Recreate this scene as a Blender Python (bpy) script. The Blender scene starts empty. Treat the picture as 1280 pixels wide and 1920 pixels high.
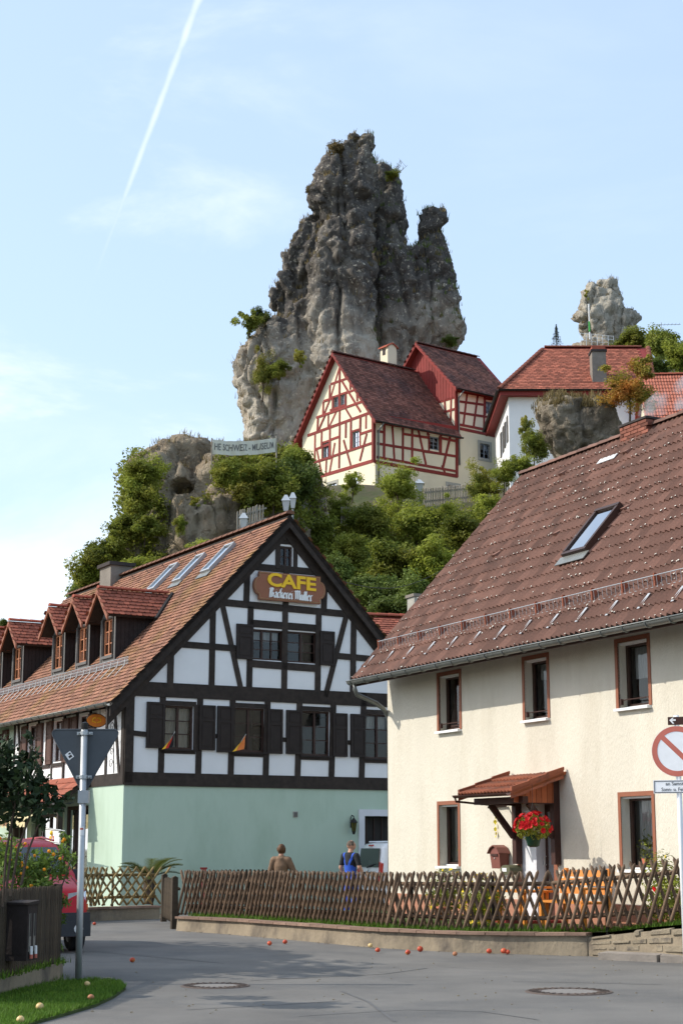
import bpy, bmesh, math, random
import numpy as np
from mathutils import Vector, Matrix, noise as mnoise
R = math.radians
random.seed(7)
scn = bpy.context.scene
COL = scn.collection

# ------------------------------------------------------------------ camera
FPX = 3100.0
PITCH = math.atan(630 / FPX)
HC = 1.65
cd = bpy.data.cameras.new('camera')
cam = bpy.data.objects.new('camera', cd); COL.objects.link(cam)
cam.location = (0, 0, HC)
cam.rotation_euler = (R(90) + PITCH, 0, 0)
cd.sensor_fit = 'VERTICAL'; cd.sensor_height = 36; cd.sensor_width = 24
cd.lens = FPX / 1920 * 36
cd.clip_start = 0.1; cd.clip_end = 3000
scn.camera = cam

# ------------------------------------------------------------------ sun and sky
SUN_EL, SUN_AZ = R(38), R(-88)          # azimuth clockwise from +Y: from the left
sd = bpy.data.lights.new('sun', 'SUN'); sun = bpy.data.objects.new('sun', sd); COL.objects.link(sun)
to_sun = Vector((math.sin(SUN_AZ) * math.cos(SUN_EL), math.cos(SUN_AZ) * math.cos(SUN_EL), math.sin(SUN_EL)))
sun.rotation_euler = to_sun.to_track_quat('Z', 'Y').to_euler()
sun.location = (-30, 10, 40)
sd.energy = 2.8; sd.angle = R(0.5); sd.color = (1.0, 0.93, 0.82)
wd = bpy.data.worlds.new('World'); scn.world = wd; wd.use_nodes = True
def vray(px, py):
    dx = (px - 640) / FPX; dv = (960 - py) / FPX
    c, s = math.cos(PITCH), math.sin(PITCH)
    return Vector((dx, c - dv * s, s + dv * c))
def build_world():
    nt = wd.node_tree; nt.nodes.clear(); N = nt.nodes.new; L = nt.links.new
    out = N('ShaderNodeOutputWorld'); bg = N('ShaderNodeBackground'); bg.inputs[1].default_value = 0.15
    sky = N('ShaderNodeTexSky'); sky.sky_type = 'NISHITA'; sky.sun_disc = False
    sky.sun_elevation = SUN_EL; sky.sun_rotation = SUN_AZ
    sky.altitude = 350; sky.air_density = 1.0; sky.dust_density = 2.2; sky.ozone_density = 1.3
    tc = N('ShaderNodeTexCoord')
    def math_(op, a, b=None, clamp=False):
        m = N('ShaderNodeMath'); m.operation = op; m.use_clamp = clamp
        for i, v in enumerate((a, b)):
            if v is None: continue
            if isinstance(v, (int, float)): m.inputs[i].default_value = v
            else: L(v, m.inputs[i])
        return m.outputs[0]
    def dot(vec):
        d = N('ShaderNodeVectorMath'); d.operation = 'DOT_PRODUCT'; L(tc.outputs['Generated'], d.inputs[0]); d.inputs[1].default_value = vec
        return d.outputs['Value']
    def smooth(v, a, b):
        m = N('ShaderNodeMapRange'); m.interpolation_type = 'SMOOTHSTEP'; m.inputs[1].default_value = a; m.inputs[2].default_value = b
        L(v, m.inputs[0]); return m.outputs[0]
    # wispy clouds: world-direction noise, stretched sideways
    mp = N('ShaderNodeMapping'); mp.inputs['Scale'].default_value = (1.0, 1.0, 2.6); mp.inputs['Location'].default_value = (0.55, 0.2, 0.12); L(tc.outputs['Generated'], mp.inputs[0])
    n1 = N('ShaderNodeTexNoise'); n1.inputs['Scale'].default_value = 4.2; n1.inputs['Detail'].default_value = 8; n1.inputs['Roughness'].default_value = .58
    n1.inputs['Distortion'].default_value = .35
    L(mp.outputs[0], n1.inputs['Vector'])
    cl = smooth(n1.outputs['Fac'], .47, .78)
    left = smooth(dot((1, 0, 0)), .06, -.22)
    low = math_('MULTIPLY', smooth(dot((0, 0, 1)), .30, .10), smooth(n1.outputs['Fac'], .36, .62))
    cl = math_('MAXIMUM', cl, math_('MULTIPLY', low, .8))
    cl = math_('MULTIPLY', cl, math_('ADD', math_('MULTIPLY', left, .85), .10))
    # contrail: a great circle through two directions of the sky
    a, b = vray(372, 0).normalized(), vray(178, 520).normalized()
    nrm = a.cross(b).normalized(); mid = (b - a).normalized()
    dist = math_('ABSOLUTE', dot(nrm))
    n2 = N('ShaderNodeTexNoise'); n2.inputs['Scale'].default_value = 60; n2.inputs['Detail'].default_value = 4; L(tc.outputs['Generated'], n2.inputs['Vector'])
    along = dot(mid); lo, hi = a.dot(mid), b.dot(mid)
    tt = N('ShaderNodeMapRange'); tt.inputs[1].default_value = lo; tt.inputs[2].default_value = hi; L(along, tt.inputs[0])
    wdt = math_('ADD', math_('MULTIPLY', math_('SUBTRACT', 1.0, tt.outputs[0]), .0019), .0010)
    wdt = math_('MULTIPLY', wdt, math_('ADD', math_('MULTIPLY', n2.outputs['Fac'], .9), .6))
    q = math_('DIVIDE', dist, wdt)
    trail = math_('SUBTRACT', 1.0, smooth(q, .0, 1.2))
    trail = math_('MULTIPLY', trail, math_('SUBTRACT', 1.0, smooth(tt.outputs[0], .35, 1.05)))
    trail = math_('MULTIPLY', trail, math_('ADD', math_('MULTIPLY', n2.outputs['Fac'], .8), .25))
    fac = math_('MAXIMUM', cl, math_('MULTIPLY', trail, .6), True)
    haze = N('ShaderNodeMixRGB'); haze.inputs[0].default_value = .45; haze.inputs[2].default_value = (3.9, 4.9, 6.0, 1)
    L(sky.outputs[0], haze.inputs[1])
    mx = N('ShaderNodeMixRGB'); L(fac, mx.inputs[0]); L(haze.outputs[0], mx.inputs[1]); mx.inputs[2].default_value = (5.7, 5.9, 6.1, 1)
    L(mx.outputs[0], bg.inputs[0]); L(bg.outputs[0], out.inputs[0])
build_world()
scn.view_settings.view_transform = 'Standard'; scn.view_settings.look = 'None'
scn.view_settings.exposure = 0.66; scn.view_settings.gamma = 1.0
scn.view_settings.use_curve_mapping = False

# ------------------------------------------------------------------ helpers
CAMV = Vector((0, 0, HC))
def atY(px, py, Y):
    r = vray(px, py); return CAMV + r * (Y / r.y)
def atZ(px, py, z=0.0):
    r = vray(px, py); return CAMV + r * ((z - HC) / r.z)
def proj(w):
    w = Vector(w) - CAMV; c, s = math.cos(PITCH), math.sin(PITCH)
    f = w.y * c + w.z * s; u = -w.y * s + w.z * c
    return 640 + FPX * w.x / f, 960 - FPX * u / f
class Frame:
    """a building's own axes: origin on the ground, turned about z"""
    def __init__(s, o, deg):
        s.o = Vector(o); s.a = R(deg); s.M = Matrix.Translation(s.o) @ Matrix.Rotation(s.a, 4, 'Z'); s.I = s.M.inverted()
    def on(s, px, py, ax, v):
        o = s.I @ CAMV; r = s.I.to_3x3() @ vray(px, py)
        return o + r * ((v - o[ax]) / r[ax])
    def onp(s, px, py, p0, n):
        o = s.I @ CAMV; r = s.I.to_3x3() @ vray(px, py); n = Vector(n)
        return o + r * ((Vector(p0) - o).dot(n) / r.dot(n))
def tag(o, label=None, cat=None, group=None, kind=None):
    if label: o['label'] = label
    if cat: o['category'] = cat
    if group: o['group'] = group
    if kind: o['kind'] = kind
    return o
def empty(name, loc=(0, 0, 0), rz=0, label=None, cat=None, group=None, kind=None):
    o = bpy.data.objects.new(name, None); COL.objects.link(o); o.location = loc; o.rotation_euler = (0, 0, rz)
    o.empty_display_size = .2
    return tag(o, label, cat, group, kind)
def link_mesh(name, me, parent=None, mat=None, loc=None):
    if mat is not None and not me.materials:
        for m in (mat if isinstance(mat, (list, tuple)) else [mat]): me.materials.append(m)
    o = bpy.data.objects.new(name, me); COL.objects.link(o)
    if parent: o.parent = parent
    if loc is not None: o.location = loc
    return o
def child_copy(o, parent, loc=None, rz=None):
    c = o.copy(); COL.objects.link(c); c.parent = parent
    if loc is not None: c.location = loc
    if rz is not None: c.rotation_euler = (0, 0, rz)
    return c
def copy_tree(o, parent=None):
    c = o.copy(); COL.objects.link(c); c.parent = parent
    for ch in list(o.children): copy_tree(ch, c)
    return c
class MB:
    def __init__(s): s.v = []; s.f = []; s.m = []; s.cur = 0
    def poly(s, pts):
        n = len(s.v); s.v += [tuple(p) for p in pts]; s.f.append(tuple(range(n, n + len(pts)))); s.m.append(s.cur)
    def hexa(s, p):   # 8 corners: bottom 4 ring, top 4 ring
        n = len(s.v); s.v += [tuple(q) for q in p]
        for q in ((3, 2, 1, 0), (4, 5, 6, 7), (0, 1, 5, 4), (1, 2, 6, 5), (2, 3, 7, 6), (3, 0, 4, 7)):
            s.f.append(tuple(n + i for i in q)); s.m.append(s.cur)
    def box(s, a, b):
        (x0, y0, z0), (x1, y1, z1) = a, b
        s.hexa([(x0, y0, z0), (x1, y0, z0), (x1, y1, z0), (x0, y1, z0), (x0, y0, z1), (x1, y0, z1), (x1, y1, z1), (x0, y1, z1)]); return s
    def mbox(s, f, u0, u1, v0, v1, d0, d1):
        s.hexa([f(u0, v0, d0), f(u1, v0, d0), f(u1, v0, d1), f(u0, v0, d1), f(u0, v1, d0), f(u1, v1, d0), f(u1, v1, d1), f(u0, v1, d1)]); return s
    def bar(s, p, q, w, d, n):
        """prism p->q, width w across, from the plane to depth d along n"""
        p, q, n = Vector(p), Vector(q), Vector(n).normalized()
        t = (q - p).normalized(); c = t.cross(n).normalized() * (w / 2); e = n * d; b = -n * .01
        s.hexa([p - c + b, p + c + b, p + c + e, p - c + e, q - c + b, q + c + b, q + c + e, q - c + e]); return s
    def tube(s, pts, r, seg=8, cap=True):
        pts = [Vector(p) for p in pts]; rs = r if isinstance(r, (list, tuple)) else [r] * len(pts)
        n0 = len(s.v); up = Vector((0, 0, 1))
        for i, p in enumerate(pts):
            t = (pts[min(i + 1, len(pts) - 1)] - pts[max(i - 1, 0)]).normalized()
            a = t.cross(up)
            if a.length < 1e-3: a = t.cross(Vector((1, 0, 0)))
            a.normalize(); b = t.cross(a)
            for k in range(seg):
                an = 2 * math.pi * k / seg; s.v.append(tuple(p + (a * math.cos(an) + b * math.sin(an)) * rs[i]))
        for i in range(len(pts) - 1):
            for k in range(seg):
                k2 = (k + 1) % seg; a0 = n0 + i * seg
                s.f.append((a0 + k, a0 + k2, a0 + seg + k2, a0 + seg + k)); s.m.append(s.cur)
        if cap:
            s.f.append(tuple(n0 + k for k in range(seg))[::-1]); s.m.append(s.cur)
            e = n0 + (len(pts) - 1) * seg; s.f.append(tuple(e + k for k in range(seg))); s.m.append(s.cur)
        return s
    def lathe(s, prof, c=(0, 0, 0), seg=16):
        n0 = len(s.v); c = Vector(c)
        for r, z in prof:
            for k in range(seg):
                a = 2 * math.pi * k / seg; s.v.append((c.x + r * math.cos(a), c.y + r * math.sin(a), c.z + z))
        for i in range(len(prof) - 1):
            for k in range(seg):
                k2 = (k + 1) % seg; a0 = n0 + i * seg
                s.f.append((a0 + k, a0 + k2, a0 + seg + k2, a0 + seg + k)); s.m.append(s.cur)
        s.f.append(tuple(n0 + k for k in range(seg))[::-1]); s.m.append(s.cur)
        e = n0 + (len(prof) - 1) * seg; s.f.append(tuple(e + k for k in range(seg))); s.m.append(s.cur)
        return s
    def prism(s, pts, off):
        """closed outline extruded by a vector"""
        pts = [Vector(p) for p in pts]; off = Vector(off); n = len(pts); b = len(s.v)
        s.v += [tuple(p) for p in pts] + [tuple(p + off) for p in pts]
        s.f.append(tuple(range(b, b + n))); s.m.append(s.cur)
        s.f.append(tuple(range(b + n, b + 2 * n))[::-1]); s.m.append(s.cur)
        for i in range(n):
            j = (i + 1) % n; s.f.append((b + j, b + i, b + n + i, b + n + j)); s.m.append(s.cur)
        return s
    def mesh(s, name, smooth=False):
        me = bpy.data.meshes.new(name); me.from_pydata(s.v, [], s.f)
        if any(s.m): me.polygons.foreach_set('material_index', s.m)
        if smooth: me.polygons.foreach_set('use_smooth', [True] * len(me.polygons))
        bm = bmesh.new(); bm.from_mesh(me); bmesh.ops.recalc_face_normals(bm, faces=bm.faces); bm.to_mesh(me); bm.free()
        me.update(); return me
    def build(s, name, mat, parent=None, smooth=False, loc=None):
        return link_mesh(name, s.mesh(name, smooth), parent, mat, loc)
def np_mesh(name, V, Q, rnd=None, smooth=False):
    V = np.asarray(V, np.float32); Q = np.asarray(Q, np.int32); k = Q.shape[1]
    me = bpy.data.meshes.new(name)
    me.vertices.add(len(V)); me.vertices.foreach_set('co', V.ravel())
    me.loops.add(Q.size); me.loops.foreach_set('vertex_index', Q.ravel())
    me.polygons.add(len(Q)); me.polygons.foreach_set('loop_start', np.arange(0, Q.size, k, dtype=np.int32))
    if smooth: me.polygons.foreach_set('use_smooth', np.ones(len(Q), bool))
    if rnd is not None:
        at = me.attributes.new('rnd', 'FLOAT', 'POINT'); at.data.foreach_set('value', np.asarray(rnd, np.float32))
    me.update(calc_edges=True); me.validate(); return me
def text_mesh(body, size, extrude=.004, bold=0.0, align='CENTER'):
    c = bpy.data.curves.new('text', 'FONT'); c.body = body; c.size = size; c.extrude = extrude; c.offset = bold; c.align_x = align; c.align_y = 'CENTER'
    c.resolution_u = 3
    o = bpy.data.objects.new('text', c); COL.objects.link(o)
    dg = bpy.context.evaluated_depsgraph_get(); me = bpy.data.meshes.new_from_object(o.evaluated_get(dg))
    bpy.data.objects.remove(o); bpy.data.curves.remove(c); return me
def evaluated(o):
    dg = bpy.context.evaluated_depsgraph_get(); me = bpy.data.meshes.new_from_object(o.evaluated_get(dg)); return me
def basis(x, y, z, o):
    return Matrix(((x[0], y[0], z[0], o[0]), (x[1], y[1], z[1], o[1]), (x[2], y[2], z[2], o[2]), (0, 0, 0, 1)))

# ------------------------------------------------------------------ materials
def mk(name, base, rough=.8, var=.15, scale=3.0, bump=0.0, bscale=25.0, attr=0.0, orand=0.0, spec=.3, metal=0.0,
       second=None, smix=(.5, .65), sscale=2.0, stretch=(1, 1, 1), transl=0.0, coat=0.0, detail=5, spots=None):
    m = bpy.data.materials.new(name); m.use_nodes = True; nt = m.node_tree; N = nt.nodes.new; L = nt.links.new
    P = nt.nodes['Principled BSDF']; tc = N('ShaderNodeTexCoord'); mp = N('ShaderNodeMapping'); mp.inputs['Scale'].default_value = stretch
    L(tc.outputs['Object'], mp.inputs[0])
    n = N('ShaderNodeTexNoise'); n.inputs['Scale'].default_value = scale; n.inputs['Detail'].default_value = detail; n.inputs['Roughness'].default_value = .62; L(mp.outputs[0], n.inputs['Vector'])
    mr = N('ShaderNodeMapRange'); mr.inputs[1].default_value = .25; mr.inputs[2].default_value = .75; mr.inputs[3].default_value = 1 - var; mr.inputs[4].default_value = 1 + var; L(n.outputs['Fac'], mr.inputs[0])
    fac = mr.outputs[0]
    def mul(a, b):
        q = N('ShaderNodeMath'); q.operation = 'MULTIPLY'; L(a, q.inputs[0]); L(b, q.inputs[1]); return q.outputs[0]
    if attr:
        at = N('ShaderNodeAttribute'); at.attribute_name = 'rnd'
        r2 = N('ShaderNodeMapRange'); r2.inputs[3].default_value = 1 - attr; r2.inputs[4].default_value = 1 + attr; L(at.outputs['Fac'], r2.inputs[0]); fac = mul(fac, r2.outputs[0])
    if orand:
        oi = N('ShaderNodeObjectInfo')
        r3 = N('ShaderNodeMapRange'); r3.inputs[3].default_value = 1 - orand; r3.inputs[4].default_value = 1 + orand; L(oi.outputs['Random'], r3.inputs[0]); fac = mul(fac, r3.outputs[0])
    col = None
    if second is not None:
        n3 = N('ShaderNodeTexNoise'); n3.inputs['Scale'].default_value = sscale; n3.inputs['Detail'].default_value = 6; n3.inputs['Roughness'].default_value = .65; L(mp.outputs[0], n3.inputs['Vector'])
        s3 = N('ShaderNodeMapRange'); s3.inputs[1].default_value = smix[0]; s3.inputs[2].default_value = smix[1]; L(n3.outputs['Fac'], s3.inputs[0])
        mx = N('ShaderNodeMixRGB'); L(s3.outputs[0], mx.inputs[0]); mx.inputs[1].default_value = (*base, 1); mx.inputs[2].default_value = (*second, 1); col = mx.outputs[0]
    if spots is not None:   # (colour, scale, threshold)
        v = N('ShaderNodeTexNoise'); v.inputs['Scale'].default_value = spots[1]; v.inputs['Detail'].default_value = 3; L(tc.outputs['Object'], v.inputs['Vector'])
        if orand:
            ad = N('ShaderNodeVectorMath'); ad.operation = 'ADD'; sc_ = N('ShaderNodeVectorMath'); sc_.operation = 'SCALE'; sc_.inputs['Scale'].default_value = 50
            cb = N('ShaderNodeCombineXYZ'); L(oi.outputs['Random'], cb.inputs[0]); L(oi.outputs['Random'], cb.inputs[1]); L(cb.outputs[0], sc_.inputs[0])
            L(tc.outputs['Object'], ad.inputs[0]); L(sc_.outputs[0], ad.inputs[1]); L(ad.outputs[0], v.inputs['Vector'])
        s4 = N('ShaderNodeMapRange'); s4.inputs[1].default_value = spots[2]; s4.inputs[2].default_value = spots[2] + .04; L(v.outputs['Fac'], s4.inputs[0])
        mx2 = N('ShaderNodeMixRGB'); L(s4.outputs[0], mx2.inputs[0]); mx2.inputs[2].default_value = (*spots[0], 1)
        if col is None: mx2.inputs[1].default_value = (*base, 1)
        else: L(col, mx2.inputs[1])
        col = mx2.outputs[0]
    vm = N('ShaderNodeVectorMath'); vm.operation = 'SCALE'; L(fac, vm.inputs['Scale'])
    if col is None: vm.inputs[0].default_value = base
    else: L(col, vm.inputs[0])
    L(vm.outputs[0], P.inputs['Base Color'])
    P.inputs['Roughness'].default_value = rough; P.inputs['Specular IOR Level'].default_value = spec; P.inputs['Metallic'].default_value = metal
    if coat: P.inputs['Coat Weight'].default_value = coat; P.inputs['Coat Roughness'].default_value = .05
    if bump:
        nb = N('ShaderNodeTexNoise'); nb.inputs['Scale'].default_value = bscale; nb.inputs['Detail'].default_value = 6; nb.inputs['Roughness'].default_value = .6; L(mp.outputs[0], nb.inputs['Vector'])
        bp = N('ShaderNodeBump'); bp.inputs['Strength'].default_value = 1.0; bp.inputs['Distance'].default_value = bump; L(nb.outputs['Fac'], bp.inputs['Height']); L(bp.outputs[0], P.inputs['Normal'])
    if transl:
        tr = N('ShaderNodeBsdfTranslucent'); L(vm.outputs[0], tr.inputs['Color'])
        ms = N('ShaderNodeMixShader'); ms.inputs[0].default_value = transl; L(P.outputs[0], ms.inputs[1]); L(tr.outputs[0], ms.inputs[2])
        L(ms.outputs[0], nt.nodes['Material Output'].inputs['Surface'])
    return m
def mk_glass(name, tint=(.86, .88, .88), refl=.0):
    m = bpy.data.materials.new(name); m.use_nodes = True; nt = m.node_tree; N = nt.nodes.new; L = nt.links.new
    nt.nodes.remove(nt.nodes['Principled BSDF'])
    t = N('ShaderNodeBsdfTransparent'); t.inputs[0].default_value = (*tint, 1)
    g = N('ShaderNodeBsdfGlossy'); g.inputs['Roughness'].default_value = .03; g.inputs[0].default_value = (.95, .97, 1, 1)
    fr = N('ShaderNodeFresnel'); fr.inputs[0].default_value = 1.5
    a = N('ShaderNodeMath'); a.operation = 'ADD'; a.inputs[1].default_value = refl; a.use_clamp = True; L(fr.outputs[0], a.inputs[0])
    mx = N('ShaderNodeMixShader'); L(a.outputs[0], mx.inputs[0]); L(t.outputs[0], mx.inputs[1]); L(g.outputs[0], mx.inputs[2])
    L(mx.outputs[0], nt.nodes['Material Output'].inputs['Surface']); return m
def mk_rock(name, light=(.55, .49, .40), dark=(.10, .090, .082), tan=(.42, .31, .20), dfac=(.45, .70), zscale=.30, crust=None, bstr=.55):
    m = bpy.data.materials.new(name); m.use_nodes = True; nt = m.node_tree; N = nt.nodes.new; L = nt.links.new
    P = nt.nodes['Principled BSDF']; tc = N('ShaderNodeTexCoord')
    def nz(sc, st, det=7, ro=.65):
        mp = N('ShaderNodeMapping'); mp.inputs['Scale'].default_value = st; L(tc.outputs['Object'], mp.inputs[0])
        n = N('ShaderNodeTexNoise'); n.inputs['Scale'].default_value = sc; n.inputs['Detail'].default_value = det; n.inputs['Roughness'].default_value = ro; L(mp.outputs[0], n.inputs['Vector']); return n.outputs['Fac']
    def mr(v, a, b, c=0, d=1):
        q = N('ShaderNodeMapRange'); q.inputs[1].default_value = a; q.inputs[2].default_value = b; q.inputs[3].default_value = c; q.inputs[4].default_value = d; L(v, q.inputs[0]); return q.outputs[0]
    def mix(f, a, b):
        q = N('ShaderNodeMixRGB'); L(f, q.inputs[0])
        for i, v in ((1, a), (2, b)):
            if isinstance(v, tuple): q.inputs[i].default_value = (*v, 1)
            else: L(v, q.inputs[i])
        return q.outputs[0]
    c1 = mix(mr(nz(.35, (1, 1, .6)), .52, .70), light, tan)                      # warm iron patches
    streak = mr(nz(.5, (1, 1, zscale), 8, .7), dfac[0], dfac[1])                 # weathered dark crust running down
    if crust:   # black lichen crust on the exposed upper rock, sheltered foot stays pale
        sx = N('ShaderNodeSeparateXYZ'); L(tc.outputs['Object'], sx.inputs[0])
        a_ = N('ShaderNodeMath'); a_.operation = 'MULTIPLY_ADD'; L(nz(.22, (1, 1, .5), 5, .6), a_.inputs[0]); a_.inputs[1].default_value = 16; L(sx.outputs['Z'], a_.inputs[2])
        b_ = N('ShaderNodeMath'); b_.operation = 'MULTIPLY_ADD'; L(streak, b_.inputs[0]); b_.inputs[1].default_value = .55; L(mr(a_.outputs[0], crust[0], crust[1], 0, .85), b_.inputs[2]); b_.use_clamp = True; streak = b_.outputs[0]
    c2 = mix(streak, c1, dark)
    c3 = mix(mr(nz(4.0, (1, 1, 1), 8, .75), .56, .68), c2, (light[0] * 1.35, light[1] * 1.35, light[2] * 1.3))  # pale lichen and fresh breaks
    moss = mix(mr(nz(1.1, (1, 1, 1.5), 6, .7), .6, .72), c3, (.075, .075, .03))
    # moss only where the rock is level enough to hold soil
    ge = N('ShaderNodeNewGeometry'); sp = N('ShaderNodeSeparateXYZ'); L(ge.outputs['Normal'], sp.inputs[0])
    c4 = mix(mr(sp.outputs['Z'], .35, .7), c3, moss)
    L(c4, P.inputs['Base Color']); P.inputs['Roughness'].default_value = .95; P.inputs['Specular IOR Level'].default_value = .15
    h1 = nz(2.6, (1, 1, bstr), 9, .70); h2 = N('ShaderNodeTexVoronoi'); h2.feature = 'DISTANCE_TO_EDGE'; h2.inputs['Scale'].default_value = .9
    mpv = N('ShaderNodeMapping'); mpv.inputs['Scale'].default_value = (1, 1, .55); L(tc.outputs['Object'], mpv.inputs[0])
    wv = N('ShaderNodeVectorMath'); wv.operation = 'ADD'; nw = N('ShaderNodeTexNoise'); nw.inputs['Scale'].default_value = 1.2; nw.inputs['Detail'].default_value = 5; L(tc.outputs['Object'], nw.inputs['Vector'])
    L(mpv.outputs[0], wv.inputs[0]); L(nw.outputs['Color'], wv.inputs[1]); L(wv.outputs[0], h2.inputs['Vector'])
    ed = mr(h2.outputs['Distance'], 0, .07)
    hh = N('ShaderNodeMath'); hh.operation = 'MULTIPLY_ADD'; L(ed, hh.inputs[0]); hh.inputs[1].default_value = .18; L(h1, hh.inputs[2])
    bp = N('ShaderNodeBump'); bp.inputs['Strength'].default_value = 1; bp.inputs['Distance'].default_value = .34; L(hh.outputs[0], bp.inputs['Height']); L(bp.outputs[0], P.inputs['Normal'])
    return m
M = {}
M['white_plaster'] = mk('white_plaster', (.80, .80, .80), .9, .04, 1.5, .004, 60)
M['dark_timber'] = mk('dark_timber', (.033, .024, .019), .75, .45, 6, .004, 40, orand=.25, stretch=(1, 1, 1))
M['green_plaster'] = mk('green_plaster', (.46, .575, .465), .9, .06, .8, .003, 70, second=(.33, .43, .33), smix=(.48, .8), sscale=.8, stretch=(1, 1, .4))
M['pale_stone'] = mk('pale_stone', (.66, .67, .70), .8, .08, 2)
M['cream_stucco'] = mk('cream_stucco', (.64, .60, .505), .95, .08, .9, .018, 38, second=(.53, .48, .385), smix=(.48, .8), sscale=1.1, stretch=(1, 1, .3))
M['terracotta_plinth'] = mk('terracotta_plinth', (.42, .20, .13), .9, .12, 2, .004, 40)
M['brown_frame'] = mk('brown_frame', (.27, .10, .055), .6, .1, 5)
M['brown_window'] = mk('brown_window', (.045, .022, .016), .45, .15, 8)
M['dormer_window_wood'] = mk('dormer_window_wood', (.42, .17, .08), .5, .1, 8)
M['dormer_grey'] = mk('dormer_grey', (.13, .125, .12), .8, .1, 4)
M['dormer_board'] = mk('dormer_board', (.030, .022, .020), .8, .3, 5, .006, 20)
M['shutter_brown'] = mk('shutter_brown', (.085, .042, .030), .65, .2, 6, .002, 40, orand=.1)
M['shutter_dark'] = mk('shutter_dark', (.026, .018, .015), .65, .25, 6, .002, 40)
M['white_paint'] = mk('white_paint', (.80, .80, .80), .45, .04, 3)
M['cafe_tile'] = mk('cafe_tile', (.245, .115, .072), .85, .25, .9, .003, 60, attr=.30, second=(.22, .13, .04), smix=(.50, .72), sscale=.7)
M['dormer_tile'] = mk('dormer_tile', (.29, .090, .055), .85, .2, 2, .003, 60, attr=.28)
M['ridge_tile'] = mk('ridge_tile', (.33, .085, .050), .8, .18, 3, orand=.15)
M['concrete_tile'] = mk('concrete_tile', (.185, .094, .068), .8, .22, 5, .003, 60, orand=.24, attr=.0, second=(.115, .065, .05), smix=(.45, .7), sscale=3)
M['concrete_tile_far'] = mk('concrete_tile_far', (.185, .094, .068), .8, .22, 5, .003, 60, attr=.24, second=(.115, .065, .05), smix=(.45, .7), sscale=3)
M['lichen'] = mk('lichen', (.62, .60, .53), .95, .15, 30)
M['new_tile'] = mk('new_tile', (.38, .125, .078), .75, .12, 3, attr=.15)
M['canopy_tile'] = mk('canopy_tile', (.33, .105, .055), .8, .2, 5, attr=.2, orand=.2, second=(.13, .06, .045), smix=(.5, .7), sscale=4)
M['old_red_tile'] = mk('old_red_tile', (.185, .078, .056), .9, .28, .8, .003, 60, attr=.45, second=(.085, .045, .04), smix=(.42, .66), sscale=.6)
M['white_house_tile'] = mk('white_house_tile', (.32, .105, .065), .9, .22, 1.0, attr=.38)
M['red_timber'] = mk('red_timber', (.215, .030, .024), .75, .15, 5, .003, 30, orand=.15)
M['cream_panel'] = mk('cream_panel', (.78, .70, .52), .9, .05, 1.2, .004, 30)
M['cream_wall'] = mk('cream_wall', (.70, .62, .46), .9, .07, .8, .004, 30)
M['grey_stone'] = mk('grey_stone', (.36, .35, .31), .9, .15, 3)
M['zinc'] = mk('zinc', (.20, .21, .20), .45, .2, 4, metal=.6)
M['galvanised'] = mk('galvanised', (.42, .44, .45), .42, .12, 6, metal=.55)
M['bright_metal'] = mk('bright_metal', (.62, .62, .60), .35, .1, 6, metal=.7)
M['rust_bracket'] = mk('rust_bracket', (.28, .09, .05), .8, .2, 10)
M['sign_back'] = mk('sign_back', (.075, .085, .095), .6, .12, 4)
M['asphalt'] = mk('asphalt', (.158, .150, .138), .92, .2, .5, .006, 120, second=(.105, .104, .102), smix=(.46, .70), sscale=.45, spots=((.23, .225, .21), 26, .68))
M['earth'] = mk('earth', (.09, .075, .045), .95, .3, .4, .05, 3, second=(.05, .065, .02), smix=(.4, .6), sscale=.5)
M['grass_soil'] = mk('grass_soil', (.05, .07, .018), .95, .3, 3, .02, 20)
M['grass'] = mk('grass', (.10, .19, .02), .7, .2, 1.5, attr=.4, transl=.35)
M['dry_grass'] = mk('dry_grass', (.20, .15, .065), .8, .25, 1, attr=.4, transl=.25)
M['concrete_wall'] = mk('concrete_wall', (.27, .22, .155), .95, .22, 1.3, .02, 14, second=(.12, .10, .08), smix=(.48, .7), sscale=1.6, stretch=(1, 1, .7))
M['coping'] = mk('coping', (.23, .15, .11), .9, .25, 6, .006, 30, orand=.25)
M['wall_stone'] = mk('wall_stone', (.27, .225, .16), .95, .25, 5, .02, 16, orand=.15, second=(.10, .085, .07), smix=(.5, .7), sscale=5)
M['kerb'] = mk('kerb', (.24, .21, .18), .9, .2, 4, .01, 30, orand=.12)
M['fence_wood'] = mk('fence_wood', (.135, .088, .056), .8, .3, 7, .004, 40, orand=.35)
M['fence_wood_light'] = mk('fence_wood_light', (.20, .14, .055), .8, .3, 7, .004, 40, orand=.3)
M['picket_dark'] = mk('picket_dark', (.055, .041, .027), .85, .35, 8, .004, 40, orand=.3)
M['picket_grey'] = mk('picket_grey', (.33, .29, .24), .9, .2, 5, orand=.25)
M['iron'] = mk('iron', (.03, .028, .026), .55, .2, 8, metal=.4)
M['cast_iron'] = mk('cast_iron', (.10, .075, .062), .7, .25, 20, .004, 60, metal=.2)
M['manhole_fill'] = mk('manhole_fill', (.20, .185, .17), .9, .15, 9, .004, 60)
M['brick'] = mk('brick', (.20, .075, .05), .9, .25, 8, .006, 40, orand=.4)
M['mortar'] = mk('mortar', (.17, .15, .13), .95, .2, 8)
M['soot'] = mk('soot', (.05, .042, .04), .95, .3, 4)
M['chimney_grey'] = mk('chimney_grey', (.20, .18, .155), .95, .25, 2, .01, 15)
M['lead'] = mk('lead', (.55, .55, .54), .5, .1, 5)
M['glass'] = mk_glass('glass')
M['glass_sky'] = mk_glass('glass_sky', (.25, .3, .35), .45)
M['glass_wind'] = mk_glass('glass_wind', (.3, .33, .36), .08)
M['glass_car'] = mk_glass('glass_car', (.10, .11, .12), .10)
M['dark_room'] = mk('dark_room', (.035, .032, .03), .9, .2, 2)
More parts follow.
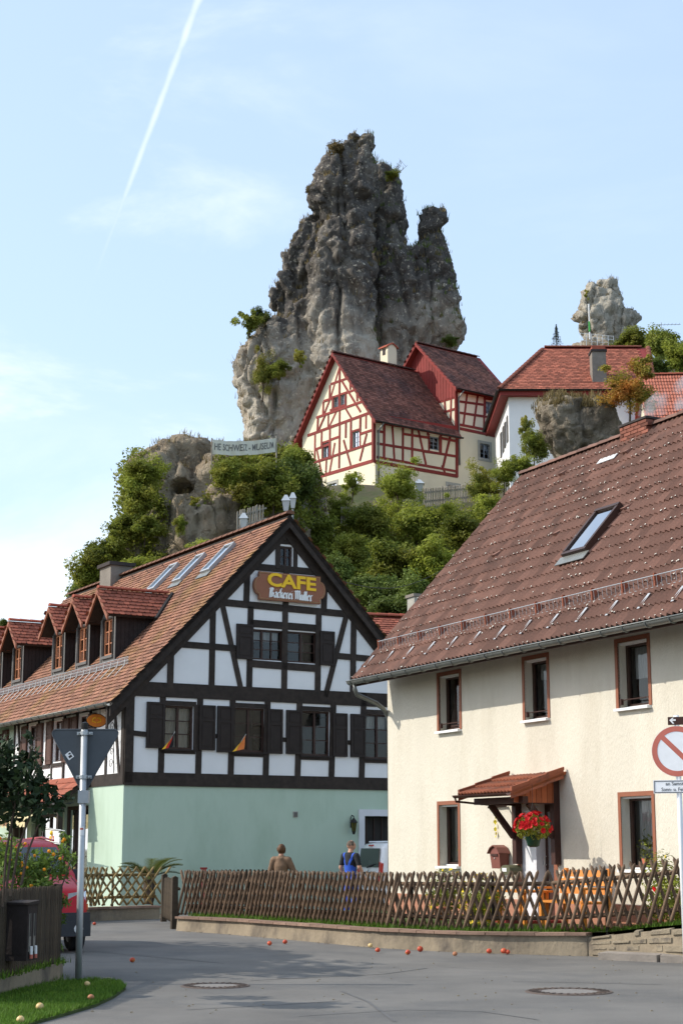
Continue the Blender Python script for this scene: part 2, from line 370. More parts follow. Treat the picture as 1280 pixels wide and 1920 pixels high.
M['curtain'] = mk('curtain', (.62, .58, .50), .9, .12, 5, .02, 8, stretch=(6, 6, .2), transl=.3)
M['lace'] = mk('lace', (.72, .72, .70), .9, .2, 12, .02, 10, stretch=(5, 5, .4), transl=.4)
M['sign_brown'] = mk('sign_brown', (.27, .105, .055), .5, .08, 3)
M['sign_trim'] = mk('sign_trim', (.34, .20, .10), .5, .1, 5)
M['sign_yellow'] = mk('sign_yellow', (.86, .52, .02), .5, .03, 3)
M['sign_white'] = mk('sign_white', (.80, .80, .78), .5, .03, 3)
M['sign_red'] = mk('sign_red', (.52, .15, .11), .5, .12, 6)
M['faded_white'] = mk('faded_white', (.82, .83, .85), .6, .06, 8)
M['black_print'] = mk('black_print', (.03, .03, .03), .6, .1, 5)
M['grey_print'] = mk('grey_print', (.16, .15, .14), .7, .1, 5)
M['banner_cloth'] = mk('banner_cloth', (.68, .65, .54), .9, .07, 2)
M['orange_oval'] = mk('orange_oval', (.70, .21, .03), .5, .2, 9)
M['flag_black'] = mk('flag_black', (.012, .012, .012), .8)
M['flag_red'] = mk('flag_red', (.55, .03, .02), .8)
M['flag_gold'] = mk('flag_gold', (.80, .45, .03), .8)
M['flag_orange'] = mk('flag_orange', (.72, .20, .05), .8, .15, 8)
M['awning'] = mk('awning', (.78, .66, .38), .85, .08, 3, transl=.25)
M['skin'] = mk('skin', (.52, .28, .19), .55, .06, 8)
M['hair_brown'] = mk('hair_brown', (.095, .045, .018), .6, .35, 30, .004, 60, stretch=(1, 1, .3))
M['hair_short'] = mk('hair_short', (.11, .08, .06), .7, .3, 60)
M['jacket_brown'] = mk('jacket_brown', (.19, .12, .075), .85, .15, 4, .012, 14)
M['trousers_dark'] = mk('trousers_dark', (.05, .05, .06), .85, .15, 5, .006, 20)
M['tshirt_black'] = mk('tshirt_black', (.02, .02, .022), .85, .2, 5, .008, 16)
M['overall_blue'] = mk('overall_blue', (.03, .10, .52), .8, .12, 5, .008, 16)
M['shoe'] = mk('shoe', (.03, .025, .02), .5)
M['car_red'] = mk('car_red', (.43, .008, .018), .38, .02, 2, coat=.12, spec=.22)
M['car_white'] = mk('car_white', (.78, .80, .82), .3, .02, 2, coat=.6, spec=.5)
M['car_plastic'] = mk('car_plastic', (.035, .037, .042), .6, .1, 8)
M['rubber'] = mk('rubber', (.02, .02, .02), .85, .2, 9)
M['headlight'] = mk('headlight', (.72, .75, .78), .12, .1, 20, metal=.5, coat=1)
M['indicator'] = mk('indicator', (.65, .12, .03), .2, .05, 8, coat=1)
M['tail_red'] = mk('tail_red', (.50, .012, .01), .2, .05, 8, coat=1)
M['bench_orange'] = mk('bench_orange', (.66, .25, .05), .5, .12, 5, orand=.1)
M['pot_terracotta'] = mk('pot_terracotta', (.50, .17, .10), .85, .1, 5)
M['pot_green'] = mk('pot_green', (.01, .055, .035), .5)
M['porch_wood'] = mk('porch_wood', (.045, .017, .012), .6, .3, 6, .003, 40, orand=.2)
M['porch_board'] = mk('porch_board', (.36, .10, .035), .6, .15, 6, orand=.15)
M['mailbox_brown'] = mk('mailbox_brown', (.21, .075, .058), .5, .08, 5)
M['olive_metal'] = mk('olive_metal', (.10, .10, .055), .55, .15, 6)
M['yellow'] = mk('yellow', (.80, .66, .05), .7, .1, 8)
M['apple_red'] = mk('apple_red', (.52, .075, .035), .35, .3, 12, orand=.2, second=(.60, .32, .08), smix=(.5, .68), sscale=9)
M['apple_pale'] = mk('apple_pale', (.66, .46, .20), .4, .15, 12, orand=.1)
M['apple_brown'] = mk('apple_brown', (.42, .17, .08), .5, .15, 12)
M['flower_red'] = mk('flower_red', (.72, .012, .018), .6, .15, 9, attr=.25, transl=.2)
M['flower_orange'] = mk('flower_orange', (.85, .34, .015), .6, .1, 9, transl=.2)
M['flower_yellow'] = mk('flower_yellow', (.75, .55, .03), .6, .15, 9, attr=.2, transl=.2)
M['bark'] = mk('bark', (.085, .062, .045), .95, .3, 8, .01, 25)
M['red_panel'] = mk('red_panel', (.24, .035, .03), .7, .15, 5, orand=.15)
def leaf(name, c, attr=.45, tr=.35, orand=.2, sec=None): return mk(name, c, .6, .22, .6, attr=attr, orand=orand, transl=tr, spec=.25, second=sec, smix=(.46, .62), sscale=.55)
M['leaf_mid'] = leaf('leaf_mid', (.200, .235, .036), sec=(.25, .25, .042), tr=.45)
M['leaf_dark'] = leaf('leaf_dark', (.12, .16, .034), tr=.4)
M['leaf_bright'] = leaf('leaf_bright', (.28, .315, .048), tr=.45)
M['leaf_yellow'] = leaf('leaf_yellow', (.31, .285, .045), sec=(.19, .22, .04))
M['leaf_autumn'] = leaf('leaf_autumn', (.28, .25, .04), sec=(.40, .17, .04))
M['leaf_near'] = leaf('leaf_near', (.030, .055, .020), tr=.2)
M['leaf_kerria'] = leaf('leaf_kerria', (.15, .23, .045))
M['leaf_palm'] = leaf('leaf_palm', (.14, .17, .035))
M['leaf_conifer'] = leaf('leaf_conifer', (.06, .075, .06))
M['rock_tower'] = mk_rock('rock_tower', crust=(17, 24), bstr=.32)
M['rock_cliff'] = mk_rock('rock_cliff', (.36, .30, .22), (.13, .10, .07), (.34, .22, .125), (.44, .66))
M['rock_far'] = mk_rock('rock_far', (.42, .385, .32), (.15, .13, .11), (.38, .30, .2), (.48, .72))
M['rock_boulder'] = mk_rock('rock_boulder', (.31, .265, .205), (.09, .07, .05), (.24, .17, .10), (.42, .62), 1.0)

# ================================================================== SETTING: ground, road, hill
def lerp_tab(t, tab):
    if t <= tab[0][0]: return tab[0][1]
    for (a, x), (b, y) in zip(tab, tab[1:]):
        if t <= b:
            k = (t - a) / (b - a); k = k * k * (3 - 2 * k) * .5 + k * .5; return x + (y - x) * k
    return tab[-1][1]
def sstep(a, b, x):
    t = min(1, max(0, (x - a) / (b - a))); return t * t * (3 - 2 * t)
def terr(x, y):
    z = lerp_tab(y, [(46, 0), (54, 2.5), (60, 7.5), (70, 12.8), (80, 17.6), (86, 20.0), (112, 21.3), (400, 21.3)])
    z *= sstep(-15.5, -8.0, x + .02 * (y - 70)) * (1 - sstep(150, 260, y))
    z += 24.0 * sstep(112, 148, y) * sstep(12, 22, x) * (1 - sstep(165, 260, y)) * (1 - sstep(48, 75, x))
    z *= 1 - sstep(55, 120, abs(x))
    n = mnoise.fractal(Vector((x * .12, y * .12, 3.1)), 1.0, 2.0, 4)
    return z + n * .9 * sstep(0, 4, z)
g = MB(); g.poly([(-1500, -300, -.03), (1500, -300, -.03), (1500, 2600, -.03), (-1500, 2600, -.03)])
tag(g.build('ground', M['earth']), kind='structure')
rd = MB(); nx, ny = 26, 40
for j in range(ny):
    for i in range(nx):
        x0, x1 = -14 + 28 * i / nx, -14 + 28 * (i + 1) / nx; y0, y1 = -6 + 60 * j / ny, -6 + 60 * (j + 1) / ny
        rd.poly([(x0, y0, 0), (x1, y0, 0), (x1, y1, 0), (x0, y1, 0)])
tag(rd.build('road', M['asphalt']), kind='structure')
xs = np.linspace(-70, 110, 121); ys = np.concatenate([np.linspace(46, 120, 75), np.linspace(122, 260, 40)])
V = [(x, y, terr(x, y) - .02) for y in ys for x in xs]; W = len(xs)
Q = [(j * W + i, j * W + i + 1, (j + 1) * W + i + 1, (j + 1) * W + i) for j in range(len(ys) - 1) for i in range(W - 1)]
hill = link_mesh('hill', np_mesh('hill', V, Q, smooth=True), None, M['earth']); tag(hill, kind='structure')

# patches and cracks in the asphalt (flat repairs of their own colour)
M['tar'] = mk('tar', (.112, .111, .110), .8, .15, 4)
def tar_line(pts, w):
    m = MB(); W_ = [atZ(*p, .004) for p in pts]
    for a, b in zip(W_, W_[1:]):
        t = (b - a).normalized(); c = Vector((-t.y, t.x, 0)) * w / 2
        m.poly([a - c, b - c, b + c, a + c])
    return m
rp = empty('road_repair', (0, 0, 0), 0); tag(rp, kind='structure')
for pts, w in (([(470, 1838), (640, 1830), (720, 1826), (800, 1815)], .03), ([(350, 1893), (520, 1884), (640, 1876)], .025),
               ([(960, 1840), (1080, 1842), (1240, 1846)], .03), ([(170, 1783), (300, 1795), (420, 1806)], .03), ([(560, 1905), (760, 1893), (900, 1896), (1010, 1912)], .022), ([(640, 1858), (690, 1878), (740, 1915)], .035), ([(820, 1812), (1000, 1822), (1190, 1818)], .018)):
    tar_line(pts, w).build('tar_seam', M['tar'], rp)
tar_line([(520, 1832), (575, 1832)], .35).build('tar_patch', M['tar'], rp)

# ================================================================== LIMESTONE ROCKS
def loft_column(m, rows, Yc, ratio=.9, seg=18, sq=.75, dy=None):
    rings = []
    for i, row in enumerate(rows):
        py, xl, xr = row[:3]; yo = row[3] if len(row) > 3 else 0
        c = atY((xl + xr) / 2, py, Yc + yo); hw = abs(atY(xr, py, Yc + yo).x - atY(xl, py, Yc + yo).x) / 2
        ring = []
        for k in range(seg):
            a = 2 * math.pi * k / seg; ca, sa = math.cos(a), math.sin(a)
            ring.append((c.x + hw * math.copysign(abs(ca) ** sq, ca), c.y + hw * ratio * math.copysign(abs(sa) ** sq, sa), c.z))
        rings.append(ring)
    n0 = len(m.v)
    for r in rings: m.v += r
    for i in range(len(rings) - 1):
        for k in range(seg):
            k2 = (k + 1) % seg; a = n0 + i * seg
            m.f.append((a + k, a + k2, a + seg + k2, a + seg + k)); m.m.append(0)
    m.f.append(tuple(n0 + k for k in range(seg))); m.m.append(0)
    e = n0 + (len(rings) - 1) * seg; m.f.append(tuple(e + k for k in range(seg))[::-1]); m.m.append(0)
def rock_mesh(name, m, voxel, amp, seed, big=.5, ledge=.5, mat=None, soft=lambda c: 1.0, cave=None):
    me = m.mesh(name); o = link_mesh('tmp', me)
    md = o.modifiers.new('r', 'REMESH'); md.mode = 'VOXEL'; md.voxel_size = voxel
    me2 = evaluated(o); bpy.data.objects.remove(o); bpy.data.meshes.remove(me)
    n = len(me2.vertices); co = np.empty(n * 3, np.float32); me2.vertices.foreach_get('co', co); co = co.reshape(-1, 3)
    no = np.empty(n * 3, np.float32); me2.vertices.foreach_get('normal', no); no = no.reshape(-1, 3)
    off = Vector((seed * 7.3, seed * 3.1, seed * 1.7)); d = np.empty(n, np.float32)
    fr = mnoise.fractal; rdg = mnoise.ridged_multi_fractal; cell = mnoise.noise; vor = mnoise.voronoi; nvec = mnoise.noise_vector
    for i in range(n):
        p = Vector(co[i]) ; q = p + off
        a = fr(Vector((q.x * .28, q.y * .28, q.z * .20)), 1.0, 2.0, 3) * big
        b = rdg(Vector((q.x * .42, q.y * .42, q.z * .11)), .9, 2.1, 3, 1.0, 2.0) - 1.1        # upright flutes
        c = math.sin(q.z * 2.1 + 3.0 * cell(q * .35)) * ledge * (.5 + cell(q * .5))               # bedding ledges
        e = fr(q * 1.5, .9, 2.1, 4)
        wq = q + Vector((cell(q * .6), cell(q * .6 + Vector((9, 0, 0))), cell(q * .6 + Vector((0, 9, 0))))) * .30
        sv_ = Vector((wq.x * .36, wq.y * .36, wq.z * .17)); dv, pv = vor(sv_); k1 = cell(pv[0] * 7.7) * .5 + 1.5 * nvec(pv[0] * 3.3).dot(sv_ - pv[0]) - .75 * max(0.0, 1 - (dv[1] - dv[0]) / .10)       # big joint blocks and the cracks between them
        sw_ = Vector((wq.x * 1.1, wq.y * 1.1, wq.z * .75)); dw, pw = vor(sw_); k2 = cell(pw[0] * 5.3) * .22 + .55 * nvec(pw[0] * 2.9).dot(sw_ - pw[0]) - .20 * max(0.0, 1 - (dw[1] - dw[0]) / .12)
        du, pu = vor(Vector((wq.x * .27, wq.y * .27, q.z * .03))); k3 = -.95 * max(0.0, 1 - (du[1] - du[0]) / .055)
        sm_ = soft(co[i]); d[i] = amp * (k3 + .20 * e) + a + amp * sm_ * (-b * .32 + e * .34 + k1 + k2) + c * .12 - (1 - sm_) * amp * b * .25
    if cave: # a weathered hollow eaten into the front face
        e2 = ((co[:, 0] - cave[0]) / .50) ** 2 + ((co[:, 2] - cave[1]) / .32) ** 2; hol = np.clip((1 - e2) * 2.2, 0, 1) * (co[:, 1] < cave[2])
        co[:, 1] += hol * 1.3; d = d * (1 - hol)
    co = co + no * d[:, None]
    me2.vertices.foreach_set('co', co.ravel()); me2.polygons.foreach_set('use_smooth', np.ones(len(me2.polygons), bool)); me2.update()
    me2.name = name
    me2.materials.clear(); me2.materials.append(mat)
    return me2
def tufts(name, me, parent, mat, n, size, seed, zmin=.45, area=None, kind=True):
    """dry grass growing on the level ledges of a rock"""
    rg = np.random.default_rng(seed); nf = len(me.polygons)
    no = np.empty(nf * 3, np.float32); me.polygons.foreach_get('normal', no); no = no.reshape(-1, 3)
    ce = np.empty(nf * 3, np.float32); me.polygons.foreach_get('center', ce); ce = ce.reshape(-1, 3)
    ok = no[:, 2] > zmin
    if area is not None: ok &= area(ce)
    idx = np.nonzero(ok)[0]
    if len(idx) == 0: return None
    base = ce[rg.choice(idx, n)]; k = 9
    P = np.repeat(base, k, 0) + rg.normal(0, size * .35, (n * k, 3)) * (1, 1, .25)
    an = rg.uniform(0, 6.283, n * k); h = size * rg.uniform(.5, 1.3, n * k); ln = rg.uniform(.1, .7, n * k) * h
    tip = P + np.stack([np.cos(an) * ln, np.sin(an) * ln, h], 1)
    w = np.stack([-np.sin(an), np.cos(an), an * 0], 1) * (size * .09)
    V = np.stack([P - w, P + w, tip + w * .25, tip - w * .25], 1).reshape(-1, 3)
    Q = np.arange(len(V)).reshape(-1, 4); rn = np.repeat(rg.uniform(0, 1, n * k), 4)
    o = link_mesh(name, np_mesh(name, V, Q, rn), parent, mat); tag(o, kind='stuff'); return o

# the great tower
m = MB(); YT = 103.0
loft_column(m, [(252, 646, 699), (262, 640, 703), (290, 622, 706), (318, 600, 713), (345, 588, 716), (368, 577, 713), (390, 580, 706), (412, 598, 698), (440, 612, 690)], YT, .8)
loft_column(m, [(405, 612, 690), (430, 598, 697), (455, 588, 702), (490, 579, 704), (540, 578, 704), (610, 575, 706), (690, 575, 712), (780, 580, 722), (900, 580, 740)], YT - 1.4, .75, sq=.7)
loft_column(m, [(314, 706, 730), (340, 702, 742), (375, 698, 752), (415, 692, 761), (465, 690, 765), (520, 690, 785), (600, 690, 800)], YT + 2.5, .9)
loft_column(m, [(391, 793, 833), (400, 785, 838), (418, 781, 839), (446, 777, 835), (472, 773, 840), (500, 760, 850), (560, 740, 860)], YT + 2.2, .75)
loft_column(m, [(470, 722, 830), (490, 705, 848), (530, 700, 854), (565, 700, 866), (596, 698, 864), (618, 698, 873), (640, 698, 868), (658, 698, 856), (690, 700, 846), (780, 700, 850), (900, 700, 860)], YT + 1.0, .62, sq=.7)
loft_column(m, [(412, 570, 625), (432, 553, 625), (458, 544, 625), (474, 528, 622), (500, 526, 615), (522, 528, 612), (546, 532, 605), (572, 548, 600)], YT + .6, .8, sq=.7)
loft_column(m, [(526, 522, 580), (540, 510, 585), (560, 503, 580), (585, 506, 575), (606, 518, 570)], YT + 1.0, .9)
loft_column(m, [(556, 562, 590), (580, 548, 592), (610, 536, 592), (645, 524, 590), (680, 517, 590), (730, 515, 590)], YT - 1.0, .7, sq=.9)
loft_column(m, [(604, 492, 580), (628, 468, 585), (648, 450, 590), (668, 440, 592), (690, 436, 595), (728, 440, 600), (758, 449, 600), (800, 457, 605), (900, 455, 620)], YT - .6, .75)
loft_column(m, [(705, 545, 592), (740, 535, 598), (790, 540, 600), (850, 520, 610)], YT - 2.0, .6)
tw = empty('rock_tower', (0, YT, 21), 0, 'tall weathered grey limestone tower rising behind the red timbered house', 'rock')
me = rock_mesh('rock_tower', m, .15, .50, 1, .0, 1.0, M['rock_tower'], lambda c: .55 + .35 * max(sstep(35, 39, c[2]), sstep(-.5, -3.5, c[0])))
me.transform(Matrix.Translation((0, -YT, -21)))
link_mesh('rock_face', me, tw)
tufts('dry_grass', me, tw, M['dry_grass'], 380, .30, 5, .5)
tufts('dry_grass', me, tw, M['leaf_dark'], 350, .28, 6, .3, lambda c: c[:, 0] > 2)
# the cliff on the left with its old masonry niche
m = MB(); YC = 72.0
loft_column(m, [(820, 345, 398), (832, 318, 420), (848, 292, 450), (870, 250, 480), (900, 238, 520), (950, 236, 560), (1000, 226, 585), (1060, 195, 600), (1130, 150, 620), (1300, 120, 640)], YC, .55, sq=.7)
loft_column(m, [(838, 380, 470), (860, 372, 570), (900, 370, 600), (960, 368, 620), (1060, 350, 640), (1250, 340, 660)], YC + 3, .5, sq=.7)
loft_column(m, [(935, 335, 385), (960, 332, 392), (1000, 335, 395), (1060, 335, 400), (1150, 335, 400)], YC - 3.0, .8)
loft_column(m, [(930, 398, 440), (980, 392, 450), (1040, 392, 452), (1130, 392, 455)], YC - 2.6, .8)
loft_column(m, [(1040, 175, 240), (1080, 150, 260), (1130, 128, 280), (1250, 110, 300)], YC + .5, .7)
cl = empty('rock_cliff', (-8, YC, 4), 0, 'ivy covered brown limestone cliff with a small cave above the cafe roof', 'rock')
me = rock_mesh('rock_cliff', m, .18, .5, 2, .2, .7, M['rock_cliff'], lambda c: .75, (atY(342, 912, 70.2).x, atY(342, 912, 70.2).z, YC))
me.transform(Matrix.Translation((8, -YC, -4)))
link_mesh('rock_face', me, cl)
def ivy(me, parent, off, zones, n, seed, mat):
    """climbing leaves hugging the rock inside the given patches"""
    rg = np.random.default_rng(seed); ce = np.empty(len(me.polygons) * 3, np.float32); me.polygons.foreach_get('center', ce); ce = ce.reshape(-1, 3); no = np.empty_like(ce).ravel(); me.polygons.foreach_get('normal', no); no = no.reshape(-1, 3)
    w = ce + np.array(off) - (0, 0, HC); c_, s_ = math.cos(PITCH), math.sin(PITCH); f = w[:, 1] * c_ + w[:, 2] * s_; px = 640 + FPX * w[:, 0] / f; py = 960 - FPX * (-w[:, 1] * s_ + w[:, 2] * c_) / f
    ok = np.zeros(len(ce), bool)
    for x, y, rx, ry in zones: ok |= ((px - x) / rx) ** 2 + ((py - y) / ry) ** 2 < 1
    idx = np.nonzero(ok & (no[:, 1] < .35))[0]; pick = rg.choice(idx, n); k = 34; s = np.repeat(rg.uniform(.22, .62, n), k)[:, None]
    P = np.repeat(ce[pick] + no[pick] * .12, k, 0); d = rg.normal(0, 1, (n * k, 3)); d /= np.linalg.norm(d, axis=1)[:, None]; P = P + d * s * (rg.uniform(.1, 1, n * k) ** .5)[:, None]
    t = rg.normal(0, 1, P.shape); t /= np.linalg.norm(t, axis=1)[:, None]; nn = d * .6 + rg.normal(0, .6, P.shape) + (0, -.2, .6); b = np.cross(nn, t); b /= np.linalg.norm(b, axis=1)[:, None] + 1e-6; t = t * .085; b = b * .055
    V = np.stack([P - t, P + b, P + t, P - b], 1).reshape(-1, 3); rn = np.repeat(np.clip(np.repeat(rg.uniform(0, .7, n), k) + rg.uniform(0, .3, n * k), 0, 1), 4)
    tag(link_mesh('ivy', np_mesh('ivy', V, np.arange(len(V)).reshape(-1, 4), rn), parent, mat), kind='stuff')
ivy(me, cl, (-8, YC, 4), [(268, 900, 38, 46), (265, 960, 42, 50), (268, 1005, 44, 40), (225, 1030, 60, 50), (170, 1090, 55, 60), (435, 890, 36, 38), (470, 920, 40, 46), (520, 900, 60, 60), (560, 930, 40, 60), (300, 1060, 60, 20)], 900, 31, M['leaf_mid'])
ivy(me, cl, (-8, YC, 4), [(385, 930, 20, 12), (450, 885, 50, 30)], 80, 32, M['leaf_yellow'])
tufts('dry_grass', me, cl, M['dry_grass'], 300, .26, 7, .45)
# boulder before the white house
m = MB(); YB = 74.0
loft_column(m, [(733, 1050, 1090), (740, 1030, 1115), (757, 1012, 1140), (780, 1004, 1158), (812, 1012, 1164), (838, 1030, 1166), (870, 1045, 1160), (960, 1040, 1160)], YB, .85)
bo = empty('boulder', (10, YB, 16), 0, 'big round pebbly boulder with dry grass cap in front of white house', 'rock')
me = rock_mesh('boulder', m, .11, .42, 3, .25, .15, M['rock_boulder'])
me.transform(Matrix.Translation((-10, -YB, -16)))
link_mesh('rock_face', me, bo)
tufts('dry_grass', me, bo, M['dry_grass'], 260, .26, 8, .25, lambda c: c[:, 2] > 5.2)
# far pinnacle
m = MB(); YP = 150.0
loft_column(m, [(526, 1112, 1142), (532, 1102, 1152), (548, 1098, 1160), (572, 1092, 1169), (590, 1084, 1171), (604, 1077, 1165), (622, 1084, 1160), (640, 1095, 1160), (680, 1090, 1165)], YP, .8)
loft_column(m, [(576, 1158, 1178), (586, 1152, 1192), (600, 1150, 1201), (613, 1150, 1199), (640, 1155, 1195), (680, 1150, 1200)], YP - 1, .8)
pn = empty('rock_pinnacle', (24, YP, 44), 0, 'small pale limestone pinnacle on the far hill with a flagpole', 'rock')
me = rock_mesh('rock_pinnacle', m, .20, .6, 4, .15, 1.6, M['rock_far'])
me.transform(Matrix.Translation((-24, -YP, -44)))
link_mesh('rock_face', me, pn)
tufts('dry_grass', me, pn, M['dry_grass'], 90, .3, 9, .5)
# low knob beneath the pinnacle railing
m = MB(); loft_column(m, [(642, 1085, 1120), (648, 1072, 1150), (660, 1066, 1170), (700, 1060, 1180)], 146, .8)
kn = empty('rock_outcrop', (22, 146, 44), 0, 'low brown rock knob under the lookout railing above white house roof', 'rock')
me = rock_mesh('rock_knob', m, .22, .3, 5, .3, .3, M['rock_cliff']); me.transform(Matrix.Translation((-22, -146, -44))); link_mesh('rock_face', me, kn)

# ================================================================== BUILDING KIT
def clip_poly(pts, hull):
    """clip 2-D polygon to a convex counter-clockwise hull"""
    out = pts
    for a, b in zip(hull, hull[1:] + hull[:1]):
        src, out = out, []
        if not src: return []
        side = lambda p: (b[0] - a[0]) * (p[1] - a[1]) - (b[1] - a[1]) * (p[0] - a[0])
        for p, q in zip(src, src[1:] + src[:1]):
            sp, sq = side(p), side(q)
            if sp >= 0: out.append(p)
            if (sp >= 0) != (sq >= 0):
                t = sp / (sp - sq); out.append((p[0] + t * (q[0] - p[0]), p[1] + t * (q[1] - p[1])))
    return out
def wall_panel(f, hull, holes=(), reveal=.16, vcuts=(), thick=.0):
    m = MB(); us = sorted({p[0] for p in hull} | {h[i] for h in holes for i in (0, 1)}); vs = sorted({p[1] for p in hull} | {h[i] for h in holes for i in (2, 3)} | set(vcuts))
    for u0, u1 in zip(us, us[1:]):
        for v0, v1 in zip(vs, vs[1:]):
            uc, vc = (u0 + u1) / 2, (v0 + v1) / 2
            if any(h[0] < uc < h[1] and h[2] < vc < h[3] for h in holes): continue
            p = clip_poly([(u0, v0), (u1, v0), (u1, v1), (u0, v1)], list(hull))
            if len(p) > 2: m.poly([f(u, v, 0) for u, v in p])
    for u0, u1, v0, v1 in holes:
        for a, b in (((u0, v0), (u1, v0)), ((u1, v0), (u1, v1)), ((u1, v1), (u0, v1)), ((u0, v1), (u0, v0))):
            m.poly([f(*a, 0), f(*b, 0), f(*b, reveal), f(*a, reveal)])
    return m
def window(parent, f, u0, u1, v0, v1, frame, d=.12, cols=2, rows=3, fw=.055, bar=.025, curtain=None, glass=None, sill=None, cur_frac=1.0, name='window'):
    """window frame set in its opening; panes are sub-parts"""
    m = MB(); w = MB.mbox
    w(m, f, u0, u1, v0, v0 + fw, d - .03, d + .04); w(m, f, u0, u1, v1 - fw, v1, d - .03, d + .04)
    w(m, f, u0, u0 + fw, v0 + fw, v1 - fw, d - .03, d + .04); w(m, f, u1 - fw, u1, v0 + fw, v1 - fw, d - .03, d + .04)
    iu0, iu1, iv0, iv1 = u0 + fw, u1 - fw, v0 + fw, v1 - fw
    for c in range(1, cols):
        x = iu0 + (iu1 - iu0) * c / cols; bw = fw * .55 if (cols == 2 or c == cols // 2) else bar / 2
        w(m, f, x - bw, x + bw, iv0, iv1, d - .034, d + .036)
    for r in range(1, rows):
        z = iv0 + (iv1 - iv0) * r / rows; w(m, f, iu0, iu1, z - bar / 2, z + bar / 2, d - .012, d + .025)
    o = m.build(name, frame, parent)
    gm = glass or M['glass']
    for c in range(cols):
        for r in range(rows):
            a0, a1 = iu0 + (iu1 - iu0) * c / cols, iu0 + (iu1 - iu0) * (c + 1) / cols
            b0, b1 = iv0 + (iv1 - iv0) * r / rows, iv0 + (iv1 - iv0) * (r + 1) / rows
            p = MB(); p.poly([f(a0, b0, d + .006), f(a1, b0, d + .006), f(a1, b1, d + .006), f(a0, b1, d + .006)]); p.build('pane', gm, o)
    if curtain:
        p = MB(); nseg = 24
        for k in range(nseg):
            x0 = iu0 + (iu1 - iu0) * k / nseg; x1 = iu0 + (iu1 - iu0) * (k + 1) / nseg
            y0 = d + .12 + .02 * math.sin(k * 1.9); y1 = d + .12 + .02 * math.sin((k + 1) * 1.9); lo = iv1 - (iv1 - iv0) * cur_frac
            p.poly([f(x0, lo, y0), f(x1, lo, y1), f(x1, iv1, y1), f(x0, iv1, y0)])
        p.build('curtain', curtain, o, True)
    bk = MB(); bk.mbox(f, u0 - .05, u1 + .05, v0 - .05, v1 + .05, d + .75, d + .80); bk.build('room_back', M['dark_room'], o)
    if sill:
        s = MB(); s.mbox(f, u0 - .05, u1 + .05, v0 - .045, v0 - .003, -.07, d); s.build('sill', sill, o)
    return o
def shutter(parent, f, u0, u1, v0, v1, mat, out=.045):
    m = MB(); fw = .055; t0, t1 = -out, -.012; mid = v0 + (v1 - v0) * .66
    m.mbox(f, u0, u0 + fw, v0, v1, t0, t1); m.mbox(f, u1 - fw, u1, v0, v1, t0, t1)
    for a in (v0, mid - fw / 2, v1 - fw): m.mbox(f, u0 + fw, u1 - fw, a, a + fw, t0 + .002, t1)
    m.mbox(f, u0 + fw, u1 - fw, v0 + fw, mid - fw / 2, t0 + .018, t1); m.mbox(f, u0 + fw, u1 - fw, mid + fw / 2, v1 - fw, t0 + .018, t1)
    m.mbox(f, u0 + .09, u1 - .09, v0 + fw + .05, mid - fw / 2 - .05, t0 + .008, t0 + .02)
    m.mbox(f, u0 + .09, u1 - .09, mid + fw / 2 + .05, v1 - fw - .05, t0 + .008, t0 + .02)
    return m.build('shutter', mat, parent)
_bi = [0]
def beam(parent, p, q, w, n, mat, name='beam', proud=.02):
    _bi[0] += 1
    d = proud + (_bi[0] % 9) * .0028
    m = MB(); m.bar(p, q, w, d, n); return m.build(name, mat, parent)
def biber(w, e):
    """flat tile with a rounded tail: local u across, v up the slope, lift"""
    lip = .016; top = [(-.48 * w, e * 1.02, .002), (-.48 * w, e * .16, .021), (-.30 * w, e * .03, .0235), (0, 0, .024), (.30 * w, e * .03, .0235), (.48 * w, e * .16, .021), (.48 * w, e * 1.02, .002)]
    v = top + [(a, b, c - lip) for a, b, c in top[1:6]]; f = [(0, 1, 2, 3, 4, 5, 6)] + [(i + 1, i + 7, i + 8, i + 2) for i in range(0, 4)]
    return v, f
def pantile(w, e, rolls=2, amp=.024, seg=4, lip=.02):
    n = rolls * seg + 1; v = []
    for (vv, lift) in ((0, .032), (e * 1.03, .004)):
        for i in range(n):
            u = -w / 2 + w * i / (n - 1); ph = (i / seg) % 1.0
            v.append((u, vv, lift + amp * (.5 - .5 * math.cos(2 * math.pi * i / seg))))
    for i in range(n): a = v[i]; v.append((a[0], a[1] + .004, a[2] - lip))
    f = [(i, i + 1, n + i + 1, n + i) for i in range(n - 1)] + [(2 * n + i, 2 * n + i + 1, i + 1, i) for i in range(n - 1)]
    return v, f
def tile_grid(o, U, Vv, lenU, lenV, w, e, inside=None, stagger=True):
    """tile origins over a roof plane; yields (u, v)"""
    rows = int(lenV / e + .001); cols = int(lenU / w + .001)
    for r in range(rows):
        for c in range(cols + (1 if stagger and r % 2 else 0)):
            u = (c + .5) * w - (w / 2 if stagger and r % 2 else 0); v = r * e
            if inside is None or inside(u, v + e / 2): yield u, v
